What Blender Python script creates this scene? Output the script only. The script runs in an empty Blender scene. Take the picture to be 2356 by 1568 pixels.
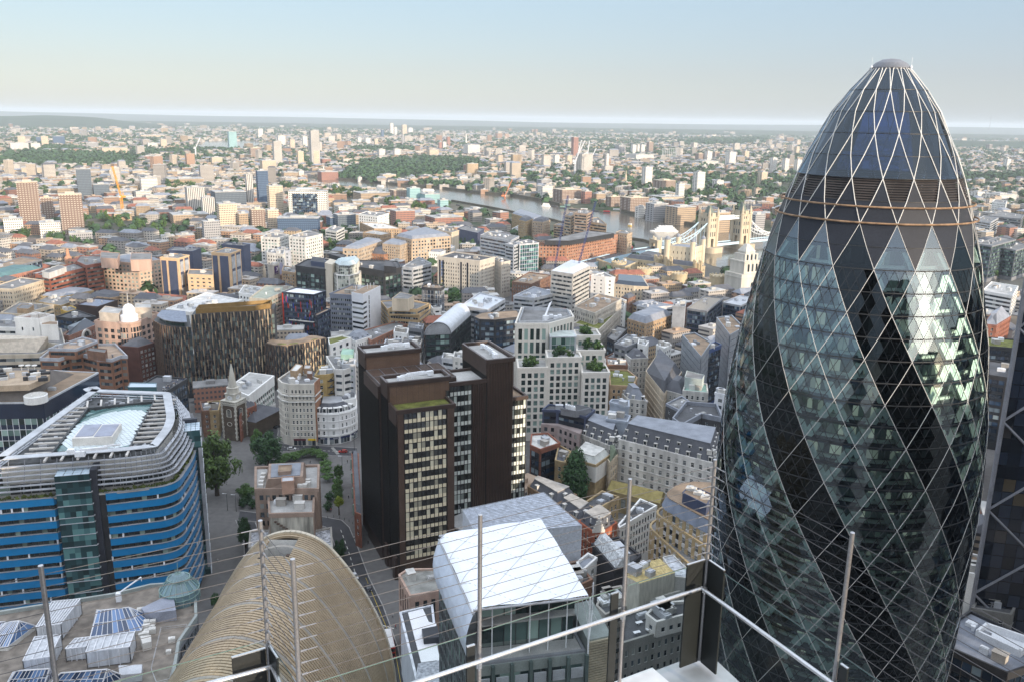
import bpy,math,random
from mathutils import Vector,Matrix
rnd=random.Random(7)
SC=bpy.context.scene
COL=SC.collection
FPX,CX,CY,CAMH=1984.5,1178.0,784.0,168.0
PITCH,ROLL=math.atan(511/FPX),0.0161
_F=Vector((0,math.cos(PITCH),-math.sin(PITCH)))
_U0=Vector((0,math.sin(PITCH),math.cos(PITCH)))
_R=Vector((1,0,0))*math.cos(ROLL)+_U0*math.sin(ROLL)
_U=Vector((-1,0,0))*math.sin(ROLL)+_U0*math.cos(ROLL)
CAM=Vector((0,0,CAMH))
cd=bpy.data.cameras.new('camera');co=bpy.data.objects.new('camera',cd);COL.objects.link(co)
cd.sensor_width=36;cd.lens=FPX/2356*36;cd.clip_start=0.3;cd.clip_end=90000
co.matrix_world=Matrix(((_R.x,_U.x,-_F.x,0),(_R.y,_U.y,-_F.y,0),(_R.z,_U.z,-_F.z,CAMH),(0,0,0,1)))
SC.camera=co
SUN_AZ,SUN_EL=math.radians(142.04),math.radians(9.93)
w=bpy.data.worlds.new('World');SC.world=w;w.use_nodes=True
nt=w.node_tree;sky=nt.nodes.new('ShaderNodeTexSky');sky.sky_type='NISHITA';sky.sun_disc=False
sky.sun_elevation=SUN_EL;sky.sun_rotation=SUN_AZ;sky.altitude=60;sky.air_density=1.0;sky.dust_density=0.5;sky.ozone_density=1.0
bg=nt.nodes['Background'];bg.inputs[1].default_value=0.13
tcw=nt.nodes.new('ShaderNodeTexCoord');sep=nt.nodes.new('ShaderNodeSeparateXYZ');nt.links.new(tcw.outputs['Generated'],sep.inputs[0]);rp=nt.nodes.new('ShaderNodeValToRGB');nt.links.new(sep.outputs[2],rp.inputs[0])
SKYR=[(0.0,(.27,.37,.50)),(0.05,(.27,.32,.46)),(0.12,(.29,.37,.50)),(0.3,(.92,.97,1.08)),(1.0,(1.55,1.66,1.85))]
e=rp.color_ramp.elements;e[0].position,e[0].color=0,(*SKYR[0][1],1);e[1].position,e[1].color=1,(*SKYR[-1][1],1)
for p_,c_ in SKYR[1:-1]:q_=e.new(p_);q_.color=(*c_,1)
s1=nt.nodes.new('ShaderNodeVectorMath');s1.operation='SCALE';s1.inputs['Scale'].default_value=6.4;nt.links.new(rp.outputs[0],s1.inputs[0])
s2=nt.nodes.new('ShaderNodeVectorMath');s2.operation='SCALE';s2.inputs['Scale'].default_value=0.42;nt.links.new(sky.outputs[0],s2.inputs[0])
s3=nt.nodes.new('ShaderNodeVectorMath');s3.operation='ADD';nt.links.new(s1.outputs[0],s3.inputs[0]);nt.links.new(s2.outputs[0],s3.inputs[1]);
dt=nt.nodes.new('ShaderNodeVectorMath');dt.operation='DOT_PRODUCT';nt.links.new(tcw.outputs['Generated'],dt.inputs[0]);dt.inputs[1].default_value=(math.sin(SUN_AZ)*math.cos(SUN_EL),math.cos(SUN_AZ)*math.cos(SUN_EL),math.sin(SUN_EL))
def glow(pw,k):
 m1=nt.nodes.new('ShaderNodeMath');m1.operation='MAXIMUM';nt.links.new(dt.outputs['Value'],m1.inputs[0]);m1.inputs[1].default_value=0
 m2=nt.nodes.new('ShaderNodeMath');m2.operation='POWER';nt.links.new(m1.outputs[0],m2.inputs[0]);m2.inputs[1].default_value=pw
 v=nt.nodes.new('ShaderNodeVectorMath');v.operation='SCALE';v.inputs[0].default_value=(k,k*.84,k*.66);nt.links.new(m2.outputs[0],v.inputs['Scale']);return v
g1,g2=glow(90,42),glow(9,8);s4=nt.nodes.new('ShaderNodeVectorMath');s4.operation='ADD';nt.links.new(g1.outputs[0],s4.inputs[0]);nt.links.new(g2.outputs[0],s4.inputs[1])
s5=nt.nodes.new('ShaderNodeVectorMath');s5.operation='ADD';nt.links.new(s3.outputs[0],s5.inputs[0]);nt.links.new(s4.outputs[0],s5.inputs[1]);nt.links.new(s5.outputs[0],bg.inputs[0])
sl=bpy.data.lights.new('sun','SUN');so=bpy.data.objects.new('sun',sl);COL.objects.link(so)
sl.energy=4.8;sl.angle=math.radians(0.5);sl.color=(1.0,0.82,0.62)
so.rotation_euler=Vector((math.sin(SUN_AZ)*math.cos(SUN_EL),math.cos(SUN_AZ)*math.cos(SUN_EL),math.sin(SUN_EL))).to_track_quat('Z','Y').to_euler()
SC.view_settings.view_transform='Standard';SC.view_settings.look='None';SC.view_settings.exposure=0.31;SC.view_settings.gamma=1
SC.cycles.max_bounces=6;SC.cycles.transparent_max_bounces=12;SC.cycles.volume_bounces=0
def P(X,Y,z=0.0):
 d=_F+_R*((X-CX)/FPX)-_U*((Y-CY)/FPX)
 return CAM+d*((z-CAMH)/d.z)
def PD(X,Y,dep):
 return CAM+(_F+_R*((X-CX)/FPX)-_U*((Y-CY)/FPX))*dep
YR={1:230.1,2:575.2,3:885.8,4:1176.9}
def Z(r,c,x,y):return (c*589+x/4,YR[r]+y/4)
def PZ(r,c,x,y,z=0.0):return P(*Z(r,c,x,y),z)
def PW(r,c,pts,z):return [Vector(PZ(r,c,x,y,z)[:2]) for x,y in pts]
def RECT(L,N,R):return [L,N,R,L+R-N]
MATS={}
def _nodes(name):
 m=bpy.data.materials.new(name);m.use_nodes=True ;n=m.node_tree
 return m,n,n.nodes['Principled BSDF']
def mat(name,col,rough=0.85,metal=0.0,var=0.22,scale=0.25,streak=0.0,spec=0.3,fine=0.12,bump=0.0):
 """weathered matte material: broad blotches, fine grain, optional vertical run-off streaks"""
 if name in MATS:return MATS[name]
 m,n,b=_nodes(name);N=n.nodes;L=n.links
 tc=N.new('ShaderNodeTexCoord')
 a=N.new('ShaderNodeTexNoise');a.inputs['Scale'].default_value=scale;a.inputs['Detail'].default_value=4
 mp=N.new('ShaderNodeMapping');mp.inputs['Scale'].default_value=(1,1,0.15 if streak else 1)
 L.new(tc.outputs['Object'],mp.inputs[0]);L.new(mp.outputs[0],a.inputs['Vector'])
 f=N.new('ShaderNodeTexNoise');f.inputs['Scale'].default_value=scale*14;f.inputs['Detail'].default_value=2
 L.new(tc.outputs['Object'],f.inputs['Vector'])
 r=N.new('ShaderNodeMapRange');r.inputs['From Min'].default_value=0.3;r.inputs['From Max'].default_value=0.7
 r.inputs['To Min'].default_value=1-var;r.inputs['To Max'].default_value=1+var*0.7
 L.new(a.outputs['Fac'],r.inputs[0])
 r2=N.new('ShaderNodeMapRange');r2.inputs['From Min'].default_value=0.3;r2.inputs['From Max'].default_value=0.7
 r2.inputs['To Min'].default_value=1-fine;r2.inputs['To Max'].default_value=1+fine
 L.new(f.outputs['Fac'],r2.inputs[0])
 mu=N.new('ShaderNodeMath');mu.operation='MULTIPLY';L.new(r.outputs[0],mu.inputs[0]);L.new(r2.outputs[0],mu.inputs[1])
 vm=N.new('ShaderNodeVectorMath');vm.operation='SCALE';vm.inputs[0].default_value=col[:3];L.new(mu.outputs[0],vm.inputs['Scale'])
 L.new(vm.outputs[0],b.inputs['Base Color'])
 b.inputs['Roughness'].default_value=rough;b.inputs['Metallic'].default_value=metal;b.inputs['Specular IOR Level'].default_value=spec
 if bump:
  bm=N.new('ShaderNodeBump');bm.inputs['Strength'].default_value=bump;L.new(f.outputs['Fac'],bm.inputs['Height']);L.new(bm.outputs[0],b.inputs['Normal'])
 MATS[name]=m;return m
def glassmat(name,dark=(0.02,0.028,0.035),light=(0.32,0.34,0.32),pl=0.22,rough=0.06,spec=0.8,tint=None):
 """office pane: each one a slightly different dark, some with a pale blind down"""
 if name in MATS:return MATS[name]
 m,n,b=_nodes(name);N=n.nodes;L=n.links
 g=N.new('ShaderNodeNewGeometry');oi=N.new('ShaderNodeObjectInfo')
 ad=N.new('ShaderNodeMath');ad.operation='ADD';L.new(g.outputs['Random Per Island'],ad.inputs[0]);L.new(oi.outputs['Random'],ad.inputs[1])
 fr=N.new('ShaderNodeMath');fr.operation='FRACT';L.new(ad.outputs[0],fr.inputs[0])
 cr=N.new('ShaderNodeValToRGB');e=cr.color_ramp;e.interpolation='CONSTANT'
 t=tint or tuple(min(1,x*2.4) for x in dark)
 stops=[(0,dark),(0.3,tuple(x*0.6 for x in dark)),(0.5,t),(1-pl,tuple(0.45*x+0.55*y for x,y in zip(light,t))),(1-pl*0.55,light)]
 e.elements[0].position=0;e.elements[0].color=(*dark,1)
 e.elements[1].position=stops[1][0];e.elements[1].color=(*stops[1][1],1)
 for p,c in stops[2:]:
  q=e.elements.new(p);q.color=(*c,1)
 L.new(fr.outputs[0],cr.inputs[0]);L.new(cr.outputs[0],b.inputs['Base Color'])
 b.inputs['Roughness'].default_value=rough;b.inputs['Specular IOR Level'].default_value=spec
 MATS[name]=m;return m
def brickmat(name,col,mortar=(0.3,0.27,0.24),rough=0.9):return mat(name,col,rough,var=0.3,scale=0.35,fine=0.2)
STONE=mat('pale stone',(0.46,0.43,0.38),streak=1)
CREAM=mat('cream stone',(0.55,0.47,0.36),streak=1)
WHITE=mat('white render',(0.74,0.74,0.72),var=0.12,streak=1)
OFFW=mat('off white stone',(0.60,0.59,0.56),var=0.22,streak=1)
PORT=mat('portland stone',(0.50,0.49,0.46),var=0.38,streak=1,scale=0.35)
CONC=mat('concrete',(0.36,0.34,0.31),streak=1)
BRICK=brickmat('red brick',(0.25,0.105,0.07))
BROWN=brickmat('brown brick',(0.20,0.115,0.08))
TAN=brickmat('tan brick',(0.38,0.27,0.17))
YELL=brickmat('yellow stock brick',(0.36,0.27,0.15))
PINK=mat('pink stone',(0.44,0.31,0.25),streak=1)
PEACH=mat('peach cladding',(0.62,0.44,0.27),var=0.1)
NAVY=mat('navy cladding',(0.06,0.075,0.13),rough=0.5,var=0.12)
GREYC=mat('grey cladding',(0.20,0.21,0.23),rough=0.55)
LGREY=mat('light grey metal',(0.46,0.48,0.51),rough=0.45,metal=0.2)
SILVER=mat('silver metal',(0.62,0.65,0.69),rough=0.35,metal=0.45,var=0.12)
WMET=mat('white metal',(0.74,0.76,0.79),rough=0.45,var=0.15)
DARK=mat('dark metal',(0.035,0.036,0.04),rough=0.5)
BLACKB=mat('black brown cladding',(0.050,0.032,0.026),rough=0.5,var=0.2)
BRZ=mat('brown cladding',(0.085,0.054,0.040),rough=0.5,var=0.25,scale=0.12)
SLATE=mat('slate',(0.10,0.105,0.12),rough=0.7)
LEAD=mat('lead roof',(0.23,0.25,0.29),rough=0.55)
ROOFG=mat('grey roof felt',(0.20,0.20,0.20),var=0.4,scale=0.12)
ROOFL=mat('light roof felt',(0.40,0.40,0.39),var=0.35,scale=0.12)
ROOFD=mat('dark roof felt',(0.085,0.088,0.095),var=0.35,scale=0.12)
ROOFB=mat('brown gravel roof',(0.27,0.20,0.14),var=0.35,scale=0.15)
TILE=mat('clay tiles',(0.27,0.11,0.075),var=0.3)
SEDUM=mat('sedum',(0.14,0.15,0.035),var=0.5,scale=0.3,fine=0.4)
COPPER=mat('green copper',(0.25,0.40,0.34),rough=0.6)
GLASS=glassmat('window glass')
GLASSB=glassmat('blue window glass',dark=(0.012,0.024,0.045),light=(0.25,0.32,0.36),pl=0.2)
GLASSG=glassmat('green window glass',dark=(0.016,0.036,0.034),light=(0.30,0.42,0.38),pl=0.3,tint=(0.08,0.14,0.13))
GLASSL=glassmat('lit office glass',dark=(0.02,0.022,0.022),light=(0.52,0.50,0.40),pl=0.42,tint=(0.10,0.10,0.085))
FRAME=mat('white window frame',(0.68,0.68,0.66),var=0.08)
FRAMED=mat('dark window frame',(0.04,0.042,0.045),rough=0.5)
STEEL=mat('brushed steel',(0.55,0.56,0.58),rough=0.28,metal=0.9,var=0.08,scale=4)
class MB:
 def __init__(s):s.v=[];s.f=[];s.m=[]
 def face(s,pts,mi=0):
  k=len(s.v);s.v.extend([tuple(p) for p in pts]);s.f.append(tuple(range(k,k+len(pts))));s.m.append(mi)
 def hexa(s,q,mi=0):
  k=len(s.v);s.v.extend([tuple(p) for p in q])
  for a in ((3,2,1,0),(4,5,6,7),(0,1,5,4),(1,2,6,5),(2,3,7,6),(3,0,4,7)):
   s.f.append(tuple(k+i for i in a));s.m.append(mi)
 def box(s,x0,y0,z0,x1,y1,z1,mi=0):
  s.hexa([(x0,y0,z0),(x1,y0,z0),(x1,y1,z0),(x0,y1,z0),(x0,y0,z1),(x1,y0,z1),(x1,y1,z1),(x0,y1,z1)],mi)
 def rbox(s,c,sx,sy,z0,z1,rot=0,mi=0,top=1.0):
  ca,sa=math.cos(rot),math.sin(rot)
  def q(u,v,z):return (c[0]+u*ca-v*sa,c[1]+u*sa+v*ca,z)
  a,b=sx/2,sy/2
  s.hexa([q(-a,-b,z0),q(a,-b,z0),q(a,b,z0),q(-a,b,z0),q(-a*top,-b*top,z1),q(a*top,-b*top,z1),q(a*top,b*top,z1),q(-a*top,b*top,z1)],mi)
 def wall(s,a,b,o0,o1,z0,z1,mi=0):
  d=(b-a).normalized();n=Vector((d.y,-d.x))
  p=[a+n*o1,b+n*o1,b+n*o0,a+n*o0]
  s.hexa([(q.x,q.y,z0) for q in p]+[(q.x,q.y,z1) for q in p],mi)
 def prism(s,pts,z0,z1,ms=0,mt=None,bottom=False):
  n=len(pts);k=len(s.v)
  s.v.extend([(p[0],p[1],z0) for p in pts]);s.v.extend([(p[0],p[1],z1) for p in pts])
  for i in range(n):
   j=(i+1)%n;s.f.append((k+i,k+j,k+n+j,k+n+i));s.m.append(ms)
  s.f.append(tuple(k+n+i for i in range(n)));s.m.append(ms if mt is None else mt)
  if bottom:s.f.append(tuple(k+i for i in reversed(range(n))));s.m.append(ms)
 def loft(s,A,B,mi=0,cap=True):
  n=len(A);k=len(s.v);s.v.extend([tuple(p) for p in A]);s.v.extend([tuple(p) for p in B])
  for i in range(n):
   j=(i+1)%n;s.f.append((k+i,k+j,k+n+j,k+n+i));s.m.append(mi)
  if cap:s.f.append(tuple(k+n+i for i in range(n)));s.m.append(mi)
 def tube(s,p,q,r,n=6,r2=None,mi=0):
  p=Vector(p);q=Vector(q);d=q-p
  if d.length<1e-6:return
  d.normalize();u=d.orthogonal().normalized();w_=d.cross(u);r2=r if r2 is None else r2
  A=[p+(u*math.cos(t)+w_*math.sin(t))*r for t in (2*math.pi*i/n for i in range(n))]
  B=[q+(u*math.cos(t)+w_*math.sin(t))*r2 for t in (2*math.pi*i/n for i in range(n))]
  k=len(s.v);s.v.extend([tuple(x) for x in A+B])
  for i in range(n):
   j=(i+1)%n;s.f.append((k+i,k+j,k+n+j,k+n+i));s.m.append(mi)
  s.f.append(tuple(k+i for i in reversed(range(n))));s.m.append(mi);s.f.append(tuple(k+n+i for i in range(n)));s.m.append(mi)
 def lathe(s,c,prof,n=16,mi=0,rot=0.0):
  k=len(s.v);R=len(prof)
  for r,z in prof:
   for i in range(n):
    t=rot+2*math.pi*i/n;s.v.append((c[0]+r*math.cos(t),c[1]+r*math.sin(t),z))
  for a in range(R-1):
   for i in range(n):
    j=(i+1)%n;s.f.append((k+a*n+i,k+a*n+j,k+(a+1)*n+j,k+(a+1)*n+i));s.m.append(mi)
  s.f.append(tuple(k+(R-1)*n+i for i in range(n)));s.m.append(mi)
 def mesh(s,name,mats):
  me=bpy.data.meshes.new(name);me.from_pydata(s.v,[],s.f)
  for m_ in (mats if isinstance(mats,(list,tuple)) else [mats]):me.materials.append(m_)
  if any(s.m):me.polygons.foreach_set('material_index',s.m)
  me.update();return me
 def build(s,name,mats,root=None,label=None,smooth=False):
  if root is not None:
   o=root.location;s.v=[(x-o.x,y-o.y,z-o.z) for x,y,z in s.v]
  me=s.mesh(name,mats);ob=bpy.data.objects.new(name,me);COL.objects.link(ob)
  if smooth:me.polygons.foreach_set('use_smooth',[True]*len(me.polygons))
  if root is not None:ob.parent=root
  if label:ob['label']=label
  return ob
def sub(parent,mb,name,mats):
 o=parent.parent.location;mb.v=[(x-o.x,y-o.y,z-o.z) for x,y,z in mb.v]
 ob=bpy.data.objects.new(name,mb.mesh(name,mats));COL.objects.link(ob);ob.parent=parent;return ob
def tag(o,label=None,cat=None,group=None,kind=None):
 for k,v in (('label',label),('category',cat),('group',group),('kind',kind)):
  if v:o[k]=v
 return o
def thing(name,label,cat,loc,group=None,rz=0.0):
 o=bpy.data.objects.new(name,None);COL.objects.link(o);o.location=loc;o.rotation_euler=(0,0,rz);o.empty_display_size=1
 return tag(o,label,cat,group)
def copy_tree(o,parent=None):
 c=o.copy();COL.objects.link(c)
 if parent:c.parent=parent
 for ch in list(o.children):copy_tree(ch,c)
 return c
def inset(pts,d):
 n=len(pts);out=[]
 for i in range(n):
  a,b,c=pts[i-1],pts[i],pts[(i+1)%n]
  u=(b-a).normalized();v=(c-b).normalized();nu=Vector((-u.y,u.x));nv=Vector((-v.y,v.x))
  k=1+nu.dot(nv);out.append(b+(nu+nv)*(d/max(k,0.3)))
 return out
def fillet(pts,rad,seg=5):
 n=len(pts);out=[]
 for i in range(n):
  a,b,c=pts[i-1],pts[i],pts[(i+1)%n];r=rad[i] if isinstance(rad,(list,tuple)) else rad
  r=min(r,(b-a).length*0.45,(c-b).length*0.45)
  if r<0.05:out.append(b);continue
  p=b+(a-b).normalized()*r;q=b+(c-b).normalized()*r
  for k in range(seg+1):
   t=k/seg;out.append(p*(1-t)**2+b*2*t*(1-t)+q*t*t)
 return out
def area(pts):return sum(pts[i-1].x*pts[i].y-pts[i].x*pts[i-1].y for i in range(len(pts)))/2
def ccw(pts):return pts if area(pts)>0 else list(reversed(pts))
PANES={}
def pane(kind,gm,fm):
 key=(kind,gm.name,fm.name)
 if key in PANES:return PANES[key]
 b=MB();y=0.0
 b.face([(0,0,0),(1,0,0),(1,0,1),(0,0,1)],0)
 def bar(x0,z0,x1,z1):b.box(x0,-0.06,z0,x1,-0.005,z1,1)
 if kind!='plain':
  f=0.07
  bar(0,0,f,1);bar(1-f,0,1,1);bar(f,0,1-f,f*0.7);bar(f,1-f*0.7,1-f,1)
  if kind=='sash':bar(f,0.47,1-f,0.53)
  if kind=='cross':bar(f,0.6,1-f,0.65);bar(0.47,f,0.53,0.6)
  if kind=='tri':bar(0.31,f,0.35,0.93);bar(0.65,f,0.69,0.93);bar(f,0.6,0.31,0.64);bar(0.35,0.6,0.65,0.64);bar(0.69,0.6,1-f,0.64)
 PANES[key]=b.mesh('window',[gm,fm]);return PANES[key]
ST=dict(fh=3.6,bw=3.0,ww=0.6,wh=0.6,sill=0.22,gh=4.5,top=1.0,rec=0.3,kind='frame',mode='punch',margin=0.8,wall=STONE,glass=GLASS,frame=FRAMED,roof=ROOFG,sp=None,parapet=0.9,maxw=100,clutter=4,zb=0)
def sty(**k):d=dict(ST);d.update(k);return d
def tocam(a,b,z=20):
 d=b-a;n=Vector((d.y,-d.x));m=(a+b)/2
 return n.dot(Vector((0,0))-m)/(n.length*m.length)
class Bld:
 """one building: wall, roof, windows as its parts"""
 def __init__(s,name,label,cat,c,group=None):
  s.root=thing(name,label,cat,(c[0],c[1],0),group);s.win=[];s.wall={};s.n=0
 def W(s,m):
  k=m.name
  if k not in s.wall:s.wall[k]=(MB(),m)
  return s.wall[k][0]
 def facade(s,a,b,z0,z1,st):
  L=(b-a).length
  if L<1.2:return
  d=(b-a)/L;n=Vector((d.y,-d.x));rot=math.atan2(d.y,d.x);rec=st['rec'];Wm=s.W(st['wall']);Sp=s.W(st['sp'] or st['wall'])
  gh=st['gh'];top=st['top'];H=z1-z0-gh-top
  if H<2 or st['mode']=='none':return
  nf=max(1,round(H/st['fh']));fh=H/nf;mg=min(st['margin'],L*0.15);nb=max(1,round((L-2*mg)/st['bw']));bw=(L-2*mg)/nb
  ww=bw*st['ww'];wh=fh*st['wh'];sl_=fh*st['sill'];md=st['mode']
  if md=='punch':
   xs=[mg+bw*(i+0.5)-ww/2 for i in range(nb)]
   edges=[0.0];
   for x in xs:edges+=[x,x+ww]
   edges.append(L)
   for i in range(0,len(edges),2):
    if edges[i+1]-edges[i]>0.02:Wm.wall(a+d*edges[i],a+d*edges[i+1],0,rec,z0+(gh if st.get('gopen') else 0),z1,0)
   for k in range(nf+1):
    za=z0+gh+(k-1)*fh+sl_+wh if k else z0+(gh-0.8 if st.get('gopen') else 0);zb=z0+gh+k*fh+sl_ if k<nf else z1-0.02
    Sp.wall(a+d*0.03,b-d*0.03,0,rec-0.04,za,zb,0)
   if st.get('sills'):
    for k in range(nf):Sp.wall(a,b,rec-0.03,rec+0.22,z0+gh+k*fh+sl_-0.3,z0+gh+k*fh+sl_-0.05)
   for k in range(nf):
    for x in xs:s.win.append((a+d*x+n*0.05,z0+gh+k*fh+sl_,ww,wh,rot,st))
  elif md=='band':
   for k in range(nf+1):
    za=z0+gh+(k-1)*fh+sl_+wh if k else z0;zb=z0+gh+k*fh+sl_ if k<nf else z1-0.02
    Sp.wall(a,b,0,rec,za,zb)
   for k in range(nf):
    z=z0+gh+k*fh+sl_;g=MB();x=0.0
    for i in range(nb):
     p=a+d*(mg+i*bw)+n*0.05;q=a+d*(mg+(i+1)*bw)+n*0.05
     g.face([(p.x,p.y,z),(q.x,q.y,z),(q.x,q.y,z+wh),(p.x,p.y,z+wh)],0)
    for i in range(nb+1):
     p=a+d*(mg+i*bw);g.wall(p-d*0.09,p+d*0.09,0.06,rec*0.7,z,z+wh,1)
    g.build('ribbon_window',[st['glass'],st['frame']],s.root)
   Wm.wall(a,a+d*mg,0,rec+0.01,z0,z1);Wm.wall(b-d*mg,b,0,rec+0.01,z0,z1)
  elif md=='grid':
   g=MB();mu=MB();nsub=st.get('nsub',2)
   for k in range(nf):
    z=z0+gh+k*fh
    for i in range(nb):
     p=a+d*(mg+i*bw)+n*0.05;q=a+d*(mg+(i+1)*bw)+n*0.05
     zz=z+fh*(1-st['wh'])
     g.face([(p.x,p.y,zz),(q.x,q.y,zz),(q.x,q.y,z+fh),(p.x,p.y,z+fh)],0)
     if zz>z+0.05:g.face([(p.x,p.y,z),(q.x,q.y,z),(q.x,q.y,zz),(p.x,p.y,zz)],2)
    mu.wall(a,b,0.06,rec*0.6,z-0.1,z+0.1)
   for i in range(nb+1):
    p=a+d*(mg+i*bw);mu.wall(p-d*st.get('mw',0.08),p+d*st.get('mw',0.08),0.06,rec,z0+gh,z1-top)
   g.build('curtain_glazing',[st['glass'],st['frame'],st['sp'] or st['glass']],s.root);mu.build('mullions',st['frame'],s.root)
   if top>0.1:Wm.wall(a,b,0,rec,z1-top,z1-0.02)
   if gh>0.1:Wm.wall(a,b,0,rec,z0,z0+gh)
 def mass(s,pts,z1,st,z0=0.0,roof=True,sides=None,thr=-0.12):
  pts=ccw([Vector(p[:2]) for p in pts]);n=len(pts);st=dict(st)
  core=s.W(st['wall']);core.prism(pts,z0,z1)
  for i in range(n):
   a,b=pts[i],pts[(i+1)%n]
   if tocam(a,b)>thr:
    ss=sides.get(i) if sides else None
    if ss is False:continue
    s.facade(a,b,z0,z1,ss or st)
  if roof:s.flat(pts,z1,st)
  return pts
 def flat(s,pts,z1,st):
  r=MB();e=st['rec']+0.06;out=inset(pts,-e);inn=inset(pts,0.35)
  r.prism(inset(pts,0.1),z1-0.1,z1+0.12,0)
  ob=r.build('roof',st['roof'],s.root)
  if st['parapet']>0:
   q=MB();n=len(pts);h=st['parapet']
   for i in range(n):
    j=(i+1)%n
    q.hexa([(*out[i],z1-0.35),(*out[j],z1-0.35),(*inn[j],z1-0.35),(*inn[i],z1-0.35),(*out[i],z1+h),(*out[j],z1+h),(*inn[j],z1+h),(*inn[i],z1+h)])
   q.build('parapet',st.get('cap') or st['wall'],s.root)
  s.clutter(pts,z1,st['clutter'])
 def clutter(s,pts,z1,k):
  if not k:return
  u=(pts[1]-pts[0]);rot=math.atan2(u.y,u.x);c=sum(pts,Vector((0,0)))/len(pts)
  for _ in range(k):
   i=rnd.randrange(len(pts));t=rnd.random();p=pts[i]*(1-t)+pts[(i+1)%len(pts)]*t;f=rnd.uniform(0.3,0.85);p=p*(1-f)+c*f
   m=MB();q=rnd.random();mt=rnd.choice([LGREY,LGREY,WMET,GREYC,ROOFL])
   if q<0.5:
    sx,sy,h=rnd.uniform(1.5,4),rnd.uniform(1.2,2.6),rnd.uniform(1,2.2);m.rbox(p,sx,sy,z1+0.1,z1+h,rot);
    m.rbox(p,sx*0.7,sy*0.7,z1+h,z1+h+0.2,rot);m.build('air_handler',mt,s.root)
   elif q<0.8:
    m.rbox(p,3.5,2.5,z1+0.1,z1+2.6,rot);m.rbox(p,3.8,2.8,z1+2.6,z1+2.75,rot);m.build('roof_hut',rnd.choice([CONC,LGREY,OFFW]),s.root)
   else:
    m.tube((p.x,p.y,z1),(p.x,p.y,z1+1.5),0.4,8);m.tube((p.x,p.y,z1+1.5),(p.x,p.y,z1+1.75),0.65,8);m.build('roof_vent',mt,s.root)
 def hip(s,pts,z1,h,m,over=0.5,flat=0.0,name='roof'):
  """hipped / mansard roof: eaves polygon shrinks to an inner one h higher"""
  A=inset(pts,-over);B=inset(pts,flat);r=MB()
  r.loft([(*p,z1) for p in A],[(*p,z1+h) for p in B]);return r.build(name,m,s.root)
 def gable(s,pts,z1,h,m,over=0.4,axis=None):
  a,b,c,d=pts
  if axis==1 or (axis is None and (b-a).length<(c-b).length):a,b,c,d=b,c,d,a
  r=MB();u=(b-a).normalized()*over;e0=(a+d)/2-u;e1=(b+c)/2+u;v=(d-a).normalized()*over
  a,b,c,d=a-u-v,b+u-v,c+u+v,d-u+v
  A=[(*a,z1),(*b,z1),(*c,z1),(*d,z1),(*e0,z1+h),(*e1,z1+h)]
  k=len(r.v);r.v=A;r.f=[(0,1,5,4),(2,3,4,5),(0,4,3),(1,2,5),(3,2,1,0)];r.m=[0]*5
  return r.build('roof',m,s.root)
 def dormers(s,a,b,z,n,m,w_=1.6,h=1.9,off=0.8,dep=2.2,glass=None):
  d=(b-a).normalized();L=(b-a).length;nn=Vector((d.y,-d.x));rot=math.atan2(d.y,d.x)
  for i in range(n):
   c=a+d*(L*(i+0.5)/n)-nn*(off+dep/2);q=MB();q.rbox(c,w_,dep,z,z+h,rot);q.rbox(c,w_+0.3,dep+0.3,z+h,z+h+0.18,rot)
   o=q.build('dormer',m,s.root);g=MB();e=c+nn*(dep/2+0.03)-d*(w_*0.38);f=e+d*w_*0.76
   g.face([(*e,z+0.3),(*f,z+0.3),(*f,z+h-0.15),(*e,z+h-0.15)]);sub(o,g,'pane',glass or GLASS)
 def done(s):
  for mb,m in s.wall.values():mb.build('wall',m,s.root)
  o=s.root.location
  s.win.sort(key=lambda q:(q[0].x**2+q[0].y**2+(q[1]-CAMH)**2));mx=s.win[0][5]['maxw'] if s.win else 0
  big=s.win[:mx];rest=s.win[mx:]
  if mx and len(s.win) and rest and len(big)<1:big=[]
  for p,z,w_,h,rot,st in big:
   ob=bpy.data.objects.new('window',pane(st['kind'],st['glass'],st['frame']));COL.objects.link(ob);ob.parent=s.root
   ob.location=(p.x-o.x,p.y-o.y,z);ob.rotation_euler=(0,0,rot);ob.scale=(w_,1,h)
  if rest:
   g=MB();st=rest[0][5]
   for p,z,w_,h,rot,_ in rest:
    q=p+Vector((math.cos(rot),math.sin(rot)))*w_
    g.face([(p.x,p.y,z),(q.x,q.y,z),(q.x,q.y,z+h),(p.x,p.y,z+h)])
   tag(g.build('windows',st['glass'],s.root),kind='stuff')
  return s.root
  #  the curved glass tower
def thinglass(name,tint,refl=1.9,dark=0.0,rough=0.02):
 m,n,b=_nodes(name);N=n.nodes;L=n.links;N.remove(b)
 t=N.new('ShaderNodeBsdfTransparent');t.inputs[0].default_value=(*tint,1)
 g=N.new('ShaderNodeBsdfGlossy');g.inputs['Roughness'].default_value=rough;g.inputs[0].default_value=(0.74,0.88,1,1)
 f=N.new('ShaderNodeFresnel');f.inputs[0].default_value=refl
 mx=N.new('ShaderNodeMixShader');L.new(f.outputs[0],mx.inputs[0]);L.new(t.outputs[0],mx.inputs[1]);L.new(g.outputs[0],mx.inputs[2])
 L.new(mx.outputs[0],N['Material Output'].inputs[0]);return m
GX,GY=76.4,184.8
GPROF=[(0,24.9),(20,26.2),(40,27.2),(60,28.0),(85,28.4),(95,28.2),(105,27.6),(115,26.5),(125,25.0),(135,22.9),(141,21.6),(147,19.9),(152,18.4),(158,16.2),(162.5,14.4),(166.5,12.4),(170.3,10.6),(173.5,8.5),(176.5,6.1),(178.7,3.9),(200,3.9)]
def gr(z):
 for (a,r),(b,s) in zip(GPROF,GPROF[1:]):
  if z<=b:return r+(s-r)*(z-a)/(b-a)
 return 3.9
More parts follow.
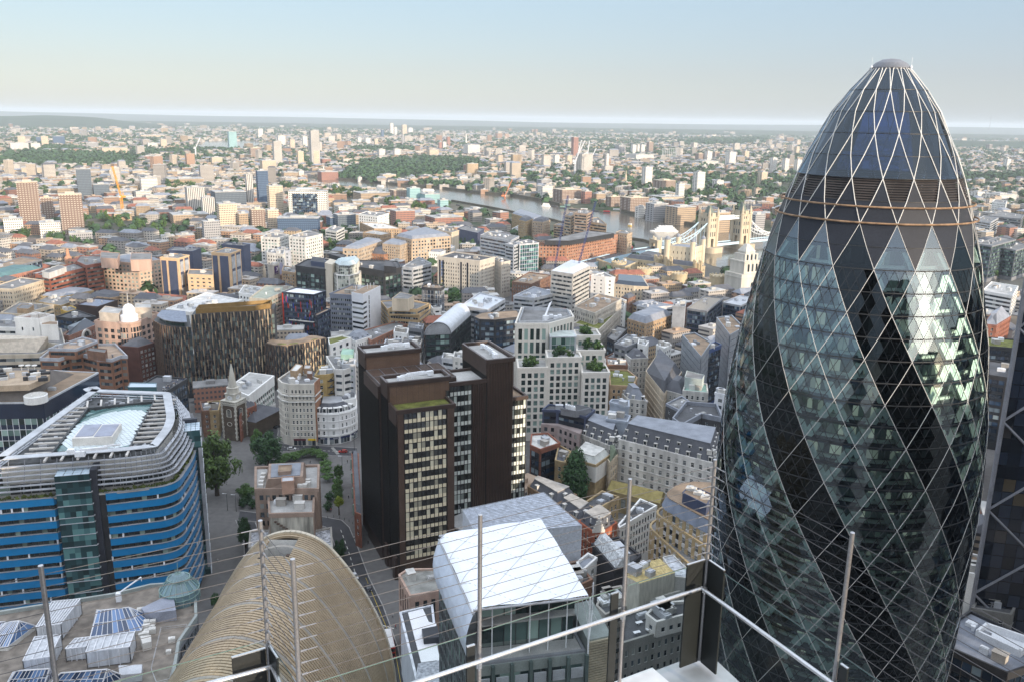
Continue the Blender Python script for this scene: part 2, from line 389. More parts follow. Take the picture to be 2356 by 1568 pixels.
def gherkin():
 T=thing('office_tower','bullet shaped dark glass skyscraper wrapped in white diagonal lines, towering at the right','skyscraper',(GX,GY,0))
 PH0=math.atan2(-GY,-GX);D2=math.pi/180
 zk=lambda k:140.9+4.23*k
 def pt(k,phi,s=1.0,dr=0.0,dz=0.0):
  z=zk(k);r=gr(z)*s+dr;a=PH0+phi*D2;return (GX+r*math.cos(a),GY+r*math.sin(a),z+dz)
 K0,K1=-33,9
 clear=thinglass('clear tower glass',(0.82,0.97,0.94),2.3);tint=thinglass('tinted tower glass',(0.02,0.03,0.04),1.5)
 dome=thinglass('dome glass',(0.11,0.19,0.38),1.7,rough=0.04)
 screen=mat('plant screen panel',(0.022,0.026,0.036),rough=0.45,var=0.1,spec=0.15)
 louv=mat('louvre blades',(0.05,0.044,0.042),rough=0.5,var=0.3,spec=0.2)
 G=MB();S=MB();DM=MB()
 ph=3.5
 def plane(q):
  q=[Vector(p) for p in q];c=sum(q,Vector())/4;n=(q[1]-q[3]).cross(q[2]-q[0]).normalized();return [p-n*(p-c).dot(n) for p in q]
 def isdark(phi,k):return ((phi+16.3)/5+k)%12<4
 for k in range(K0,0):
  for m in range(72):
   p0=ph+5*m+0.0
   a,b=pt(k,p0),pt(k,p0+5);c,d=pt(k+1,p0),pt(k+1,p0+5);e=pt(k+0.5,p0+2.5);e2=pt(k+0.5,p0-2.5)
   for tri,pc,kk in (((a,b,e),p0+2.5,k+0.17),((c,e,d),p0+2.5,k+0.83),((a,e,c,e2),p0,k+0.5)):
    (S if isdark(pc,kk) else G).face(plane(tri) if len(tri)==4 else tri,0)
 for i in range(18):
  a,b,c=pt(0,ph+20*i),pt(0,ph+20*i+20),pt(2,ph+20*i+10);a1,b1=pt(1,ph+20*i+5),pt(1,ph+20*i+15)
  (S if isdark(ph+20*i+8,0) else G).face((a,b,b1,a1),0);(S if isdark(ph+20*i+8,0) else G).face((a1,b1,c),0)
 G.build('clear_glazing',clear,T);S.build('tinted_glazing',tint,T)
 pn=MB();lv=MB()
 for i in range(18):
  a,c,d=pt(0,ph+20*i),pt(2,ph+20*i-10),pt(2,ph+20*i+10);a1,d1=pt(1,ph+20*i-5),pt(1,ph+20*i+5)
  pn.face((a,d1,a1),0);pn.face((a1,d1,d,c),0)
  f=[pt(k,ph+20*i+o) for k,o in ((2,-10),(2,10),(3,-5),(3,5),(4,0))]
  pn.face((f[0],f[1],f[3],f[2]),0);pn.face((f[2],f[3],f[4]),0)
  g=[pt(k,ph+20*i+10+o) for k,o in ((2,0),(3,-5),(3,5),(4,-10),(4,10))]
  pn.face((g[0],g[2],g[1]),0)
  for j in range(9):
   t0,t1=j/9,(j+0.62)/9;z0=3+t0*1.0;z1=3+t1*1.0
   lv.face((pt(z0,ph+20*i+10-5-5*t0),pt(z0,ph+20*i+10+5+5*t0),pt(z1,ph+20*i+10+5+5*t1,0.985),pt(z1,ph+20*i+10-5-5*t1,0.985)),0)
   pn.face((pt(z1,ph+20*i+10-5-5*t1,0.97),pt(z1,ph+20*i+10+5+5*t1,0.97),pt(3+(j+1)/9,ph+20*i+15+5*t1,0.97),pt(3+(j+1)/9,ph+20*i+5-5*t1,0.97)),0)
 pn.build('plant_screen',screen,T);lv.build('louvres',louv,T)
 for k in range(4,K1):
  for m in range(36):
   p0=ph+10*m;DM.face((pt(k,p0),pt(k,p0+10),pt(k+1,p0+10),pt(k+1,p0)),0)
 DM.build('dome_glazing',dome,T)
 mu=MB()
 for k in range(K0,0):
  for m in range(72):
   p0=ph+5*m
   if (m%4)!=((-k)%4):pass
   mu.tube(pt(k,p0),pt(k+1,p0+5),0.075,3);mu.tube(pt(k,p0+5),pt(k+1,p0),0.075,3)
 for k in range(K0,K1+1):
  for m in range(72):mu.tube(pt(k,ph+5*m),pt(k,ph+5*m+5),0.13 if k<1 else 0.07,4)
 mu.build('glazing_bars',mat('dark glazing bar',(0.03,0.033,0.037),rough=0.4),T)
 wl=MB();wl2=MB()
 for j in range(-17,5):
  k=2*j
  for i in range(18):
   p0=ph+20*i+(10 if j%2 else 0)
   for sgn,B in ((1,wl),(-1,wl2)):
    if k+1>K1:continue
    if k>=K0:B.tube(pt(k,p0,1,0.06),pt(k+1,p0+5*sgn,1,0.06),0.085 if k>0 else 0.05,5)
    elif k+1<K0:continue
    if k+2<=K1:B.tube(pt(k+1,p0+5*sgn,1,0.06),pt(k+2,p0+10*sgn,1,0.06),0.085 if k>0 else 0.05,5)
    else:B.tube(pt(k+1,p0+5*sgn,1,0.06),(*pt(k+1,p0+9*sgn,0.99)[:2],178.8),0.12,5)
 lw=mat('white tower line',(0.62,0.62,0.60),rough=0.35,var=0.05)
 wl.build('helical_line',lw,T);wl2.build('helical_line',lw,T)
 st=MB();white=mat('white column casing',(0.88,0.93,0.90),rough=0.5,var=0.05)
 for j in range(-17,1):
  for i in range(18):
   p0=ph+20*i+(10 if j%2 else 0);k=2*j
   for sgn in (1,-1):
    for h in (0,1):
     if k+h<K0 or k+h+1>1:continue
     q0=p0+5*sgn*h;q1=q0+5*sgn;w_=2.3;a_,b_=0.2,0.8
     la,lb=q0+(q1-q0)*.05,q0+(q1-q0)*a_*4
     st.face([pt(k+h,la-w_,0.983,0,0.2),pt(k+h,la+w_,0.983,0,0.2),pt(k+h+1,lb+w_,0.983,0,-0.9),pt(k+h+1,lb-w_,0.983,0,-0.9)],0)
     st.face([pt(k+h,la+w_*sgn,0.983,0,0.2),pt(k+h,la+w_*sgn,0.93,0,0.2),pt(k+h+1,lb+w_*sgn,0.93,0,-0.9),pt(k+h+1,lb+w_*sgn,0.983,0,-0.9)],0)
 st.build('diagonal_columns',white,T)
 fl=MB();eg=MB();cr=MB()
 for k in range(K0,2):
  z=zk(k);r=gr(z);fl.lathe((GX,GY),[(r*0.62,z-0.55),(r*0.955,z-0.55),(r*0.955,z-0.1),(r*0.60,z-0.1)],72)
  eg.lathe((GX,GY),[(r*0.955,z-0.75),(r*0.97,z-0.75),(r*0.97,z+0.05),(r*0.955,z+0.05)],72)
  if k<1:
   cr.lathe((GX,GY),[(r*0.90,z-0.1),(r*0.90,z+0.62),(r*0.875,z+0.62),(r*0.875,z-0.1)],72)
 fl.build('floor_slabs',mat('pale ceiling',(0.55,0.57,0.55)),T);eg.build('slab_edges',mat('blue black edge trim',(0.012,0.018,0.04),rough=0.4),T)
 cr.build('perimeter_sills',white,T)
 co_=MB()
 for k in range(K0,1):
  z=zk(k);r=gr(z)*0.80
  for m in range(120):
   a0,a1=2*math.pi*m/120,2*math.pi*(m+0.94)/120;h=3.6
   co_.face([(GX+r*math.cos(a0),GY+r*math.sin(a0),z),(GX+r*math.cos(a1),GY+r*math.sin(a1),z),(GX+r*math.cos(a1),GY+r*math.sin(a1),z+h),(GX+r*math.cos(a0),GY+r*math.sin(a0),z+h)],0)
 om=glassmat('glowing office interior',(0.03,0.045,0.045),(0.60,0.66,0.56),0.3,0.5,0.2,(0.09,0.13,0.12));ob=om.node_tree.nodes['Principled BSDF'];om.node_tree.links.new(om.node_tree.nodes['Color Ramp'].outputs[0],ob.inputs['Emission Color']);ob.inputs['Emission Strength'].default_value=0.2  # partition faces glow in their own colours, standing in for office lamps
 co_.build('office_partitions',om,T)
 kk=MB();kk.lathe((GX,GY),[(12,0.5),(12,140),(9,149)],24);kk.build('core',mat('tower core',(0.06,0.062,0.07)),T)
 for zz,rr in ((152.6,0.9),(149.6,0.9)):
  b=MB();n=72;r=gr(zz)+rr
  for i in range(n):
   a0,a1=2*math.pi*i/n,2*math.pi*(i+1)/n
   b.tube((GX+r*math.cos(a0),GY+r*math.sin(a0),zz),(GX+r*math.cos(a1),GY+r*math.sin(a1),zz),0.2,5)
   if i%4==0:b.tube((GX+r*math.cos(a0),GY+r*math.sin(a0),zz),(GX+(r-1.2)*math.cos(a0),GY+(r-1.2)*math.sin(a0),zz+0.1),0.08,4)
  b.build('maintenance_rail',mat('rust stained rail',(0.24,0.16,0.10),var=0.5,scale=0.6),T)
 c=MB();c.lathe((GX,GY),[(3.95,178.6),(4.0,178.9),(3.75,179.4),(3.0,180.15),(1.7,180.8),(0.2,181.0)],28);cp=c.build('cap',mat('grey cap panel',(.16,.17,.19),rough=.5,metal=.3),T)
 r=MB()
 for i in range(14):
  a=2*math.pi*i/14;q=lambda R,z:(GX+R*math.cos(a),GY+R*math.sin(a),z)
  r.tube(q(4.0,178.8),q(3.02,179.9),0.05,4);r.tube(q(3.02,179.9),q(1.6,180.45),0.04,4)
 sub(cp,r,'cap_ribs',GREYC)
 v=MB()
 for i in range(20):
  a=2*math.pi*i/20;v.rbox((GX+3.93*math.cos(a),GY+3.93*math.sin(a)),0.12,0.8,178.75,179.1,a)
 sub(cp,v,'vent_slots',DARK)
 for dphi in (-60,70):
  a=PH0+dphi*D2;b=MB();x,y=GX+4.1*math.cos(a),GY+4.1*math.sin(a)
  b.tube((x,y,178.4),(x,y,179.1),0.12,6);b.lathe((x,y),[(0.2,179.1),(0.26,179.3),(0.14,179.5)],8);b.tube((x,y,179.5),(x,y,181.2),0.02,4);b.build('aerial',WMET,T)
gherkin()
#  ground, river, sky line
def groundmat():
 m,n,b=_nodes('ground');N=n.nodes;L=n.links
 tc=N.new('ShaderNodeTexCoord')
 def noise(s,d=5):
  q=N.new('ShaderNodeTexNoise');q.inputs['Scale'].default_value=s;q.inputs['Detail'].default_value=d;L.new(tc.outputs['Object'],q.inputs['Vector']);return q
 a=noise(0.0022);c=noise(0.05,3);cr=N.new('ShaderNodeValToRGB');e=cr.color_ramp
 e.elements[0].position=0.40;e.elements[0].color=(0.035,0.060,0.022,1);e.elements[1].position=0.60;e.elements[1].color=(0.13,0.12,0.095,1)
 mx=N.new('ShaderNodeMath');mx.operation='MULTIPLY_ADD';L.new(c.outputs['Fac'],mx.inputs[0]);mx.inputs[1].default_value=0.5;
 ad=N.new('ShaderNodeMath');ad.operation='SUBTRACT';L.new(a.outputs['Fac'],ad.inputs[0]);ad.inputs[1].default_value=0.25
 L.new(ad.outputs[0],mx.inputs[2]);L.new(mx.outputs[0],cr.inputs[0])
 sx=N.new('ShaderNodeVectorMath');sx.operation='LENGTH';L.new(tc.outputs['Object'],sx.inputs[0])
 mr=N.new('ShaderNodeMapRange');mr.inputs['From Min'].default_value=900;mr.inputs['From Max'].default_value=1500;L.new(sx.outputs['Value'],mr.inputs[0])
 pv=N.new('ShaderNodeValToRGB');pe=pv.color_ramp;pe.elements[0].color=(0.10,0.097,0.095,1);pe.elements[1].color=(0.19,0.185,0.18,1);f=noise(0.4,4);L.new(f.outputs['Fac'],pv.inputs[0])
 mc=N.new('ShaderNodeMix');mc.data_type='RGBA';L.new(mr.outputs[0],mc.inputs[0]);L.new(pv.outputs[0],mc.inputs[6]);L.new(cr.outputs[0],mc.inputs[7])
 L.new(mc.outputs[2],b.inputs['Base Color']);b.inputs['Roughness'].default_value=0.95;b.inputs['Specular IOR Level'].default_value=0.1
 return m
g=MB();g.box(-30000,-1500,-4,30000,42000,0);gd=g.build('ground',groundmat());tag(gd,'city ground stretching to the horizon','ground',kind='structure')
def watermat():
 m,n,b=_nodes('river water');N=n.nodes;L=n.links
 b.inputs['Base Color'].default_value=(0.115,0.10,0.075,1);b.inputs['Roughness'].default_value=0.12;b.inputs['Specular IOR Level'].default_value=0.55
 tc=N.new('ShaderNodeTexCoord');q=N.new('ShaderNodeTexNoise');q.inputs['Scale'].default_value=0.12;q.inputs['Detail'].default_value=6;L.new(tc.outputs['Object'],q.inputs['Vector'])
 bm=N.new('ShaderNodeBump');bm.inputs['Strength'].default_value=0.55;bm.inputs['Distance'].default_value=0.6;L.new(q.outputs['Fac'],bm.inputs['Height']);L.new(bm.outputs[0],b.inputs['Normal'])
 return m
WATER=watermat()
near=[(1640,612),(1560,580),(1480,556),(1400,545),(1340,528),(1270,508),(1190,492),(1120,478),(1040,464),(1000,452),(925,446),(860,436),(800,428),(720,421)]
far_pts=[(700,411),(780,414),(850,420),(920,427),(1000,433),(1100,445),(1180,452),(1240,462),(1290,474),(1350,483),(1430,488),(1480,500),(1560,515),(1640,526),(1700,532),(1790,548),(1900,566),(2300,610),(2300,690),(1760,640)]
rv=MB();rv.face([(*P(x,y,0.3)[:2],0.3) for x,y in far_pts+near]);tag(rv.build('river',WATER),'grey brown tidal river winding past the bridge','river',kind='structure')
rv=MB();rv.face([(*P(x,y,0.3)[:2],0.3) for x,y in [(432,345),(520,345),(600,338),(640,330),(560,324),(470,326),(455,333)]]);tag(rv.build('river',WATER),'far bend of the river behind the slim tower','river',kind='structure')
quay=mat('quay wall',(0.10,0.09,0.065),var=0.3,streak=1,scale=0.05)
def embank(pts,lab,h=5.5):
 b=MB();q=[Vector(P(x,y,0.3)[:2]) for x,y in pts]
 for i,(a,c) in enumerate(zip(q,q[1:])):b.wall(a,c,-2-0.003*i,2+0.003*i,0,h)
 tag(b.build('river_wall',quay),lab,'river wall')
embank(far_pts[1:9],'dark stone river wall along the far bank below the park');embank(far_pts[10:16],'timber faced river wall under the riverside flats on the south bank')
embank(near[1:9],'river wall along the near bank beside the brick hotel',4)
def hill(pts,h,dep,lab,col,rough=1.0):
 m=mat(lab,col,var=0.3,scale=0.004,rough=1.0);b=MB();n=80;a,c=pts;rr=random.Random(int(h*10)+int(a[0]))
 ph=[rr.uniform(0,6) for _ in range(6)]
 prof=[]
 for i in range(n+1):
  t=i/n;e=min(1,4*t,4*(1-t));e=e*e*(3-2*e)
  z=h*e*(0.72+0.12*math.sin(5*t+ph[0])+0.09*math.sin(11*t+ph[1])+0.05*math.sin(27*t+ph[2])+rough*0.02*math.sin(71*t+ph[3]));prof.append(z)
 A=Vector(a);C_=Vector(c);d=(C_-A).normalized();nn=Vector((-d.y,d.x))
 for k,(o,s) in enumerate(((-1,0),(-0.7,0.25),(-0.35,0.75),(0,1),(0.5,0.8),(1,0))):
  for i in range(n+1):
   p=A.lerp(C_,i/n)+nn*o*dep;b.v.append((p.x,p.y,prof[i]*s-(1 if s==0 else 0)))
 for k in range(5):
  for i in range(n):
   q=k*(n+1)+i;b.f.append((q,q+1,q+n+2,q+n+1));b.m.append(0)
 tag(b.build('hills',m,smooth=True),lab,'hills',kind='structure')
hill([(-26000,23000),(26000,23000)],185,5000,'long blue ridge of wooded hills on the horizon',(0.035,0.055,0.028))
hill([(-20000,13500),(24000,13000)],70,2600,'low wooded rise before the horizon ridge',(0.038,0.06,0.028))
hill([(-10500,8200),(-3600,10500)],145,1500,'wooded hill on the left horizon',(0.03,0.055,0.025))
hill([(1900,8200),(9000,6800)],75,1100,'wooded hill behind the right hand suburbs',(0.03,0.055,0.025))
hz=MB();hz.box(-32000,-1900,-6,32000,43500,262)
hm=bpy.data.materials.new('haze air');hm.use_nodes=True ;N_=hm.node_tree.nodes;N_.remove(N_['Principled BSDF'])
pv=N_.new('ShaderNodeVolumePrincipled');pv.inputs['Color'].default_value=(0.76,0.87,0.97,1);pv.inputs['Density'].default_value=HAZE if 'HAZE' in globals() else 0.000050;pv.inputs['Anisotropy'].default_value=0.0
hm.node_tree.links.new(pv.outputs[0],N_['Material Output'].inputs['Volume'])
ho=hz.build('haze',hm);tag(ho,'pale blue summer haze over the whole city','haze',kind='stuff')
#  the viewing terrace at the camera
V=lambda x,y:Vector((x,y))
def terrace():
 TZ=163.88;RZ=162.2;DK=161.0
 posts=[('A',-4.38,7.28),('B',-2.61,8.28),('C',-2.07,7.48),('D',-0.31,8.50),('E',1.43,9.52),('F',2.585,10.17),('G',3.58,8.22),('H',4.6,6.25),('Z',-6.15,6.26)]
 pos={n:V(x,y) for n,x,y in posts}
 lab=dict(A='lone steel cable post rising before the white framed skylights',B='steel cable post furthest out over the ribbed bronze roof',C='steel cable post standing before the ribbed bronze roof opening',D='steel cable post beside the white cushion roof',E='steel cable post in front of the red brick corner house',F='tall steel corner post where the handrail turns',G='steel cable post before the dark tower, right of the corner')
 steel2=mat('dull galvanised post',(0.30,0.30,0.31),rough=0.38,metal=0.7,var=0.15,scale=3);plate=mat('dark steel plate',(0.022,0.025,0.026),rough=0.4,metal=0.1)
 wire=mat('steel wire',(0.10,0.10,0.105),rough=0.6,metal=0.2,var=0.1)
 zs=[TZ-0.09-0.132*i for i in range(11)]
 for n,p in pos.items():
  if n in 'HZ':continue
  t=thing('cable_post',lab[n],'post',(p.x,p.y,DK),'steel cable posts of the terrace railing')
  b=MB();b.tube((p.x,p.y,DK),(p.x,p.y,TZ),0.0245,14);b.build('tube',steel2,t,smooth=False);b=MB();b.tube((p.x,p.y,TZ),(p.x,p.y,TZ+0.006),0.0237,14);b.build('end_cap',STEEL,t)
 def run(a,c,lab2,fit=True):
  pa,pc=pos[a],pos[c];d=(pc-pa).normalized()
  for i,z in enumerate(zs):
   t=thing('cable',lab2,'cable',(*((pa+pc)/2),z),'thin steel cables of the terrace railing');b=MB();b.tube((*(pa+d*0.03),z),(*(pc-d*0.03),z),0.0036,5);b.build('wire',wire,t)
   for q,e in ((pa,d),(pc,-d)):
    if fit and not (q is pa and a in 'ADEG') and not (q is pc and c in 'ADEG'):
     b=MB();b.tube((*(q+e*0.03),z),(*(q+e*0.09),z),0.011,6);b.tube((*(q+e*0.09),z),(*(q+e*0.2),z),0.006,6);b.build('turnbuckle',steel2,t)
 run('Z','A','thin steel cable running out of frame left of the leftmost post',False);run('A','B','thin steel cable strung over the white framed skylights');run('B','C','short steel cable between the two posts over the bronze roof')
 run('C','D','thin steel cable strung over the ribbed bronze roof and street');run('D','E','thin steel cable crossing the white cushion roof');run('E','F','thin steel cable running to the corner post');run('F','G','thin steel cable crossing the curved glass tower');run('G','H','thin steel cable leaving the frame at lower right')
 R0=[V(2.49,9.96),V(-0.95,7.96),V(-2.3,7.17)];R1=[V(2.49,9.96),V(3.47,8.09),V(4.6,5.9)];R2=[V(-3.6,7.64),V(-2.55,8.19),V(-2.18,7.5)]
 t=thing('handrail','polished steel handrail meeting at a corner above the glass balustrade','railing',(2.49,9.96,RZ));b=MB()
 for L in (R0,R1):
  for p,q in zip(L,L[1:]):b.tube((*p,RZ),(*q,RZ),0.026,16)
 b.lathe(R0[0],[(0.0,RZ-0.03),(0.019,RZ-0.019),(0.027,RZ),(0.019,RZ+0.019),(0.0,RZ+0.03)],12);b.build('rail',STEEL,t,smooth=False)
 for n in 'DEFG':
  p=pos[n];a=V(p.x,p.y);nn=(V(0,0)-a).normalized()*0.16;c=MB()
  c.tube((*p,RZ-0.10),(*(p+nn),RZ-0.10),0.012,6);c.tube((*(p+nn),RZ-0.12),(*(p+nn),RZ-0.02),0.010,6);c.rbox(p+nn*0.5,0.06,0.06,RZ-0.13,RZ-0.07,math.atan2(nn.y,nn.x));c.build('bracket',STEEL,t)
 t=thing('handrail','second polished handrail cut by the bottom edge over the bronze roof','railing',(-2.55,8.19,RZ));b=MB()
 for p,q in zip(R2,R2[1:]):b.tube((*p,RZ),(*q,RZ),0.026,16)
 b.lathe(R2[1],[(0.0,RZ-0.03),(0.019,RZ-0.019),(0.027,RZ),(0.019,RZ+0.019),(0.0,RZ+0.03)],12);b.build('rail',STEEL,t)
 b=MB();b.tube((-2.3,7.95,RZ-0.16),(-2.0,7.9,RZ-0.16),0.02,8);b.build('bracket',STEEL,t)
 def blade(c,d,w_,z0,z1,lb,tp=1.0):
  t=thing('fixing_plate',lb,'plate',(c.x,c.y,z0));b=MB();n=V(d.y,-d.x)*0.012;e=d.normalized()*w_
  b.hexa([(*(c-n),z0),(*(c+e-n),z0),(*(c+e+n),z0),(*(c+n),z0),(*(c-n),z1),(*(c+e*tp-n),z1),(*(c+e*tp+n),z1),(*(c+n),z1)]);b.build('plate',plate,t)
  e2=e*tp;f=MB();m2=n*1.15;f.hexa([(*(c-m2),z1),(*(c+e2-m2),z1),(*(c+e2+m2),z1),(*(c+m2),z1),(*(c-m2),z1+0.012),(*(c+e2-m2),z1+0.012),(*(c+e2+m2),z1+0.012),(*(c+m2),z1+0.012)]);f.build('plate_edge',STEEL,t)
 dl=V(-0.866,-0.5);dr=V(0.46,-0.888);F_=pos['F']
 blade(F_+dl*0.04,dl,0.30,DK,RZ+0.30,'dark steel plate on the left of the corner post');blade(F_+dr*0.04,dr,0.30,DK,RZ+0.30,'dark steel plate on the right of the corner post')
 blade(pos['E']+dl*0.07+V(-0.02,-0.03),dl*1.0,0.11,DK,RZ+0.22,'narrow grey steel plate beside the post near the corner');blade(pos['D']+dl*0.06,dl,0.10,DK,RZ+0.12,'narrow steel plate beside the post by the white roof')
 blade(pos['B']+dl*0.03,dl,0.36,DK,RZ+0.17,'dark steel plate on the left of the post over the bronze roof');blade(pos['B']+V(0.56,-0.83)*0.05,V(0.56,-0.83),0.26,DK,RZ+0.22,'dark steel plate turned in behind the post over the bronze roof');blade(pos['G']+dr*0.06,dr,0.10,DK,RZ+0.16,'small grey steel plate beside the post at lower right')
 gm=thinglass('balustrade glass',(0.93,0.97,0.96),1.18)
 for a,c,lb in (('Z','A','clear glass balustrade panel left of the leftmost post'),('A','B','clear glass balustrade panel over the skylights'),('B','C','short clear glass panel between the two posts'),('C','D','clear glass balustrade panel over the street'),('D','E','clear glass balustrade panel over the green glass block'),('E','F','clear glass balustrade panel left of the corner'),('F','G','clear glass balustrade panel right of the corner'),('G','H','clear glass balustrade panel at lower right')):
  pa,pc=pos[a],pos[c];d=(pc-pa).normalized();t=thing('balustrade',lb,'balustrade',(*((pa+pc)/2),DK))
  b=MB();b.face([(*(pa+d*0.05),DK),(*(pc-d*0.05),DK),(*(pc-d*0.05),zs[-1]-0.01),(*(pa+d*0.05),zs[-1]-0.01)]);b.build('pane',gm,t)
  b=MB();b.tube((*(pa+d*0.05),zs[-1]-0.005),(*(pc-d*0.05),zs[-1]-0.005),0.006,4);b.build('glass_edge',mat('green glass edge',(0.10,0.18,0.17),rough=0.2),t)
 dk=mat('pale terrace ledge',(0.36,0.38,0.40),rough=0.5,var=0.1)
 b=MB();b.prism([V(4.9,5.4),V(2.75,10.45),V(-0.3,8.68),V(-2.1,7.6),V(-2.5,8.5),V(-6.3,6.4),V(-5.0,3.5),V(4.9,3.5)],160.55,160.95);tag(b.build('terrace_deck',dk),'pale terrace ledge at the foot of the glass corner','terrace')
 b=MB();b.rbox(V(1.75,9.45),0.62,0.5,160.95,161.12,math.atan2(0.5,0.866));tag(b.build('step',mat('white step',(0.62,0.63,0.64),rough=0.5,var=0.05)),'white box step beneath the handrail near the corner','step')
terrace()
#  ribbed bronze barrel roof
def can():
 cx=-41.6;y0,y1=92.0,150.0
 T=thing('barrel_roof_building','bronze ribbed barrel vaulted tower below the terrace, with a square opening in its roof','building',(cx,y1,0))
 prof=[(18.2,0),(19.0,25),(19.3,45),(19.0,58),(18.3,64),(16.7,70.5),(13.9,77.1),(11.6,81.2),(9.4,84.6),(6.6,88.0),(3.6,90.0),(0,90.8)]
 pts=[(-a,z) for a,z in prof]+[(a,z) for a,z in reversed(prof[:-1])]
 fine=[]
 for i in range(len(pts)-1):
  g=[pts[max(0,i-1)],pts[i],pts[i+1],pts[min(len(pts)-1,i+2)]]
  for k in range(4):
   t=k/4;fine.append(tuple(0.5*(2*g[1][c]+(g[2][c]-g[0][c])*t+(2*g[0][c]-5*g[1][c]+4*g[2][c]-g[3][c])*t*t+(3*g[1][c]-g[0][c]-3*g[2][c]+g[3][c])*t**3) for c in (0,1)))
 fine.append(pts[-1])
 gold=mat('bronze anodised fins',(0.37,0.29,0.195),rough=0.45,metal=0.35,var=0.18,scale=0.15,streak=0);goldd=mat('bronze under skin',(0.19,0.15,0.10),rough=0.5,metal=0.3,var=0.2)
 hole=(-45.5,-39.8,141.4,148.3)
 B=MB();n=len(fine);nr=84
 ys=[y0+(y1-y0)*i/nr for i in range(nr+1)]
 for i in range(nr):
  if i%14==6:continue
  ya,yb=ys[i]+0.06,ys[i]+(y1-y0)/nr*0.78
  for k in range(n-1):
   (a,z),(b_,z2)=fine[k],fine[k+1]
   mx_=cx+(a+b_)/2
   if z>80 and hole[0]<mx_<hole[1] and ya<hole[3] and yb>hole[2]:continue
   la=math.hypot(b_-a,z2-z);nx,nz=-(z2-z)/la*0.26,(b_-a)/la*0.26
   B.hexa([(cx+a,ya,z),(cx+b_,ya,z2),(cx+b_,yb,z2),(cx+a,yb,z),(cx+a+nx,ya,z+nz),(cx+b_+nx,ya,z2+nz),(cx+b_+nx,yb,z2+nz),(cx+a+nx,yb,z+nz)])
 B.build('ribs',gold,T)
 S=MB()
 for k in range(n-1):
  (a,z),(b_,z2)=fine[k],fine[k+1]
  if z>80 and hole[0]<cx+(a+b_)/2<hole[1]:
   S.face([(cx+a,y0,z),(cx+b_,y0,z2),(cx+b_,hole[2],z2),(cx+a,hole[2],z)]);S.face([(cx+a,hole[3],z),(cx+b_,hole[3],z2),(cx+b_,y1,z2),(cx+a,y1,z)])
  else:S.face([(cx+a,y0,z),(cx+b_,y0,z2),(cx+b_,y1,z2),(cx+a,y1,z)])
 S.face([(cx+a,y1-0.05,z) for a,z in reversed(pts)]);S.face([(cx+a,y0+0.05,z) for a,z in pts]);S.build('skin',goldd,T)
 e=MB()
 for k in range(n-1):
  (a,z),(b_,z2)=fine[k],fine[k+1];la=math.hypot(b_-a,z2-z);nx,nz=-(z2-z)/la*0.6,(b_-a)/la*0.6
  e.hexa([(cx+a,y1-0.3,z),(cx+b_,y1-0.3,z2),(cx+b_,y1+0.5,z2),(cx+a,y1+0.5,z),(cx+a+nx,y1-0.3,z+nz),(cx+b_+nx,y1-0.3,z2+nz),(cx+b_+nx,y1+0.5,z2+nz),(cx+a+nx,y1+0.5,z+nz)])
 e.build('end_rim',mat('pale bronze rim',(0.50,0.45,0.36),rough=0.4,metal=0.3),T)
 for i in range(nr):
  if i%14==6:
   j=MB()
   for k in range(n-1):
    (a,z),(b_,z2)=fine[k],fine[k+1];la=math.hypot(b_-a,z2-z);nx,nz=-(z2-z)/la*0.2,(b_-a)/la*0.2
    j.face([(cx+a+nx,ys[i],z+nz),(cx+b_+nx,ys[i],z2+nz),(cx+b_+nx,ys[i+1],z2+nz),(cx+a+nx,ys[i+1],z+nz)])
   j.build('gutter_band',mat('gutter grey',(.27,.25,.22),rough=.5),T)
 h=MB();x0,x1,a,b_=hole;zt=90.4
 h.face([(x0,a,86),(x1,a,86),(x1,b_,86),(x0,b_,86)],0)
 h.face([(x0,b_,86),(x1,b_,86),(x1,b_,zt),(x0,b_,zt)],1);h.face([(x0,a,86),(x0,b_,86),(x0,b_,zt-0.4),(x0,a,zt-0.4)],1);h.face([(x1,a,86),(x1,b_,86),(x1,b_,zt),(x1,a,zt)],0)
 h.face([(x0,a,86),(x1,a,86),(x1,a,zt),(x0,a,zt)],0)
 h.build('roof_opening',[mat('opening floor',(0.12,0.13,0.14)),OFFW],T)
 for dy in (1.2,2.6):
  d=MB();d.tube((x1-0.8,a+dy,86),(x1-0.8,a+dy,89.6),0.45,10);d.build('flue',BRZ,T)
can()
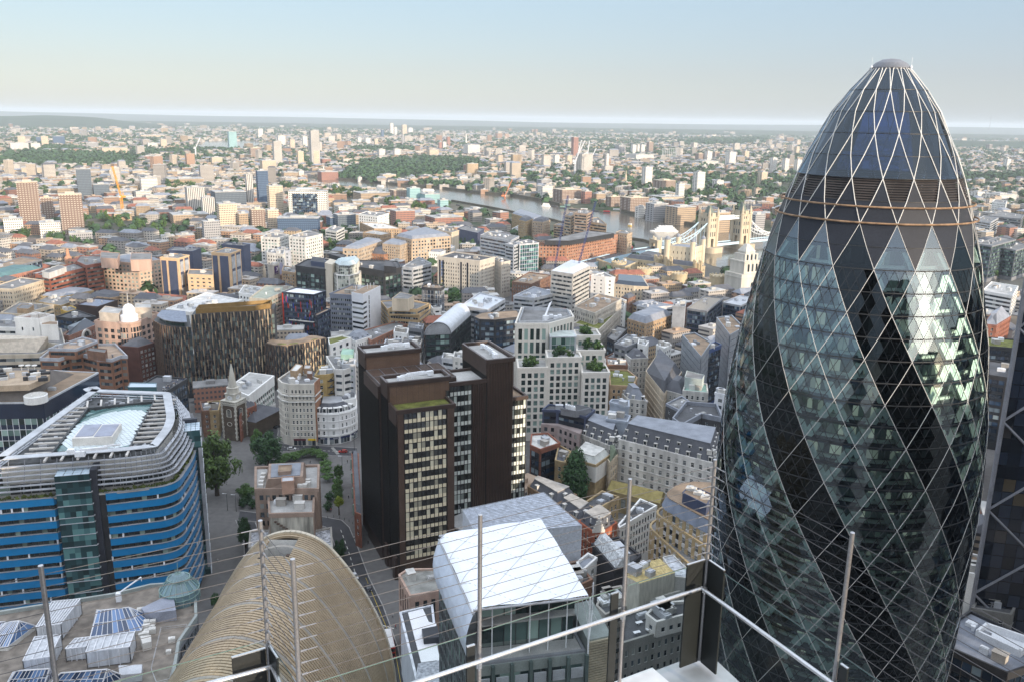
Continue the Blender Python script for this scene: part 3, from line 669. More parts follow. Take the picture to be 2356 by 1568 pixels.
#  white cushion roof building
def cushion():
 BL,FL,FR,BR=V(-16.8,189),V(-7.0,157),V(16.9,162.5),V(7.8,198.5)
 T=thing('cushion_roof_building','building with a white quilted cushion roof over a planted open terrace and green glass floors','building',(0,175,0))
 z=71.0;nu,nv=30,36
 def rp(u,v):
  p=FL*(1-u)*(1-v)+FR*u*(1-v)+BR*u*v+BL*(1-u)*v
  su,sv=u*5.0,v*6.0;a=abs(math.sin(math.pi*(su+sv)/2));b_=abs(math.sin(math.pi*(su-sv)/2));pf=0.32*math.sqrt(a*b_)
  edge=0.5*math.sin(math.pi*v)+(-1.2*max(0,1-u/0.08)**2)
  return (p.x,p.y,z+pf+edge)
 R=MB()
 for i in range(nu+1):
  for j in range(nv+1):R.v.append(rp(i/nu,j/nv))
 for i in range(nu):
  for j in range(nv):k=i*(nv+1)+j;R.f.append((k,k+nv+1,k+nv+2,k+1));R.m.append(0)
 etfe=mat('white cushion film',(0.78,0.82,0.88),rough=0.32,var=0.05,fine=0.03,spec=0.5)
 R.build('cushion_roof',etfe,T,smooth=True)
 s=MB();seam=mat('cushion seam',(0.40,0.40,0.40),rough=0.6)
 for c in range(-12,13):
  for sg in (1,-1):
   pts=[]
   for i in range(61):
    u=i/60;v=(2*c-sg*u*5.0)/6.0 if True else 0
    if 0<=v<=1:pts.append(rp(u,v))
   for p,q in zip(pts,pts[1:]):s.tube((p[0],p[1],p[2]+0.03),(q[0],q[1],q[2]+0.03),0.065,3)
 s.build('roof_seams',seam,T)
 g=MB();ed=[FL,FR,BR,BL]
 for i,(p,q) in enumerate(zip(ed,ed[1:]+ed[:1])):g.tube((*p,z-(1.2 if i in (3,) else 0.3)),(*q,z-(1.2 if i==3 else 0.3)),0.28,8)
 g.build('roof_gutter',LGREY,T)
 w_=MB();n=24;cm=mat('white cushion wall film',(0.66,0.74,0.86),rough=0.3,var=0.1,fine=0.05,spec=0.5)
 nn=V(-0.957,-0.292)
 for j in range(n):
  a,b_=BL.lerp(FL,j/n),BL.lerp(FL,(j+1)/n);off=lambda t,s_:nn*(1.6*math.sin(t*math.pi)+0.25*abs(math.sin(s_*3.1416*6)))
  for k in range(6):
   t0,t1=k/6,(k+1)/6;za,zb=z-1.2-13*t0,z-1.2-13*t1
   w_.face([(*(a+off(t0,j/n)),za),(*(a+off(t1,j/n)),zb),(*(b_+off(t1,(j+1)/n)),zb),(*(b_+off(t0,(j+1)/n)),za)])
 w_.build('cushion_wall',cm,T,smooth=True)
 B=Bld.__new__(Bld);B.root=T;B.win=[];B.wall={}
 st=sty(mode='grid',fh=3.8,bw=1.5,wh=0.72,glass=GLASSG,frame=GREYC,sp=mat('green grey spandrel',(0.14,0.17,0.16),rough=0.4),wall=GREYC,gh=0.0,top=0.4,rec=0.2,roof=mat('terrace paving',(0.34,0.34,0.33)),parapet=0.5,clutter=0,margin=0.3)
 stf=sty(mode='band',fh=5.6,bw=4.2,wh=0.62,sill=0.05,glass=GLASSG,frame=mat('dark green fin',(0.08,0.11,0.105),rough=0.5),wall=mat('grey green panel',(0.22,0.25,0.24),rough=0.5),gh=1.0,top=0.6,rec=0.5,margin=0.5,roof=st['roof'],parapet=0.9,clutter=0)
 pts=B.mass([FL+V(0.5,0.4),FR+V(-0.3,0.4),BR,BL],57.5,st,sides={0:stf})
 d=(FR-FL).normalized();f=V(d.y,-d.x);L=(FR-FL).length;lv=MB()
 for fl in range(2):
  for i in range(6):
   a=FL+d*(L*i/6+0.7);b_=FL+d*(L*(i+1)/6-0.7)
   for k in range(9):
    zz=54.6-fl*5.6-k*0.28;lv.wall(a,b_,0.65,0.95,zz,zz+0.13)
 lv.build('sun_louvres',SILVER,T)
 fn=MB()
 for i in range(7):a=FL+d*(L*i/6);fn.wall(a-d*0.35,a+d*0.35,0.3,1.25,20,57.6)
 fn.build('facade_fins',mat('dark green fin',(0.08,0.11,0.105)),T)
 a,b_=FL+V(-0.4,6.2)+d*1.5,FR+V(-2.4,5.2);B.facade(a,b_,57.6,70.2,sty(mode='grid',fh=6.2,bw=2.6,wh=0.84,glass=GLASSG,frame=DARK,sp=mat('green grey spandrel',(0.14,0.17,0.16)),wall=DARK,gh=0,top=0.2,rec=0.25,margin=0.1))
 k=MB();k.prism([V(*a),V(*b_),V(*(b_+V(-1,8))),V(*(a+V(-1,8)))],57.6,70.0);k.build('terrace_core',DARK,T)
 sl=MB();sl.prism([V(*(FL+d*2+V(-.3,3))),V(*(FR+V(-2.4,3))),V(*b_),V(*a)],64.6,65.0,bottom=True);sl.build('upper_terrace',mat('terrace paving',(0.34,0.34,0.33)),T)
 for i in range(1,6):c=MB();p=FL+d*(L*i/6)+V(-.2,2.6);c.tube((*p,57.5),(*p,70.8),0.14,8);c.build('column',WMET,T)
 B.done();return T,FL,FR,d
CUSH=cushion()
def cushion_extra():
 T,FL,FR,d=CUSH;b=MB();st=MB()
 C=FR+d*0.3;E=FR+V(5.6,2.2)
 b.prism([C,E,E+V(-3,14),C+V(-2.8,14)],0,60.5);b.build('side_wing',mat('grey green panel',(0.22,0.25,0.24)),T)
 lv=MB()
 for k in range(44):lv.wall(C,E,0.05,0.45,59.8-k*0.62,59.8-k*0.62+0.34)
 lv.build('sun_louvres',mat('champagne louvre',(0.50,0.44,0.33),rough=0.35,metal=0.4),T)
 a=FR+V(0.4,-0.4)
 for k in range(5):st.tube((a.x,a.y,70.5-k*12),(a.x+1.2,a.y+6,64.5-k*12),0.12,5);st.tube((a.x+1.2,a.y+6,64.5-k*12),(a.x,a.y,58.5-k*12),0.12,5)
 st.tube((a.x,a.y,71),(a.x,a.y,10),0.2,8);st.tube((a.x+1.2,a.y+6,71),(a.x+1.2,a.y+6,10),0.14,8)
 for k in range(4):st.tube((a.x-2,a.y+5,70.8),(a.x-5+3*k,a.y+7,58),0.1,5)
 st.build('steel_bracing',WMET,T)
cushion_extra()
#  brown office tower
def browntower():
 O=V(-40.4,290.5);ex,ey=V(0.914,0.406),V(-0.406,0.914)
 q=lambda x,y:O+ex*x+ey*y
 R4=lambda x0,y0,x1,y1:[q(x0,y0),q(x1,y0),q(x1,y1),q(x0,y1)]
 B=Bld('office_tower','stepped brown black office tower with pale gridded glass bays and cranes on its roof','office tower',O);T=B.root
 skin=BLACKB;brz=BRZ
 lite=glassmat('brown tower glass',(0.025,0.022,0.018),(0.74,0.68,0.50),0.3,tint=(0.05,0.05,0.042));cool=glassmat('brown tower cool glass',(0.02,0.024,0.024),(0.48,0.54,0.50),0.24,tint=(0.05,0.06,0.055))
 span=mat('cream spandrel',(0.86,0.76,0.54),rough=0.4,var=0.08);spanc=mat('pale spandrel',(0.68,0.72,0.68),rough=0.4,var=0.08)
 fr=mat('black mullion',(0.015,0.013,0.012),rough=0.4)
 ribs=sty(mode='grid',fh=4.0,bw=1.05,wh=0.62,glass=glassmat('brown side glass',(0.012,0.011,0.011),(0.10,0.09,0.08),0.05),frame=fr,sp=skin,wall=skin,gh=6,top=5,rec=0.55,mw=0.16,parapet=1.2,clutter=0,roof=ROOFL,margin=0.3,cap=None)
 solid=dict(ribs)
 def blk(x0,y0,x1,y1,h,front=None,roof=True,rf=None,bare=False):
  pts=R4(x0,y0,x1,y1);sd={0:front if front else False,3:ribs}
  B.mass(pts,h,dict(ribs,roof=rf or ROOFL),roof=roof,sides=sd);return pts
 bay=sty(mode='grid',fh=3.95,bw=1.62,wh=0.60,glass=lite,frame=fr,sp=span,wall=brz,gh=8,top=0.2,rec=0.3,mw=0.10,margin=0.2)
 bayc=dict(bay,glass=cool,sp=spanc,bw=1.5)
 blk(-1,39,21,50,77);blk(-1.6,18,29,39.2,71,roof=False);blk(-0.5,9.6,23,18.2,73.5);blk(0,0,21.4,9.8,66,rf=SEDUM);blk(23,14,40.5,30,69.5,rf=ROOFL);blk(40,13.6,51,39.5,77);blk(51,16,58,30,60,rf=ROOFB)
 def face(x0,x1,y,z0,z1,st):B.facade(q(x0,y),q(x1,y),z0,z1,st)
 face(2.2,18.6,0.0,0,65.8,bay);face(21.6,23.0,9.4,0,69.5,dict(bayc,margin=0));face(24.6,33.8,13.9,0,69.4,bayc);face(51.2,58,15.9,0,60,dict(bayc,bw=1.4))
 pn=MB()
 for i in range(16):x=40.2+i*0.68;pn.wall(q(x,13.6),q(x+0.16,13.6),0,0.5,2,77)
 for i in range(6):x=34.4+i*0.95;pn.wall(q(x,13.9),q(x+0.16,13.9),0,0.5,2,69.3)
 for i in range(11):x=0.4+i*2.1;pn.wall(q(x,9.6),q(x+0.09,9.6),0,0.18,66.5,73.4)
 pn.wall(q(0,0),q(2.1,0),0,0.45,6,66);pn.wall(q(18.7,0),q(21.4,0),0,0.45,6,66);pn.wall(q(21.4,9.5),q(21.4,9.5)+ex*0.3,0,0.4,6,69)
 pn.build('fin_panels',brz,T)
 for a_,b_,z0,z1 in ((q(0,9.55),q(22.9,9.55),66.2,73.3),(q(-0.9,39),q(21,39),71.2,76.9)):w_=MB();w_.wall(a_,b_,0.02,0.12,z0,z1);w_.build('penthouse_cladding',mat('warm brown cladding',(0.13,0.08,0.055),rough=0.55,var=0.15),T)
 for k in range(4):
  pl=MB();pl.wall(q(-0.6,4+11*k),q(-0.6,1+11*k),0,1.2,0,9);pl.build('piloti',skin,T)
 lt=MB();z=71.0
 for i in range(46):y=18.6+i*0.44;lt.hexa([(*q(-1,y),z),(*q(28.6,y),z),(*q(28.6,y+0.22),z),(*q(-1,y+0.22),z),(*q(-1,y+0.1),z+0.35),(*q(28.6,y+0.1),z+0.35),(*q(28.6,y+0.32),z+0.35),(*q(-1,y+0.32),z+0.35)])
 lt.build('roof_louvres',brz,T);bm=MB()
 for x in (-1.2,3.8,8.8,13.8,18.8,23.8,28.6):bm.wall(q(x,18.4),q(x+0.4,18.4),-20.6,0,z,z+0.6)
 for y in (18.4,28.5,38.7):bm.wall(q(-1.2,y),q(29,y),-0.4,0.0,z,z+0.55)
 bm.build('roof_beams',mat('grey roof beam',(0.13,0.115,0.115),rough=0.5),T)
 def trough(x0,y0,x1,y1,h):
  m=MB();pts=R4(x0+1.4,y0+1.2,x1-1.4,y1-1.4);m.prism(pts,h+0.2,h+0.3);m.build('roof_deck',ROOFL,T)
  c=MB();P4=R4(x0,y0,x1,y1)
  for i in range(4):c.wall(P4[i],P4[(i+1)%4],0.1,0.75,h+1.15,h+1.5)
  c.build('coping',mat('grey roof beam',(0.13,0.115,0.115)),T)
 trough(-1,39,21,50,77);trough(-0.5,9.6,23,18.2,73.5);trough(40,13.6,51,39.5,77)
 def gantry(p,a,L,z):
  m=MB();u=V(math.cos(a),math.sin(a));m.rbox(p,2.4,1.8,z+0.2,z+1.9,a);m.rbox(p+u*L*0.5,L,0.9,z+1.4,z+2.3,a);m.rbox(p+u*L,2.2,1.4,z+0.6,z+2.4,a);m.rbox(p+u*L*0.5,L*0.6,0.6,z+2.3,z+2.7,a);m.tube((*(p+u*L*0.4),z),(*(p+u*L*0.4),z+1.6),0.4,8)
  m.build('cleaning_crane',WMET,T)
 gantry(q(8,45),math.atan2(ex.y,ex.x),9.5,77);gantry(q(5.5,13.6),math.atan2(ex.y,ex.x)+0.12,12,73.5);gantry(q(45.5,19),math.atan2(ey.y,ey.x),13,77)
 B.done()
browntower()
#  blue banded office block with louvred roof rings
def blueblock():
 Pn=[V(-169,244.1),V(-121.5,256.8),V(-109.5,262.5),V(-112.5,291),V(-130,330),V(-173,333)]
 T=thing('blue_office_block','rounded office block with bright blue bands and stepped silver louvre rings round its roof','office block',(-118,262,0));ZB=50.0
 blue=mat('bright blue enamel panel',(0.008,0.185,0.42),rough=0.28,var=0.08,scale=0.4,fine=0.04,spec=0.5)
 trim=mat('pale grey trim',(0.30,0.31,0.33),rough=0.5)
 gl=glassmat('blue block glass',(0.016,0.022,0.026),(0.20,0.27,0.23),0.14,tint=(0.022,0.03,0.03))
 out=fillet([*Pn],[6,12,10,14,6,6],7)
 B=MB();B.prism(inset(out,1.0),0,ZB-0.4);B.build('core',DARK,T)
 d0=V(-121.5,256.8)-V(-190,238.5);d0.normalize()
 gapA,gapB=V(-143.4,251.0),V(-130.2,254.6)
 left=out[4:8]+[gapA+V(-3.5,-0.9),gapA+V(-0.6,-0.2),gapA+V(0.3,3.0)]
 right=[gapB+V(-0.3,3.2),gapB+V(0.8,0.2),gapB+V(3.0,0.8)]+out[16:40]
 fh=4.0;nfl=12
 for wing in (left,right):
  for k in range(nfl):
   zt=ZB-k*fh;b=MB();t_=MB();g=MB();fm=MB()
   i_=[p for p in wing]
   for a,c in zip(i_,i_[1:]):
    if (c-a).length<0.05:continue
    b.wall(a,c,-0.7,0.0,zt-2.45,zt);t_.wall(a,c,-0.75,0.16,zt-0.02,zt+0.1)
    L=(c-a).length;n=max(1,round(L/1.55));d=(c-a)/L;nn=V(d.y,-d.x)
    for j in range(n):
     p=a+d*(L*j/n)-nn*0.5;q=a+d*(L*(j+1)/n)-nn*0.5
     g.face([(*p,zt-fh+0.1),(*q,zt-fh+0.1),(*q,zt-2.4),(*p,zt-2.4)],0)
     if j:fm.wall(a+d*(L*j/n)-d*0.06,a+d*(L*j/n)+d*0.06,-0.5,-0.3,zt-fh+0.1,zt-2.45)
     if rnd.random()<0.08:fm.wall(p+nn*0.5-d*0.25,p+nn*0.5+d*0.25,-0.48,-0.2,zt-fh+0.1,zt-2.45,1)
   b.build('blue_band',blue,T);t_.build('band_trim',trim,T)
   if fm.v:g.build('ribbon_window',gl,T);fm.build('window_posts',[DARK,WMET],T)
 fins=MB()
 for k in range(34):
  p=V(-112.5,291).lerp(V(-130,330),k/34);fins.wall(p,p+V(-0.12,0.28),0.1,1.3,4,51)
 fins.build('street_fins',trim,T)
 top=inset(out,3.4);pb=MB();pb.prism(inset(out,0.2),ZB-0.5,ZB-0.1);pb.build('terrace',mat('terrace gravel',(0.36,0.35,0.33)),T)
 g=MB();r=inset(Pn,5.2);r=r+r[:1]
 for a,c in zip(r,r[1:]):
  L=(c-a).length;n=max(1,round(L/3));
  for j in range(n):g.face([(*a.lerp(c,j/n),ZB),(*a.lerp(c,(j+.95)/n),ZB),(*a.lerp(c,(j+.95)/n),ZB+3.4),(*a.lerp(c,j/n),ZB+3.4)])
 g.build('terrace_glazing',gl,T)
 hd=MB();pr=random.Random(3)
 for a,c in zip(out,out[1:]):
  if a.x<-145 or (a.x>-143 and a.x<-131):pass
  for j in range(int((c-a).length*5)):
   p=a.lerp(c,pr.random());u=(c-a).normalized();p=p+V(-u.y,u.x)*pr.uniform(0.9,2.0);s=pr.uniform(0.2,0.55);z=ZB+pr.uniform(0.1,0.8);w=Vector((pr.uniform(-1,1),pr.uniform(-1,1),pr.uniform(-.4,1))).normalized();x_=w.orthogonal().normalized()*s;y_=w.cross(x_)
   hd.face([Vector((*p,z))-x_-y_,Vector((*p,z))+x_-y_,Vector((*p,z))+x_+y_,Vector((*p,z))-x_+y_])
 hd.build('planted_hedge',mat('terrace hedge',(0.10,0.13,0.03),var=0.6,scale=0.6),T)
 for k in range(7):
  z=61.5-k*1.35-(0.6 if k else 0);ring=inset(out,4.9-0.78*k if k else 6.4);m=MB()
  ring2=inset(ring,0.95 if k else 3.0)
  n=len(ring)
  for i in range(n):
   j=(i+1)%n;A=[ring[i],ring[j],ring2[j],ring2[i]]
   mid=(ring[i]+ring[j])/2
   m.hexa([(*p,z) for p in A]+[(*p,z+(0.28 if k else 0.22)) for p in A])
  m.build('louvre_ring',mat('grey silver louvre',(.43,.45,.49),rough=.4,metal=.3) if k else LGREY,T)
 st=MB()
 for i in range(0,len(out)):
  a,c=out[i],out[(i+1)%len(out)];L=(c-a).length
  for j in range(max(1,int(L/4.5))):
   p=inset(out,5.2)[i].lerp(inset(out,5.2)[(i+1)%len(out)],(j+.5)/max(1,int(L/4.5)));q=inset(out,0.4)[i].lerp(inset(out,0.4)[(i+1)%len(out)],(j+.5)/max(1,int(L/4.5)))
   st.tube((*p,61.3),(*q,52.3),0.12,4)
 st.build('louvre_struts',GREYC,T)
 wc=MB();wc.prism(inset(Pn,8.0),ZB,58.6);wc.build('plant_wall',mat('pale ribbed cladding',(0.50,0.49,0.46),var=0.15),T)
 A_=inset(Pn,9.3);dk=MB();dk.prism(inset(Pn,8.2),58.6,58.9);dk.build('plant_deck',mat('plant well',(0.10,0.105,0.11),var=0.5,scale=0.5),T)
 at=ccw([V(*PZ(3,0,x,y,61)[:2]) for x,y in ((500,612),(1180,565),(1400,152),(820,212))]);E_=inset(at,-0.9);bm=MB()
 for i in range(4):
  a,c=E_[i],E_[(i+1)%4];u=(c-a).normalized();n_=V(u.y,-u.x);L=(c-a).length;n=max(2,int(L/4.2))
  for j in range(n+1):
   p=a.lerp(c,j/n);q=p+n_*7.6;s=u*0.33;bm.hexa([(*(p-s),60.9),(*(q-s),60.9),(*(q+s),60.9),(*(p+s),60.9),(*(p-s),61.45),(*(q-s),61.45),(*(q+s),61.45),(*(p+s),61.45)])
 bm.build('roof_beams',mat('pale roof beam',(0.52,0.50,0.47),rough=0.5),T)
 for k in range(70):
  pm=MB();i=pr.randrange(len(A_));p=A_[i].lerp(A_[(i+1)%len(A_)],pr.random());p=p.lerp(sum(at,V(0,0))/4,pr.uniform(.1,.35));pm.rbox(p,pr.uniform(.6,2.6),pr.uniform(.6,1.8),59,59+pr.uniform(.5,1.6),0.26);pm.build('roof_plant',pr.choice([GREYC,LGREY,DARK]),T)
 fr=MB();fr.prism(at,58.9,59.9)
 for i in range(4):fr.wall(E_[i],E_[(i+1)%4],-0.6,0,59,61.2)
 fr.build('atrium_frame',mat('dark plant frame',(0.05,0.055,0.06),rough=0.5),T)
 xs=[p.x for p in at];ys=[p.y for p in at];x0,x1,y0,y1=min(xs),max(xs),min(ys),max(ys);lo=MB();s=2.1
 def inside(p):return all((at[(i+1)%len(at)]-at[i]).cross(p-at[i])>0 if False else ((at[(i+1)%len(at)].x-at[i].x)*(p.y-at[i].y)-(at[(i+1)%len(at)].y-at[i].y)*(p.x-at[i].x))>-0.3 for i in range(len(at)))
 for i in range(int((x1-x0)/s)+1):
  for j in range(int((y1-y0)/s*2)+1):
   c=V(x0+s*(i+(0.5 if j%2 else 0)),y0+s*j*0.5)
   if not inside(c):continue
   h=lambda p:60.2+1.7*max(0,1-((p.x-(x0+x1)/2)/15)**2-((p.y-(y0+y1)/2)/26)**2);q=[c+V(0,-s*.47),c+V(s*.47,0),c+V(0,s*.47),c+V(-s*.47,0)]
   w=((c.x-(x0+x1)/2-3)/15)**2+((c.y-(y0+y1)/2+4)/20)**2<0.95
   lo.face([(*p,h(p)) for p in q],0 if w else 1)
 lo.build('atrium_glazing',[mat('fritted white glass',(0.62,0.70,0.72),rough=0.15,var=0.1,spec=0.6),mat('teal glass',(0.10,0.20,0.20),rough=0.1,var=0.1,spec=0.8)],T)
 c=(V(*P(225,1000,62)[:2]));hs=MB();hs.rbox(c,12.5,13,60,63.6,0.2);o=hs.build('roof_house',mat('white ribbed cladding',(0.66,0.64,0.60),var=0.12),T)
 pv=MB();pv.rbox(c+V(-2.9,0),5.4,11.4,63.62,63.8,0.2);pv.rbox(c+V(3.1,0.4),5.4,11.4,63.62,63.8,0.2);sub(o,pv,'roof_panels',mat('grey blue solar panel',(0.26,0.28,0.36),rough=0.3))
 gp=V(*P(185,1046,62)[:2]);cr=MB();u=V(0.94,0.34);cr.rbox(gp,3,1.6,61.7,63.4,0.2);cr.rbox(gp+u*4,8,0.8,63.3,64.1,0.33);cr.rbox(gp+u*9.5,5,0.45,64.0,64.5,0.33);cr.rbox(gp-u*2.5,2.2,1.6,63,64.4,0.2);cr.build('cleaning_crane',WMET,T)
 def stair(a,b,dep,z1,nm):
  d=(b-a).normalized();n=V(d.y,-d.x);m=MB();gm=glassmat('stair tower glass',(0.018,0.05,0.055),(0.10,0.22,0.22),0.3,tint=(0.03,0.085,0.095),rough=0.05);rl=MB();pts=[a+n*1.2,b+n*1.2,b-n*dep,a-n*dep]
  zz=0;L=2.05
  while zz<z1-1:
   for (p,q,k) in ((pts[0],pts[1],6),(pts[1],pts[2],3),(pts[3],pts[0],3)):
    for j in range(k):m.face([(*p.lerp(q,j/k),zz),(*p.lerp(q,(j+1)/k),zz),(*p.lerp(q,(j+1)/k),zz+L),(*p.lerp(q,j/k),zz+L)])
   if int(zz/L)%2==0:
    for p,q in ((pts[0],pts[1]),(pts[1],pts[2])):rl.wall(p,q,0.02,0.35,zz,zz+0.14)
   zz+=L
  m.build('stair_glazing',gm,T);rl.build('stair_rails',LGREY,T);r=MB()
  for j in range(4):
   for i in range(4):
    f=lambda u,v:pts[0].lerp(pts[1],u).lerp(pts[3].lerp(pts[2],u),v);A=[f(i/4+.01,j/4+.01),f((i+1)/4-.01,j/4+.01),f((i+1)/4-.01,(j+1)/4-.01),f(i/4+.01,(j+1)/4-.01)];r.face([(*q,zz+0.1) for q in A])
  r.build('stair_roof',mat('pale blue glass roof',(0.42,0.52,0.60),rough=0.2,var=0.08,spec=0.6),T)
  w=MB();w.wall(b,b+d*1.9,-dep,0.3,0,z1+0.8);w.build('stair_wall',mat('black blue panel',(0.03,0.033,0.045),rough=0.5),T)
 stair(gapA+V(0.5,0.3),gapB+V(-3.0,-0.6),6.5,57.5,'s')
 stair(V(-113.4,293),V(-116.4,301.5),5,58,'s')
blueblock()
#  roof of white framed skylights, bottom left
def skylights():
 H=42.0
 Pn=[V(-150,140),V(-78,140),V(-76.5,172),V(-80.5,186),V(-80.2,197),V(-84,207),V(-92,213),V(-98,212),V(-106,207),V(-131,197.6),V(-160,188)]
 B=Bld('skylight_office_block','low office block with blue glass skylights in white frames and a green glass turret','office block',(-85,200));T=B.root
 B.mass(Pn,H,sty(mode='grid',fh=3.7,bw=2.2,wh=0.6,glass=GLASS,frame=GREYC,sp=GREYC,wall=GREYC,gh=4,top=1.5,roof=mat('grey brown gravel',(.20,.175,.15),var=.4,scale=.4),clutter=0,parapet=1.1,cap=mat('grey green coping',(0.28,0.31,0.30),rough=0.5)))
 wf=mat('white skylight frame',(0.66,0.67,0.70),rough=0.45,var=0.15);bl=glassmat('blue skylight glass',(0.03,0.07,0.16),(0.12,0.22,0.42),0.5,rough=0.08,tint=(0.055,0.12,0.27));gz=lambda x,y,z:V(*PZ(4,0,x,y,z)[:2])
 def grid4(q,nu,nv,r,mb):
  f=lambda u,v:(q[0].lerp(q[1],u)).lerp(q[3].lerp(q[2],u),v)
  for i in range(nu+1):mb.tube(f(i/nu,0),f(i/nu,1),r,4)
  for j in range(nv+1):mb.tube(f(0,j/nv),f(1,j/nv),r,4)
 def cells(q,nu,nv,mb):
  f=lambda u,v:(q[0].lerp(q[1],u)).lerp(q[3].lerp(q[2],u),v)
  for i in range(nu):
   for j in range(nv):mb.face([f(i/nu,j/nv),f((i+1)/nu,j/nv),f((i+1)/nu,(j+1)/nv),f(i/nu,(j+1)/nv)])
 def hipsky(r0,r1,e):
  z0,z1=H+1.2,H+5.0;A,Bq=Vector((*gz(*r0,z1),z1)),Vector((*gz(*r1,z1),z1));E=[Vector((*gz(*p,z0),z0)) for p in e];g=MB();f=MB()
  for q,nu,nv in (([E[0],E[1],Bq,A],9,2),([E[1],E[2],Bq,Bq],4,2),([E[2],E[3],A,Bq],9,2),([E[3],E[0],A,A],4,2)):cells(q,nu,nv,g);grid4([x+Vector((0,0,.06)) for x in q],nu,nv,0.09,f)
  for p in ((A,Bq),(E[0],A),(E[3],A),(E[1],Bq),(E[2],Bq)):f.tube(p[0],p[1],0.16,5)
  o=f.build('skylight',wf,T);sub(o,g,'glass',bl);b=MB();b.prism([V(*p[:2]) for p in ccw([V(*x[:2]) for x in E])],H,z0);b.build('skylight_kerb',OFFW,T)
 hipsky((900,905),(1185,875),[(830,1150),(1290,1105),(1355,935),(700,1150)][0:1]+[(1300,1090),(1350,940),(890,900)])
 hipsky((60,1010),(175,1000),[(-160,1250),(70,1240),(325,1045),(0,1010)])
 hipsky((560,1480),(985,1445),[(420,1620),(930,1620),(1165,1510),(600,1480)])
 hipsky((150,1460),(455,1440),[(40,1620),(400,1610),(500,1500),(120,1470)])
 def encl(pt,h,nm,n=7):
  q=[Vector((*gz(*p,H+h),H+h)) for p in pt];b=MB();b.prism([V(*p[:2]) for p in q],H+0.4,H+h-0.15);b.build('plant_enclosure',mat('pale louvre',(0.50,0.52,0.55),var=0.25,streak=1,scale=1.2),T);f=MB();grid4([p+Vector((0,0,.1)) for p in q],n,1,0.13,f)
  for i in range(4):
   a,c=q[i],q[(i+1)%4]
   for k in range(5):p=a.lerp(c,k/4);f.tube((p.x,p.y,H),(p.x,p.y,H+h),0.1,4)
  f.build('enclosure_frame',wf,T)
 encl([(330,1060),(560,1030),(740,800),(480,825)],4.5,'a',9);encl([(600,1260),(790,1240),(830,1150),(690,1165)],3.5,'b',4);encl([(790,1290),(1190,1240),(1240,1100),(840,1150)],4.5,'c',6);encl([(210,1370),(460,1330),(560,1130),(320,1150)],4,'d',3)
 rf=MB();q=[gz(*p,H+3) for p in ((1475,920),(1620,900),(1600,800),(1500,785),(1300,880),(1330,920))];rf.prism(ccw(q),H,H+3);rf.build('ribbed_roof',mat('ribbed grey roof',(0.26,0.28,0.34),rough=0.5),T)
 ng=mat('verdigris frame',(0.25,0.36,0.34),rough=0.55);c=gz(1655,745,H+2);D=MB();D.lathe(c,[(5.0,H),(5.0,H+2.4),(4.9,H+3.6),(2.9,H+6.2),(2.75,H+6.6),(1.6,H+7.6),(0.25,H+8.1)],18);o=D.build('turret',mat('turret glass',(0.12,0.20,0.23),rough=0.12,var=0.2,spec=0.7),T);r=MB()
 for i in range(18):
  a=2*math.pi*i/18;f=lambda R,z:(c.x+R*math.cos(a),c.y+R*math.sin(a),z);r.tube(f(5.05,H+.2),f(5.0,H+3.7),0.09,4);r.tube(f(5.0,H+3.7),f(2.95,H+6.3),0.1,4);r.tube(f(2.85,H+6.6),f(0.3,H+8.2),0.07,4)
 for R,z in ((5.1,H+2.2),(5.05,H+3.65),(2.95,H+6.35),(2.85,H+6.7)):
  for i in range(24):a,b=2*math.pi*i/24,2*math.pi*(i+1)/24;r.tube((c.x+R*math.cos(a),c.y+R*math.sin(a),z),(c.x+R*math.cos(b),c.y+R*math.sin(b),z),0.12,4)
 sub(o,r,'turret_ribs',ng);s=MB();s.tube((*c,H+8),(*c,H+11),0.09,5);sub(o,s,'finial',ng)
 a=MB();p=gz(1090,760,H+2);e=gz(1300,610,H+5);a.rbox(p,1.2,1.2,H,H+2.6,0.2);a.tube((*p,H+2.4),(*e,H+5.4),0.22,6);a.tube((*e,H+5.4),(*e,H+4.2),0.1,5);a.build('cleaning_crane',WMET,T)
 for i,(x,y) in enumerate([(1340,1010),(1345,1050),(1350,1085),(1400,1040),(1400,1080),(1300,1120),(1340,1115),(1405,1000),(1410,930),(1445,930),(1580,1165),(1550,1270),(870,1590),(1290,895)]):
  p=gz(x,y,H+1);b=MB();s=rnd.uniform(0.8,1.3);b.rbox(p,s*1.3,s,H,H+s*1.1,0.3);b.tube((*p,H+s*1.1),(*p,H+s*1.1+.12),s*0.4,8);b.build('air_handler',OFFW,T)
 b=MB();q=[gz(*p,H+2.2) for p in ((1100,1500),(1300,1480),(1310,1400),(1090,1410))];b.prism(q,H,H+2.2);b.build('roof_hut',LGREY,T);b=MB();q=[gz(*p,H+2.2) for p in ((1310,1210),(1390,1190),(1390,1130),(1290,1140))];b.prism(q,H,H+2.2);b.build('roof_hut',OFFW,T)
 rr=MB();L_=[(1480,1060),(1720,1030),(1630,1250),(1560,1530),(1440,1560),(1390,1430),(1480,1060)]
 for p,q in zip(L_,L_[1:]):a,b=gz(*p,H+1),gz(*q,H+1);rr.tube((*a,H+1),(*b,H+1),0.04,4);rr.tube((*a,H+.5),(*b,H+.5),0.03,4)
 rr.build('roof_rail',LGREY,T);B.done()
skylights()
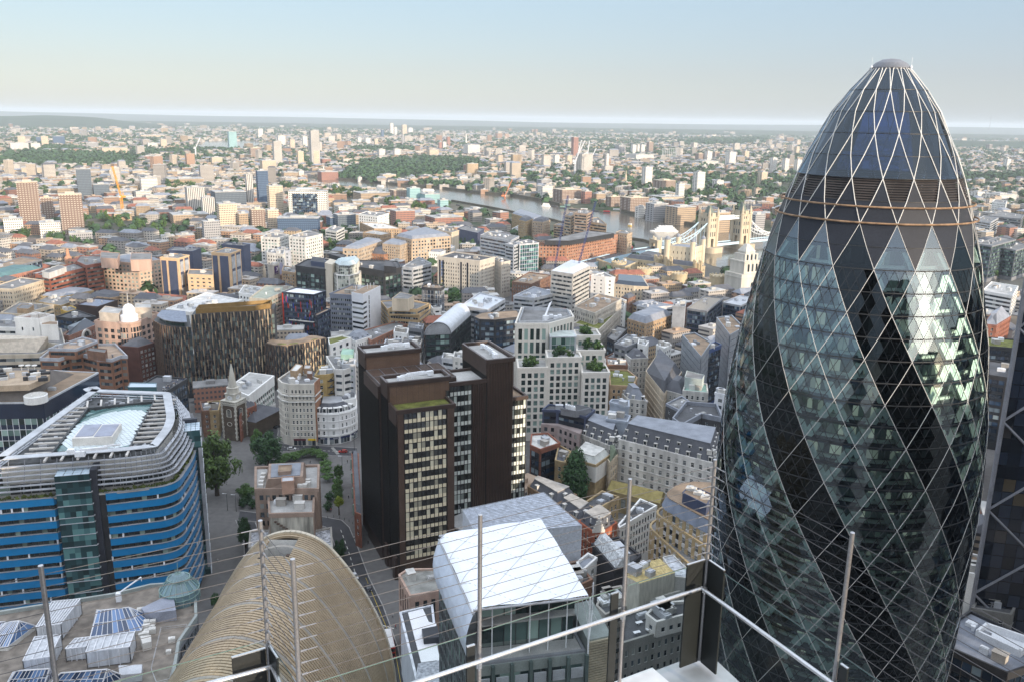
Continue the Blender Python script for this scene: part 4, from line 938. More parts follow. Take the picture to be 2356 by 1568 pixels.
#  small figures and vehicles
PMESH={}
def person(p,rz,col,label,group=None,small=False,stride=0.25):
 key=(tuple(round(x,2) for x in col),small)
 if key not in PMESH:
  def ring(b,c,rx,ry,z,n=8):return [(c[0]+rx*math.cos(2*math.pi*i/n),c[1]+ry*math.sin(2*math.pi*i/n),z) for i in range(n)]
  b=MB();n=8
  def stack(rings,mi):
   k=len(b.v)
   for r in rings:b.v.extend(r)
   for a in range(len(rings)-1):
    for i in range(n):j=(i+1)%n;b.f.append((k+a*n+i,k+a*n+j,k+(a+1)*n+j,k+(a+1)*n+i));b.m.append(mi)
   b.f.append(tuple(k+(len(rings)-1)*n+i for i in range(n)));b.m.append(mi)
  for s in (-1,1):
   y=s*stride;stack([ring(b,(s*.1,y*1.0),.06,.11,0),ring(b,(s*.1,y*.9),.05,.06,.1),ring(b,(s*.1,y*.5+.03),.065,.07,.48),ring(b,(s*.1,0),.09,.1,.85)],1)
   stack([ring(b,(s*.27,-y*.8),.04,.04,.78),ring(b,(s*.26,-y*.3),.045,.05,1.1),ring(b,(s*.2,0),.06,.06,1.42)],0)
  stack([ring(b,(0,0),.17,.12,.82),ring(b,(0,0),.16,.11,1.05),ring(b,(0,0),.2,.12,1.32),ring(b,(0,0),.17,.09,1.45),ring(b,(0,0),.06,.06,1.5),ring(b,(0,0),.06,.06,1.54)],0)
  stack([ring(b,(0,0),.06,.07,1.54),ring(b,(0,.01),.08,.1,1.6),ring(b,(0,.01),.085,.1,1.68),ring(b,(0,-.01),.06,.07,1.75)],2)
  cm=mat('coat %.2f %.2f %.2f'%tuple(col[:3]),col,var=0.1,scale=3)
  PMESH[key]=b.mesh('person',[cm,mat('dark trousers',(0.02,0.022,0.03),var=0.1),mat('skin and hair',(0.22,0.13,0.09),var=0.2,scale=6)])
 o=bpy.data.objects.new('person',PMESH[key]);COL.objects.link(o);o.location=p;o.rotation_euler=(0,0,rz);return tag(o,label,'person',group)
 #  the City blocks between the terrace and the river
OCC=[]
LAND=[]
def occ(pts,k=1.0):
 c=sum(pts,V(0,0))/len(pts)
 a=pts[0];n=len(pts)
 for i in range(n):
  p,q=pts[i],pts[(i+1)%n];m=max(1,int((q-p).length/12))
  for j in range(m):t=p.lerp(q,j/m);OCC.append((t.x,t.y,5*k));t2=t.lerp(c,0.5);OCC.append((t2.x,t2.y,7*k))
 OCC.append((c.x,c.y,8*k))
def RQ(r,c,pts,z):q=[V(*PZ(r,c,x,y,z)[:2]) for x,y in pts];return RECT(*q) if len(q)==3 else q
def QB(name,label,r,c,pts,h,st,cat='building',sides=None,z0=0,roof=True,group=None,land=None,done=True):
 q=ccw(RQ(r,c,pts,h));B=Bld(name,label,cat,sum(q,V(0,0))/len(q),group);B.pts=B.mass(q,h,st,z0,roof,sides);B.h=h;B.st=st;occ(q)
 if land:LAND.append((land,sum(q,V(0,0))/len(q)))
 return B.done() and B if done else B
def add(B,r,c,pts,z0,h,st,sides=None,roof=True):
 q=ccw(RQ(r,c,pts,h));occ(q);return B.mass(q,h,st,z0,roof,sides)
def pent(B,r,c,pts,z0,h,m=CONC,rm=None,name='penthouse'):
 q=ccw(RQ(r,c,pts,h));b=MB();b.prism(q,z0,h,0,1);o=inset(q,-0.15)
 for i in range(len(q)):b.wall(o[i],o[(i+1)%len(q)],-0.3,0,h-0.2,h+0.35,0)
 return b.build(name,[m,rm or ROOFG],B.root)
flat0=dict(clutter=0)
S_conc=sty(mode='band',wall=CONC,fh=3.7,wh=0.5,sill=0.3,bw=3.2)
S_cream=sty(wall=CREAM,fh=3.6,bw=3.0,ww=0.5,wh=0.55,frame=FRAME)
S_white=sty(wall=WHITE,fh=3.5,bw=3.4,ww=0.5,wh=0.5)
S_port=sty(wall=PORT,fh=3.6,bw=2.6,ww=0.45,wh=0.58,frame=FRAME,kind='sash',sills=1)
S_brick=sty(wall=BRICK,fh=3.3,bw=2.6,ww=0.45,wh=0.55,frame=FRAME,kind='sash')
S_brown=sty(wall=BROWN,fh=3.3,bw=2.6,ww=0.45,wh=0.55,frame=FRAME,kind='sash')
S_yell=sty(wall=YELL,fh=3.3,bw=2.6,ww=0.45,wh=0.55,frame=FRAME,kind='sash')
S_tan=sty(wall=TAN,fh=3.3,bw=3.0,ww=0.5,wh=0.55,frame=FRAME)
S_glass=sty(mode='grid',wall=GREYC,glass=GLASSB,frame=FRAMED,sp=NAVY,fh=3.8,bw=2.2,wh=0.68,gh=4,top=0.8,rec=0.2,roof=ROOFG)
S_dark=sty(mode='grid',wall=DARK,glass=GLASSB,frame=DARK,sp=mat('dark spandrel',(0.025,0.03,0.04),rough=0.35),fh=3.8,bw=2.6,wh=0.6,gh=4,top=1.5,rec=0.22,roof=ROOFD)
S_dgreen=sty(mode='grid',wall=DARK,glass=GLASSG,frame=DARK,sp=mat('dark spandrel',(0.025,0.03,0.04),rough=0.35),fh=3.9,bw=5.2,wh=0.72,gh=4,top=5,rec=0.5,mw=0.5,roof=ROOFD)
m_=lambda base,**k:dict(base,**k)
def rowA():
 prec=mat('pinkish precast concrete',(0.33,0.245,0.195),streak=1,var=0.25)
 B=QB('concrete_office_block','stepped pinkish concrete block between two streets behind the ribbed bronze roof',3,1,[(0,968),(568,965),(575,748),(0,768)],29,sty(wall=prec,fh=3.6,bw=2.3,ww=0.62,wh=0.6,clutter=0,roof=ROOFL,gh=3,rec=0.5,parapet=1.0),land='the stepped concrete block',done=False)
 q=RQ(3,1,[(80,935),(468,925),(455,700),(110,715)],30);t=RQ(3,1,[(110,860),(430,835),(440,705),(120,718)],33.5);b=MB();b.loft([(*p,29.1) for p in q],[(*p,33.5) for p in t]);b.build('plant_storey',prec,B.root)
 b=MB();b.prism(inset(t,1.0),33.55,33.75);b.build('plant_roof',LEAD,B.root);pent(B,3,1,[(205,800),(320,790),(330,735),(210,740)],33.6,35,prec,ROOFB)
 pent(B,3,1,[(235,890),(350,880),(345,840),(240,845)],29,34,mat('salmon tank',(0.42,0.27,0.20)),LGREY)
 for x,y in ((45,935),(50,900),(60,865),(70,830),(405,935),(450,930),(480,910),(480,885)):p=RQ(3,1,[(x,y)]*4,30)[0];b=MB();b.rbox(p,1.9,1.5,29.1,31.2,0.05);b.build('air_handler',OFFW,B.root)
 st=sty(wall=prec,fh=3.6,bw=2.3,ww=0.6,wh=0.6,clutter=6,roof=ROOFL,gh=3,rec=0.4,parapet=1.4)
 q2=add(B,3,1,[(128,1205),(525,1195),(535,1000),(115,1010)],0,25,st,sides={0:False});w=MB();w.wall(q2[0],q2[1],0,0.2,8,25.6);w.build('stained_wall',mat('stained concrete wall',(0.42,0.40,0.34),var=0.7,scale=0.5,streak=1),B.root)
 s=MB();a,c=q2[0].lerp(q2[1],0.1),q2[0].lerp(q2[1],0.97)
 for k in range(14):p,n=a.lerp(c,k/14),a.lerp(c,(k+1)/14);s.wall(p,n,0.25,1.2,23-k*0.75,23.3-k*0.75)
 s.build('fire_stair',BRZ,B.root)
 add(B,3,1,[(125,1420),(520,1400),(520,1330),(130,1335)],0,14,m_(st,roof=ROOFG,clutter=3,wall=CONC));B.done()
 flaky=mat('flaking white roof',(0.42,0.43,0.46),var=0.75,scale=1.1,fine=0.7)
 QB('low_annex','low annex with a flaking white roof tucked behind the bronze roof',3,1,[(430,1560),(700,1548),(690,1320),(440,1370)],14,sty(wall=CONC,fh=3.5,bw=3,roof=flaky,clutter=0,parapet=0.8),'annex')
 QB('low_annex','low annex with a patchy white roof beside the left cable post over the bronze roof',3,1,[(-60,1500),(120,1490),(120,1345),(-50,1350)],14,sty(wall=CONC,roof=flaky,clutter=0,parapet=0.8),'annex')
 strip=sty(wall=PINK,fh=12,bw=2.6,ww=0.5,wh=0.86,sill=0.04,gh=5,top=1,kind='tri',clutter=2,roof=mat('grey gravel roof',(0.27,0.27,0.25),var=0.4),parapet=0.7)
 QB('stone_office','small stone fronted office with flat gravel roof at the foot of the brown tower',4,1,[(1320,590),(1420,780),(1690,735),(1695,535),(1400,540)],24,strip,'office block')
 film=mat('white sheeting',(0.62,0.65,0.70),rough=0.5,var=0.25,scale=0.8,streak=1)
 B=QB('wrapped_building','low building wrapped in white sheeting with black tarpaulin patches beside the street',4,1,[(1330,935),(1500,1640),(1700,1610),(1620,870)],21,sty(wall=film,mode='none',roof=ROOFD,clutter=0,parapet=0.6),'building',done=False)
 b=MB();b.prism(RQ(4,1,[(1520,1385),(1700,1360),(1650,1195),(1660,1030),(1590,1010),(1535,890),(1400,925)],21.6),21.3,21.7);b.build('white_membrane',mat('white roof membrane',(0.78,0.79,0.81),var=0.05),B.root)
 b=MB();b.prism(RQ(4,1,[(1545,1180),(1690,1165),(1670,1060),(1525,1090)],23),21.3,23.6);b.build('black_tarpaulin',mat('black tarpaulin',(0.04,0.045,0.055),rough=0.4),B.root)
 b=MB();b.prism(RQ(4,1,[(1460,1600),(1700,1580),(1695,1370),(1490,1395)],21.8),21.3,21.9);b.build('tin_sheets',mat('grey rusty tin sheet',(0.36,0.38,0.42),var=0.5,scale=1.2,rough=0.5),B.root);B.done()
 tin=mat('patched tin roof',(0.42,0.46,0.53),var=0.4,scale=0.7,rough=0.45,fine=0.35)
 B=QB('scaffolded_building','scaffolded building under a patched tin roof between brown tower and cushion roof',3,1,[(1900,1145),(2040,1390),(3000,1290),(2650,985)],44,sty(wall=mat('white scaffold sheeting',(0.52,0.55,0.60),var=0.2,scale=1.5),mode='none',roof=tin,clutter=0,parapet=0.0),'building',done=False)
 q=B.pts;b=MB()
 for i in range(22):p,n=q[0].lerp(q[1],i/21),q[3].lerp(q[2],i/21);b.tube((*p,44.25),(*n,44.25),0.07,4)
 for i in range(9):p,n=q[0].lerp(q[3],i/8),q[1].lerp(q[2],i/8);b.tube((*p,44.25),(*n,44.25),0.05,4)
 for i in range(12):
  p=q[0].lerp(q[1],i/11);d=V(-1,-.3).normalized()*1.2;b.tube((*(p+d),0),(*(p+d),46),0.07,4)
 b.build('scaffold_poles',LGREY,B.root);B.done()
rowA()
S_none=sty(mode='none')
def rowB():
 nav=mat('navy glass band',(0.012,0.022,0.05),rough=0.15,var=0.1,spec=0.7)
 B=QB('navy_office_block','broad office block with navy glass top band and brown plant roof behind the blue block',2,0,[(-500,1410),(395,1398),(902,1128),(300,1100)],50,sty(mode='grid',wall=nav,glass=GLASSG,frame=WMET,sp=nav,fh=5.2,bw=2.4,wh=0.55,gh=4,top=7.0,rec=0.2,roof=ROOFB,clutter=8,parapet=0.4,cap=LGREY),'office block',land='the navy topped office block',done=False)
 q=RQ(2,0,[(-500,1380),(230,1365),(680,1120),(250,1100)],51);t=RQ(2,0,[(-400,1260),(270,1240),(455,1095),(150,1082)],56);b=MB();b.loft([(*p,50.2) for p in q],[(*p,56) for p in t]);b.build('sloping_roof',mat('ribbed brown grey roof',(0.15,0.135,0.125),var=0.2),B.root)
 w=MB();w.prism(RQ(2,0,[(-200,1250),(265,1235),(455,1150),(455,1098),(-200,1110)],57.5),55,57.5);w.build('plant_storey',mat('tan plant wall',(0.42,0.33,0.24)),B.root)
 c=MB();p=RQ(2,0,[(330,1350)]*4,52)[0];c.lathe(p,[(4.6,50),(4.6,53),(4.2,53.2),(4.2,51.5)],18);c.build('curved_screen',WHITE,B.root)
 for i in range(22):p=RQ(2,0,[(rnd.uniform(0,430),rnd.uniform(1100,1190))]*4,58)[0];b=MB();b.rbox(p,rnd.uniform(1.5,4),rnd.uniform(1,2),57.5,58.5+rnd.random(),0.4);b.build('air_handler',rnd.choice([OFFW,LGREY,DARK]),B.root)
 for i in range(3):p=RQ(2,0,[(200+60*i,1095)]*4,58)[0];b=MB();b.lathe((p.x,p.y),[(0.2,57),(0.2,59),(1.2,59.8),(1.1,60)],10);b.build('dish_aerial',OFFW,B.root)
 B.done()
 B=QB('terrace_bar_block','dark roofed block with pale blue glass lift box and crowded terrace behind louvred roof',2,0,[(1180,1310),(1510,1320),(1720,1190),(1440,1165)],34,m_(S_dark,roof=ROOFD,clutter=2),'building',done=False)
 pent(B,2,0,[(1175,1262),(1440,1262),(1440,1222),(1200,1218)],34,40,mat('teal lift glass',(0.05,0.12,0.14),rough=0.1,spec=0.8),mat('pale blue glass roof',(0.42,0.52,0.60),rough=0.2),'lift_box');B.done()
 for i in range(26):
  a=V(*PZ(2,0,1520,1318,34.2)[:2]);c=V(*PZ(2,0,1715,1195,34.2)[:2]);p=a.lerp(c,rnd.uniform(0.03,0.97));n=V(-(c-a).y,(c-a).x).normalized();p=p+n*rnd.uniform(0.8,4.0);person((p.x,p.y,34.12),rnd.uniform(0,6),rnd.choice([(0.6,0.6,0.6),(0.02,0.02,0.03),(0.05,0.08,0.2),(0.5,0.45,0.4)]),'drinker in the crowd on the dark roofed terrace bar','crowd on the roof terrace',small=True)
 bd=sty(mode='band',wall=mat('brown brick band',(0.23,0.12,0.075),var=0.2),glass=GLASS,frame=DARK,fh=3.7,wh=0.5,sill=0.35,bw=2.2,gh=3.5,top=0.6,roof=mat('buff roof',(0.36,0.27,0.20),var=0.3),parapet=1.5,cap=mat('grey parapet cladding',(0.36,0.38,0.42),rough=0.5),clutter=4)
 B=QB('brick_office','stepped brown brick office with grey parapets and chamfered corners at left',2,0,[(372,1010),(545,1015),(640,985),(760,975),(900,1012),(1030,1022),(1110,990),(1170,990),(1060,880),(520,890)],31,bd,land='the chamfered brown brick office',done=False)
 add(B,2,0,[(450,920),(700,925),(895,850),(760,815)],31,36,m_(bd,gh=1,top=0.5,parapet=1.2));pent(B,2,0,[(800,925),(965,945),(985,915),(830,898)],31,36,BROWN);B.done()
 B=QB('concrete_office','long cream concrete office with deep ribbon windows and sloping tiled top, left edge',2,0,[(-600,985),(378,962),(480,900),(-300,880)],25,m_(S_conc,wall=mat('cream concrete',(0.47,0.42,0.34),streak=1),fh=4.0,clutter=0,parapet=0.8,bw=5),done=False)
 q=RQ(2,0,[(-600,905),(330,900),(450,850),(-300,820)],28);t=RQ(2,0,[(-600,830),(300,815),(440,795),(-300,770)],33);b=MB();b.loft([(*p,25.2) for p in q],[(*p,33) for p in t]);b.build('tiled_slope',mat('ribbed cream tiles',(0.50,0.45,0.38),var=0.2,scale=0.6),B.root);B.done()
 B=QB('white_block','windowless white rendered block with a few small windows and a red brown roof',2,0,[(138,640),(360,650),(500,618),(330,590)],40,sty(wall=WHITE,fh=8,bw=6,ww=0.15,wh=0.3,roof=mat('red brown roof',(0.26,0.17,0.14)),clutter=3,parapet=1.5,gh=2,kind='plain'),land='the white rendered block',done=False)
 pent(B,2,0,[(375,690),(530,690),(530,660),(400,655)],20,38,WHITE,ROOFB);B.done()
 QB('white_office','low white office with a dark green glass band beside the white block',2,0,[(-200,715),(150,722),(150,660),(-200,650)],30,m_(S_conc,wall=WHITE),'office')
 B=QB('concrete_office','block clad in sloping pale concrete panels below the white block',2,0,[(365,850),(600,880),(560,735),(400,730)],28,sty(wall=mat('panelled concrete',(0.47,0.44,0.38)),mode='none',clutter=0),done=False);B.done()
 B=QB('brick_office','brick office with round arched window and dark blue glass roof behind the concrete offices',2,0,[(590,790),(640,800),(905,690),(760,650)],27,m_(S_brown,wall=mat('pink brown brick',(0.30,0.17,0.13)),fh=3.6,roof=GLASSB,clutter=0),done=False)
 q=B.pts;r=MB();r.loft([(*p,27.2) for p in inset(q,0.5)],[(*p,32) for p in inset(q,6)]);r.build('glass_roof',GLASSB,B.root);a,c=q[1].lerp(q[2],0.5),q[2];d=(q[2]-q[1]).normalized();n=V(d.y,-d.x);g=MB();ar=MB()
 for k in range(12):t0,t1=math.pi*k/12,math.pi*(k+1)/12;f=lambda t,R:(*(a+d*R*math.cos(t)+n*0.6),23+R*math.sin(t));g.face([(*(a+n*.55),23),f(t1,4),f(t0,4)]);ar.hexa([f(t0,4),f(t0,5.2),f(t1,5.2),f(t1,4)]+[(x[0]+n.x,x[1]+n.y,x[2]) for x in (f(t0,4),f(t0,5.2),f(t1,5.2),f(t1,4))])
 g.build('arched_window',GLASS,B.root);ar.build('arch',OFFW,B.root);B.done()
 st=sty(wall=PINK,fh=3.7,bw=5.4,ww=0.62,wh=0.62,gh=3.6,top=3,rec=0.5,kind='tri',frame=FRAMED,roof=ROOFB,clutter=5)
 B=QB('domed_corner_office','pink stone office with big dark windows and a white domed turret on its corner',2,0,[(875,660),(1190,690),(1470,590),(1150,540)],38,st,'office',land='the pink office with the white dome',done=False)
 c=V(*PZ(2,0,1195,668,38)[:2]);b=MB();b.lathe(c,[(6.6,0),(6.6,38),(7.0,38.2),(7.0,39.2),(5.8,39.4)],20);o=b.build('corner_turret',PINK,B.root);g=MB()
 for k in range(20):
  a0,a1=2*math.pi*(k+.15)/20,2*math.pi*(k+.85)/20
  for f in range(9):g.face([(c.x+6.68*math.cos(a0),c.y+6.68*math.sin(a0),3+f*3.75),(c.x+6.68*math.cos(a1),c.y+6.68*math.sin(a1),3+f*3.75),(c.x+6.68*math.cos(a1),c.y+6.68*math.sin(a1),6+f*3.75),(c.x+6.68*math.cos(a0),c.y+6.68*math.sin(a0),6+f*3.75)])
 sub(o,g,'turret_windows',GLASS);b=MB();b.lathe(c,[(5.3,39),(5.3,43),(4.4,43.2),(4.4,43.6),(3.9,43.8),(3.9,47),(3.5,47.2),(3.1,48.6),(2.0,49.8),(0.4,50.3)],20);o=b.build('dome',mat('white dome',(0.72,0.72,0.74),rough=0.4,var=0.06),B.root);b=MB();b.tube((*c,50),(*c,57),0.12,5);sub(o,b,'flagpole',WMET)
 pent(B,2,0,[(910,575),(1090,590),(1130,545),(970,520)],38,44,mat('cream plant wall',(0.47,0.42,0.36)),ROOFL);pent(B,2,0,[(1240,535),(1390,535),(1390,500),(1250,490)],38,45,mat('cream plant wall',(0.47,0.42,0.36)),ROOFL);B.done()
 B=QB('apartment_block','maroon brick apartment block with white balconies beside the bronze ribbed hotel',2,0,[(1100,890),(1270,905),(1425,860),(1290,815)],27,sty(wall=mat('maroon brick',(0.125,0.06,0.05),var=0.2),fh=3.0,bw=3.2,ww=0.62,wh=0.55,frame=FRAME,kind='tri',glass=glassmat('flat windows',(0.03,0.035,0.04),(0.6,0.6,0.6),0.4),gh=1,clutter=0,roof=SLATE),'apartment block',sides={0:False},done=False)
 B.hip(B.pts,27.1,3.5,SLATE,0.2,4.5);B.done()
rowB()
def chevrons():
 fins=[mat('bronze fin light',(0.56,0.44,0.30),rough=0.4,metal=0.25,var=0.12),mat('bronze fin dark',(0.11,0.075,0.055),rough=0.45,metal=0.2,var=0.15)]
 gl=glassmat('hotel glass',(0.014,0.022,0.03),(0.13,0.17,0.16),0.2,tint=(0.03,0.045,0.05))
 def front(B,pts,h,z0=3.0,step=1.9):
  g=MB();F_=[MB(),MB()];tot=0;ph=0
  L=sum((b-a).length for a,b in zip(pts,pts[1:]));n=int(L/step);pos=[]
  for k in range(n+1):
   s=L*k/n
   for a,b in zip(pts,pts[1:]):
    l=(b-a).length
    if s<=l+1e-6:d=(b-a)/l;pos.append((a+d*s,d));break
    s-=l
  fh=3.3;nf=int((h-z0-1.5)/fh)
  for k in range(n):
   (p,d),(q,_)=pos[k],pos[k+1];nn=V(d.y,-d.x)
   for f in range(nf):z=z0+f*fh;g.face([(*(p+nn*.05),z+0.9),(*(q+nn*.05),z+0.9),(*(q+nn*.05),z+fh-.1),(*(p+nn*.05),z+fh-.1)])
   nz=8;zz=[z0+(h-z0)*i/nz for i in range(nz+1)]
   for i in range(nz):
    w0=0.10+0.62*((i+k)%2);w1=0.10+0.62*((i+1+k)%2);o0=0.15+0.7*w0;o1=0.15+0.7*w1
    A=(*(p-d*w0),zz[i]);Bq=(*(p+nn*o0),zz[i]);C_=(*(p+d*w0),zz[i]);A1=(*(p-d*w1),zz[i+1]);B1=(*(p+nn*o1),zz[i+1]);C1=(*(p+d*w1),zz[i+1])
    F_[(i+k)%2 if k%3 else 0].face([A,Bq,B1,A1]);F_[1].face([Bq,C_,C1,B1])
  g.build('room_glazing',gl,B.root);F_[0].build('bronze_fins',fins[0],B.root);F_[1].build('bronze_fins',fins[1],B.root)
 W=lambda r,c,L,z:[V(*PZ(r,c,x,y,z)[:2]) for x,y in L]
 B=Bld('ribbed_hotel','tall bronze ribbed hotel with a curved wing and gold parapet','hotel',V(-190,530));B.W(fins[1])
 h1=44;c1=W(2,0,[(1412,650),(1480,690),(1560,705),(1660,715),(1760,712)],h1);bk=W(2,0,[(1740,600),(1470,585)],h1);p1=c1+bk;occ(p1)
 B.W(DARK).prism(ccw(p1),0,h1);front(B,c1,h1+0.4)
 m=MB();m.prism(ccw(inset(ccw(p1),3.5)),h1+.05,h1+2.6);m.build('terrace_bar',GLASSG,B.root);m=MB();q=ccw(inset(ccw(p1),2.0));m.prism(q,h1+2.6,h1+3.0,0,1);m.build('terrace_roof',[GREYC,mat('solar roof',(0.16,0.19,0.26),rough=0.4,var=0.4,scale=0.6)],B.root)
 h2=49;c2=W(2,0,[(1762,600),(1900,588),(2080,578),(2356,566)],h2)+W(2,1,[(60,555),(110,548),(165,545)],h2)
 dn=V(-0.2,1).normalized()*17;p2=c2+[c2[-1]+dn,c2[0]+dn];occ(p2);B.W(DARK).prism(p2,0,h2);front(B,c2,h2+0.3)
 m=MB();gp=inset(p2,2.2);
 for i in range(len(gp)):m.wall(gp[i],gp[(i+1)%len(gp)],-0.3,0,h2,h2+3.2)
 m.build('gold_parapet',mat('gold brown screen',(0.22,0.14,0.05),rough=0.45,metal=0.2,var=0.15),B.root);m=MB();m.prism(inset(p2,2.6),h2,h2+0.6);m.build('roof',ROOFG,B.root);LAND.append(('the bronze ribbed hotel',c2[2]))
 B.done()
 B=Bld('ribbed_annex','lower curved bronze ribbed annex with patches of green roof','hotel annex',V(-150,520));h3=29
 c3=W(2,1,[(84,858),(160,880),(270,885),(380,872),(480,850),(560,832),(665,812)],h3);p3=c3+W(2,1,[(560,790),(490,790),(400,820),(280,832),(120,825)],h3);occ(p3)
 B.W(DARK).prism(ccw(p3),0,h3);front(B,c3,h3+0.4,2.0);m=MB();m.prism(inset(ccw(p3),0.8),h3+0.05,h3+0.5);m.build('roof',ROOFB,B.root)
 m=MB()
 for k in range(2,10,3):p,q=c3[min(5,k//2)],c3[min(6,k//2+1)];a=p.lerp(q,.2)+V(0.3,2.4);b=p.lerp(q,.9)+V(0.3,2.4);m.prism([a,b,b+V(0,2.2),a+V(0,2.2)],h3+.5,h3+.62)
 m.build('green_roof',SEDUM,B.root);B.done()
chevrons()
def church():
 b0=V(*P(543,1006,0)[:2]);T=thing('church','dark brick church tower with pale quoins and a white stone spire by the junction','church',(*b0,0));LAND.append(('the church spire',b0));rot=-0.35
 stone=mat('spire stone',(0.52,0.50,0.44),streak=1,var=0.25);dk=mat('sooty brick',(0.11,0.085,0.065),var=0.3);c,s=math.cos(rot),math.sin(rot);q=lambda x,y:V(b0.x+x*c-y*s,b0.y+x*s+y*c)
 w=7.6;b=MB();b.rbox(b0,w,w,0,25.5,rot);b.build('tower',dk,T);b=MB()
 for sx in (-1,1):
  for sy in (-1,1):
   for k in range(16):l=1.0 if k%2 else 0.65;b.rbox(q(sx*w/2,sy*w/2),l,l,1+k*1.5,2.2+k*1.5,rot)
 b.build('quoins',stone,T);b=MB();b.rbox(b0,w+0.8,w+0.8,24.3,24.9,rot);b.rbox(b0,w+1.3,w+1.3,25.4,26.0,rot)
 for i in range(8):
  for e in ((-1,0),(1,0),(0,-1),(0,1)):t=-3.9+i*1.1;p=q(t,e[1]*4.2) if e[1] else q(e[0]*4.2,t);b.rbox(p,0.35,0.35,26,27.2,rot)
 b.rbox(b0,w+1.1,w+1.1,27.2,27.5,rot);b.build('cornice',stone,T)
 o=MB();o.rbox(b0,5.2,5.2,26,31.5,rot);o.rbox(b0,5.8,5.8,31.5,32.0,rot);o.lathe(b0,[(3.0,32),(2.75,35.2),(3.0,35.3),(3.0,35.7),(2.15,36)],8,rot=rot);o.build('lantern',stone,T)
 o=MB();o.lathe(b0,[(2.2,36),(1.9,38.5),(1.45,42),(0.8,47.5),(0.22,51.5)],8,rot=rot+.39);sp=o.build('spire',stone,T);o=MB();o.tube((*b0,51),(*b0,54),0.08,5);o.rbox(b0,0.9,0.1,53.2,53.7,rot+1);sub(sp,o,'weathervane',mat('gilt vane',(0.4,0.3,0.1),rough=0.4,metal=0.6))
 n=(V(0,0)-b0).normalized()
 for ax in ((0,-1),(-1,0),(1,0)):
  d=V(ax[0]*c-ax[1]*s,ax[0]*s+ax[1]*c);tt=V(-d.y,d.x)
  f=MB();cc=b0+d*2.68
  for k in range(20):a0,a1=2*math.pi*k/20,2*math.pi*(k+1)/20;f.face([(*cc,29.2),(*(cc+tt*1.5*math.cos(a1)),29.2+1.5*math.sin(a1)),(*(cc+tt*1.5*math.cos(a0)),29.2+1.5*math.sin(a0))][::1])
  ck=f.build('clock',mat('pale clock face',(0.62,0.64,0.66),var=0.05),T);h=MB();e=cc+d*.06;h.tube((*e,29.2),(*(e+tt*.3),30.3),0.07,4);h.tube((*e,29.2),(*(e-tt*.7),29.4),0.08,4);sub(ck,h,'hands',DARK)
  f=MB();cc=b0+d*(w/2+.03);g=MB();arch=[(-1.25,16.5),(1.25,16.5),(1.25,20.5)]+[(1.25*math.cos(t),20.5+1.25*math.sin(t)) for t in (math.pi*k/8 for k in range(1,8))]+[(-1.25,20.5)]
  f.face([(*(cc+tt*x),z) for x,z in arch]);f.build('louvred_opening',DARK,T)
  for (x,z),(x2,z2) in zip(arch,arch[1:]+arch[:1]):g.tube((*(cc+d*.05+tt*x),z),(*(cc+d*.05+tt*x2),z2),0.22,4)
  for k in range(1,6):g.tube((*(cc+d*.05+tt*-1.1),16.5+k*.75),(*(cc+d*.05+tt*1.1),16.5+k*.75),0.1,4)
  for k in range(16):a0,a1=2*math.pi*k/16,2*math.pi*(k+1)/16;g.tube((*(cc+d*.05+tt*1.3*math.cos(a0)),11.5+1.3*math.sin(a0)),(*(cc+d*.05+tt*1.3*math.cos(a1)),11.5+1.3*math.sin(a1)),0.2,4)
  g.build('stone_surround',stone,T)
 nv=MB();q0=[q(-9,4),q(9,4),q(9,26),q(-9,26)];nv.prism(q0,0,11);nv.build('nave',dk,T);r=MB();r.loft([(*p,11) for p in inset(q0,-.5)],[(*p,15) for p in inset(q0,6)]);r.build('nave_roof',SLATE,T);occ(q0);T.scale=(1.1,1.1,.80)
church()
def lettering(root,txt,a,d,z,size,m,off=.65):
 cu=bpy.data.curves.new('lettering','FONT');cu.body=txt;cu.size=size;cu.extrude=.04;t=bpy.data.objects.new('t',cu);me=bpy.data.meshes.new_from_object(t);bpy.data.objects.remove(t);me.materials.append(m)
 o=bpy.data.objects.new('sign_lettering',me);COL.objects.link(o);o.parent=root;p=a+V(d.y,-d.x)*off;L=root.location;o.location=(p.x-L.x,p.y-L.y,z);o.rotation_euler=(math.pi/2,0,math.atan2(d.y,d.x))
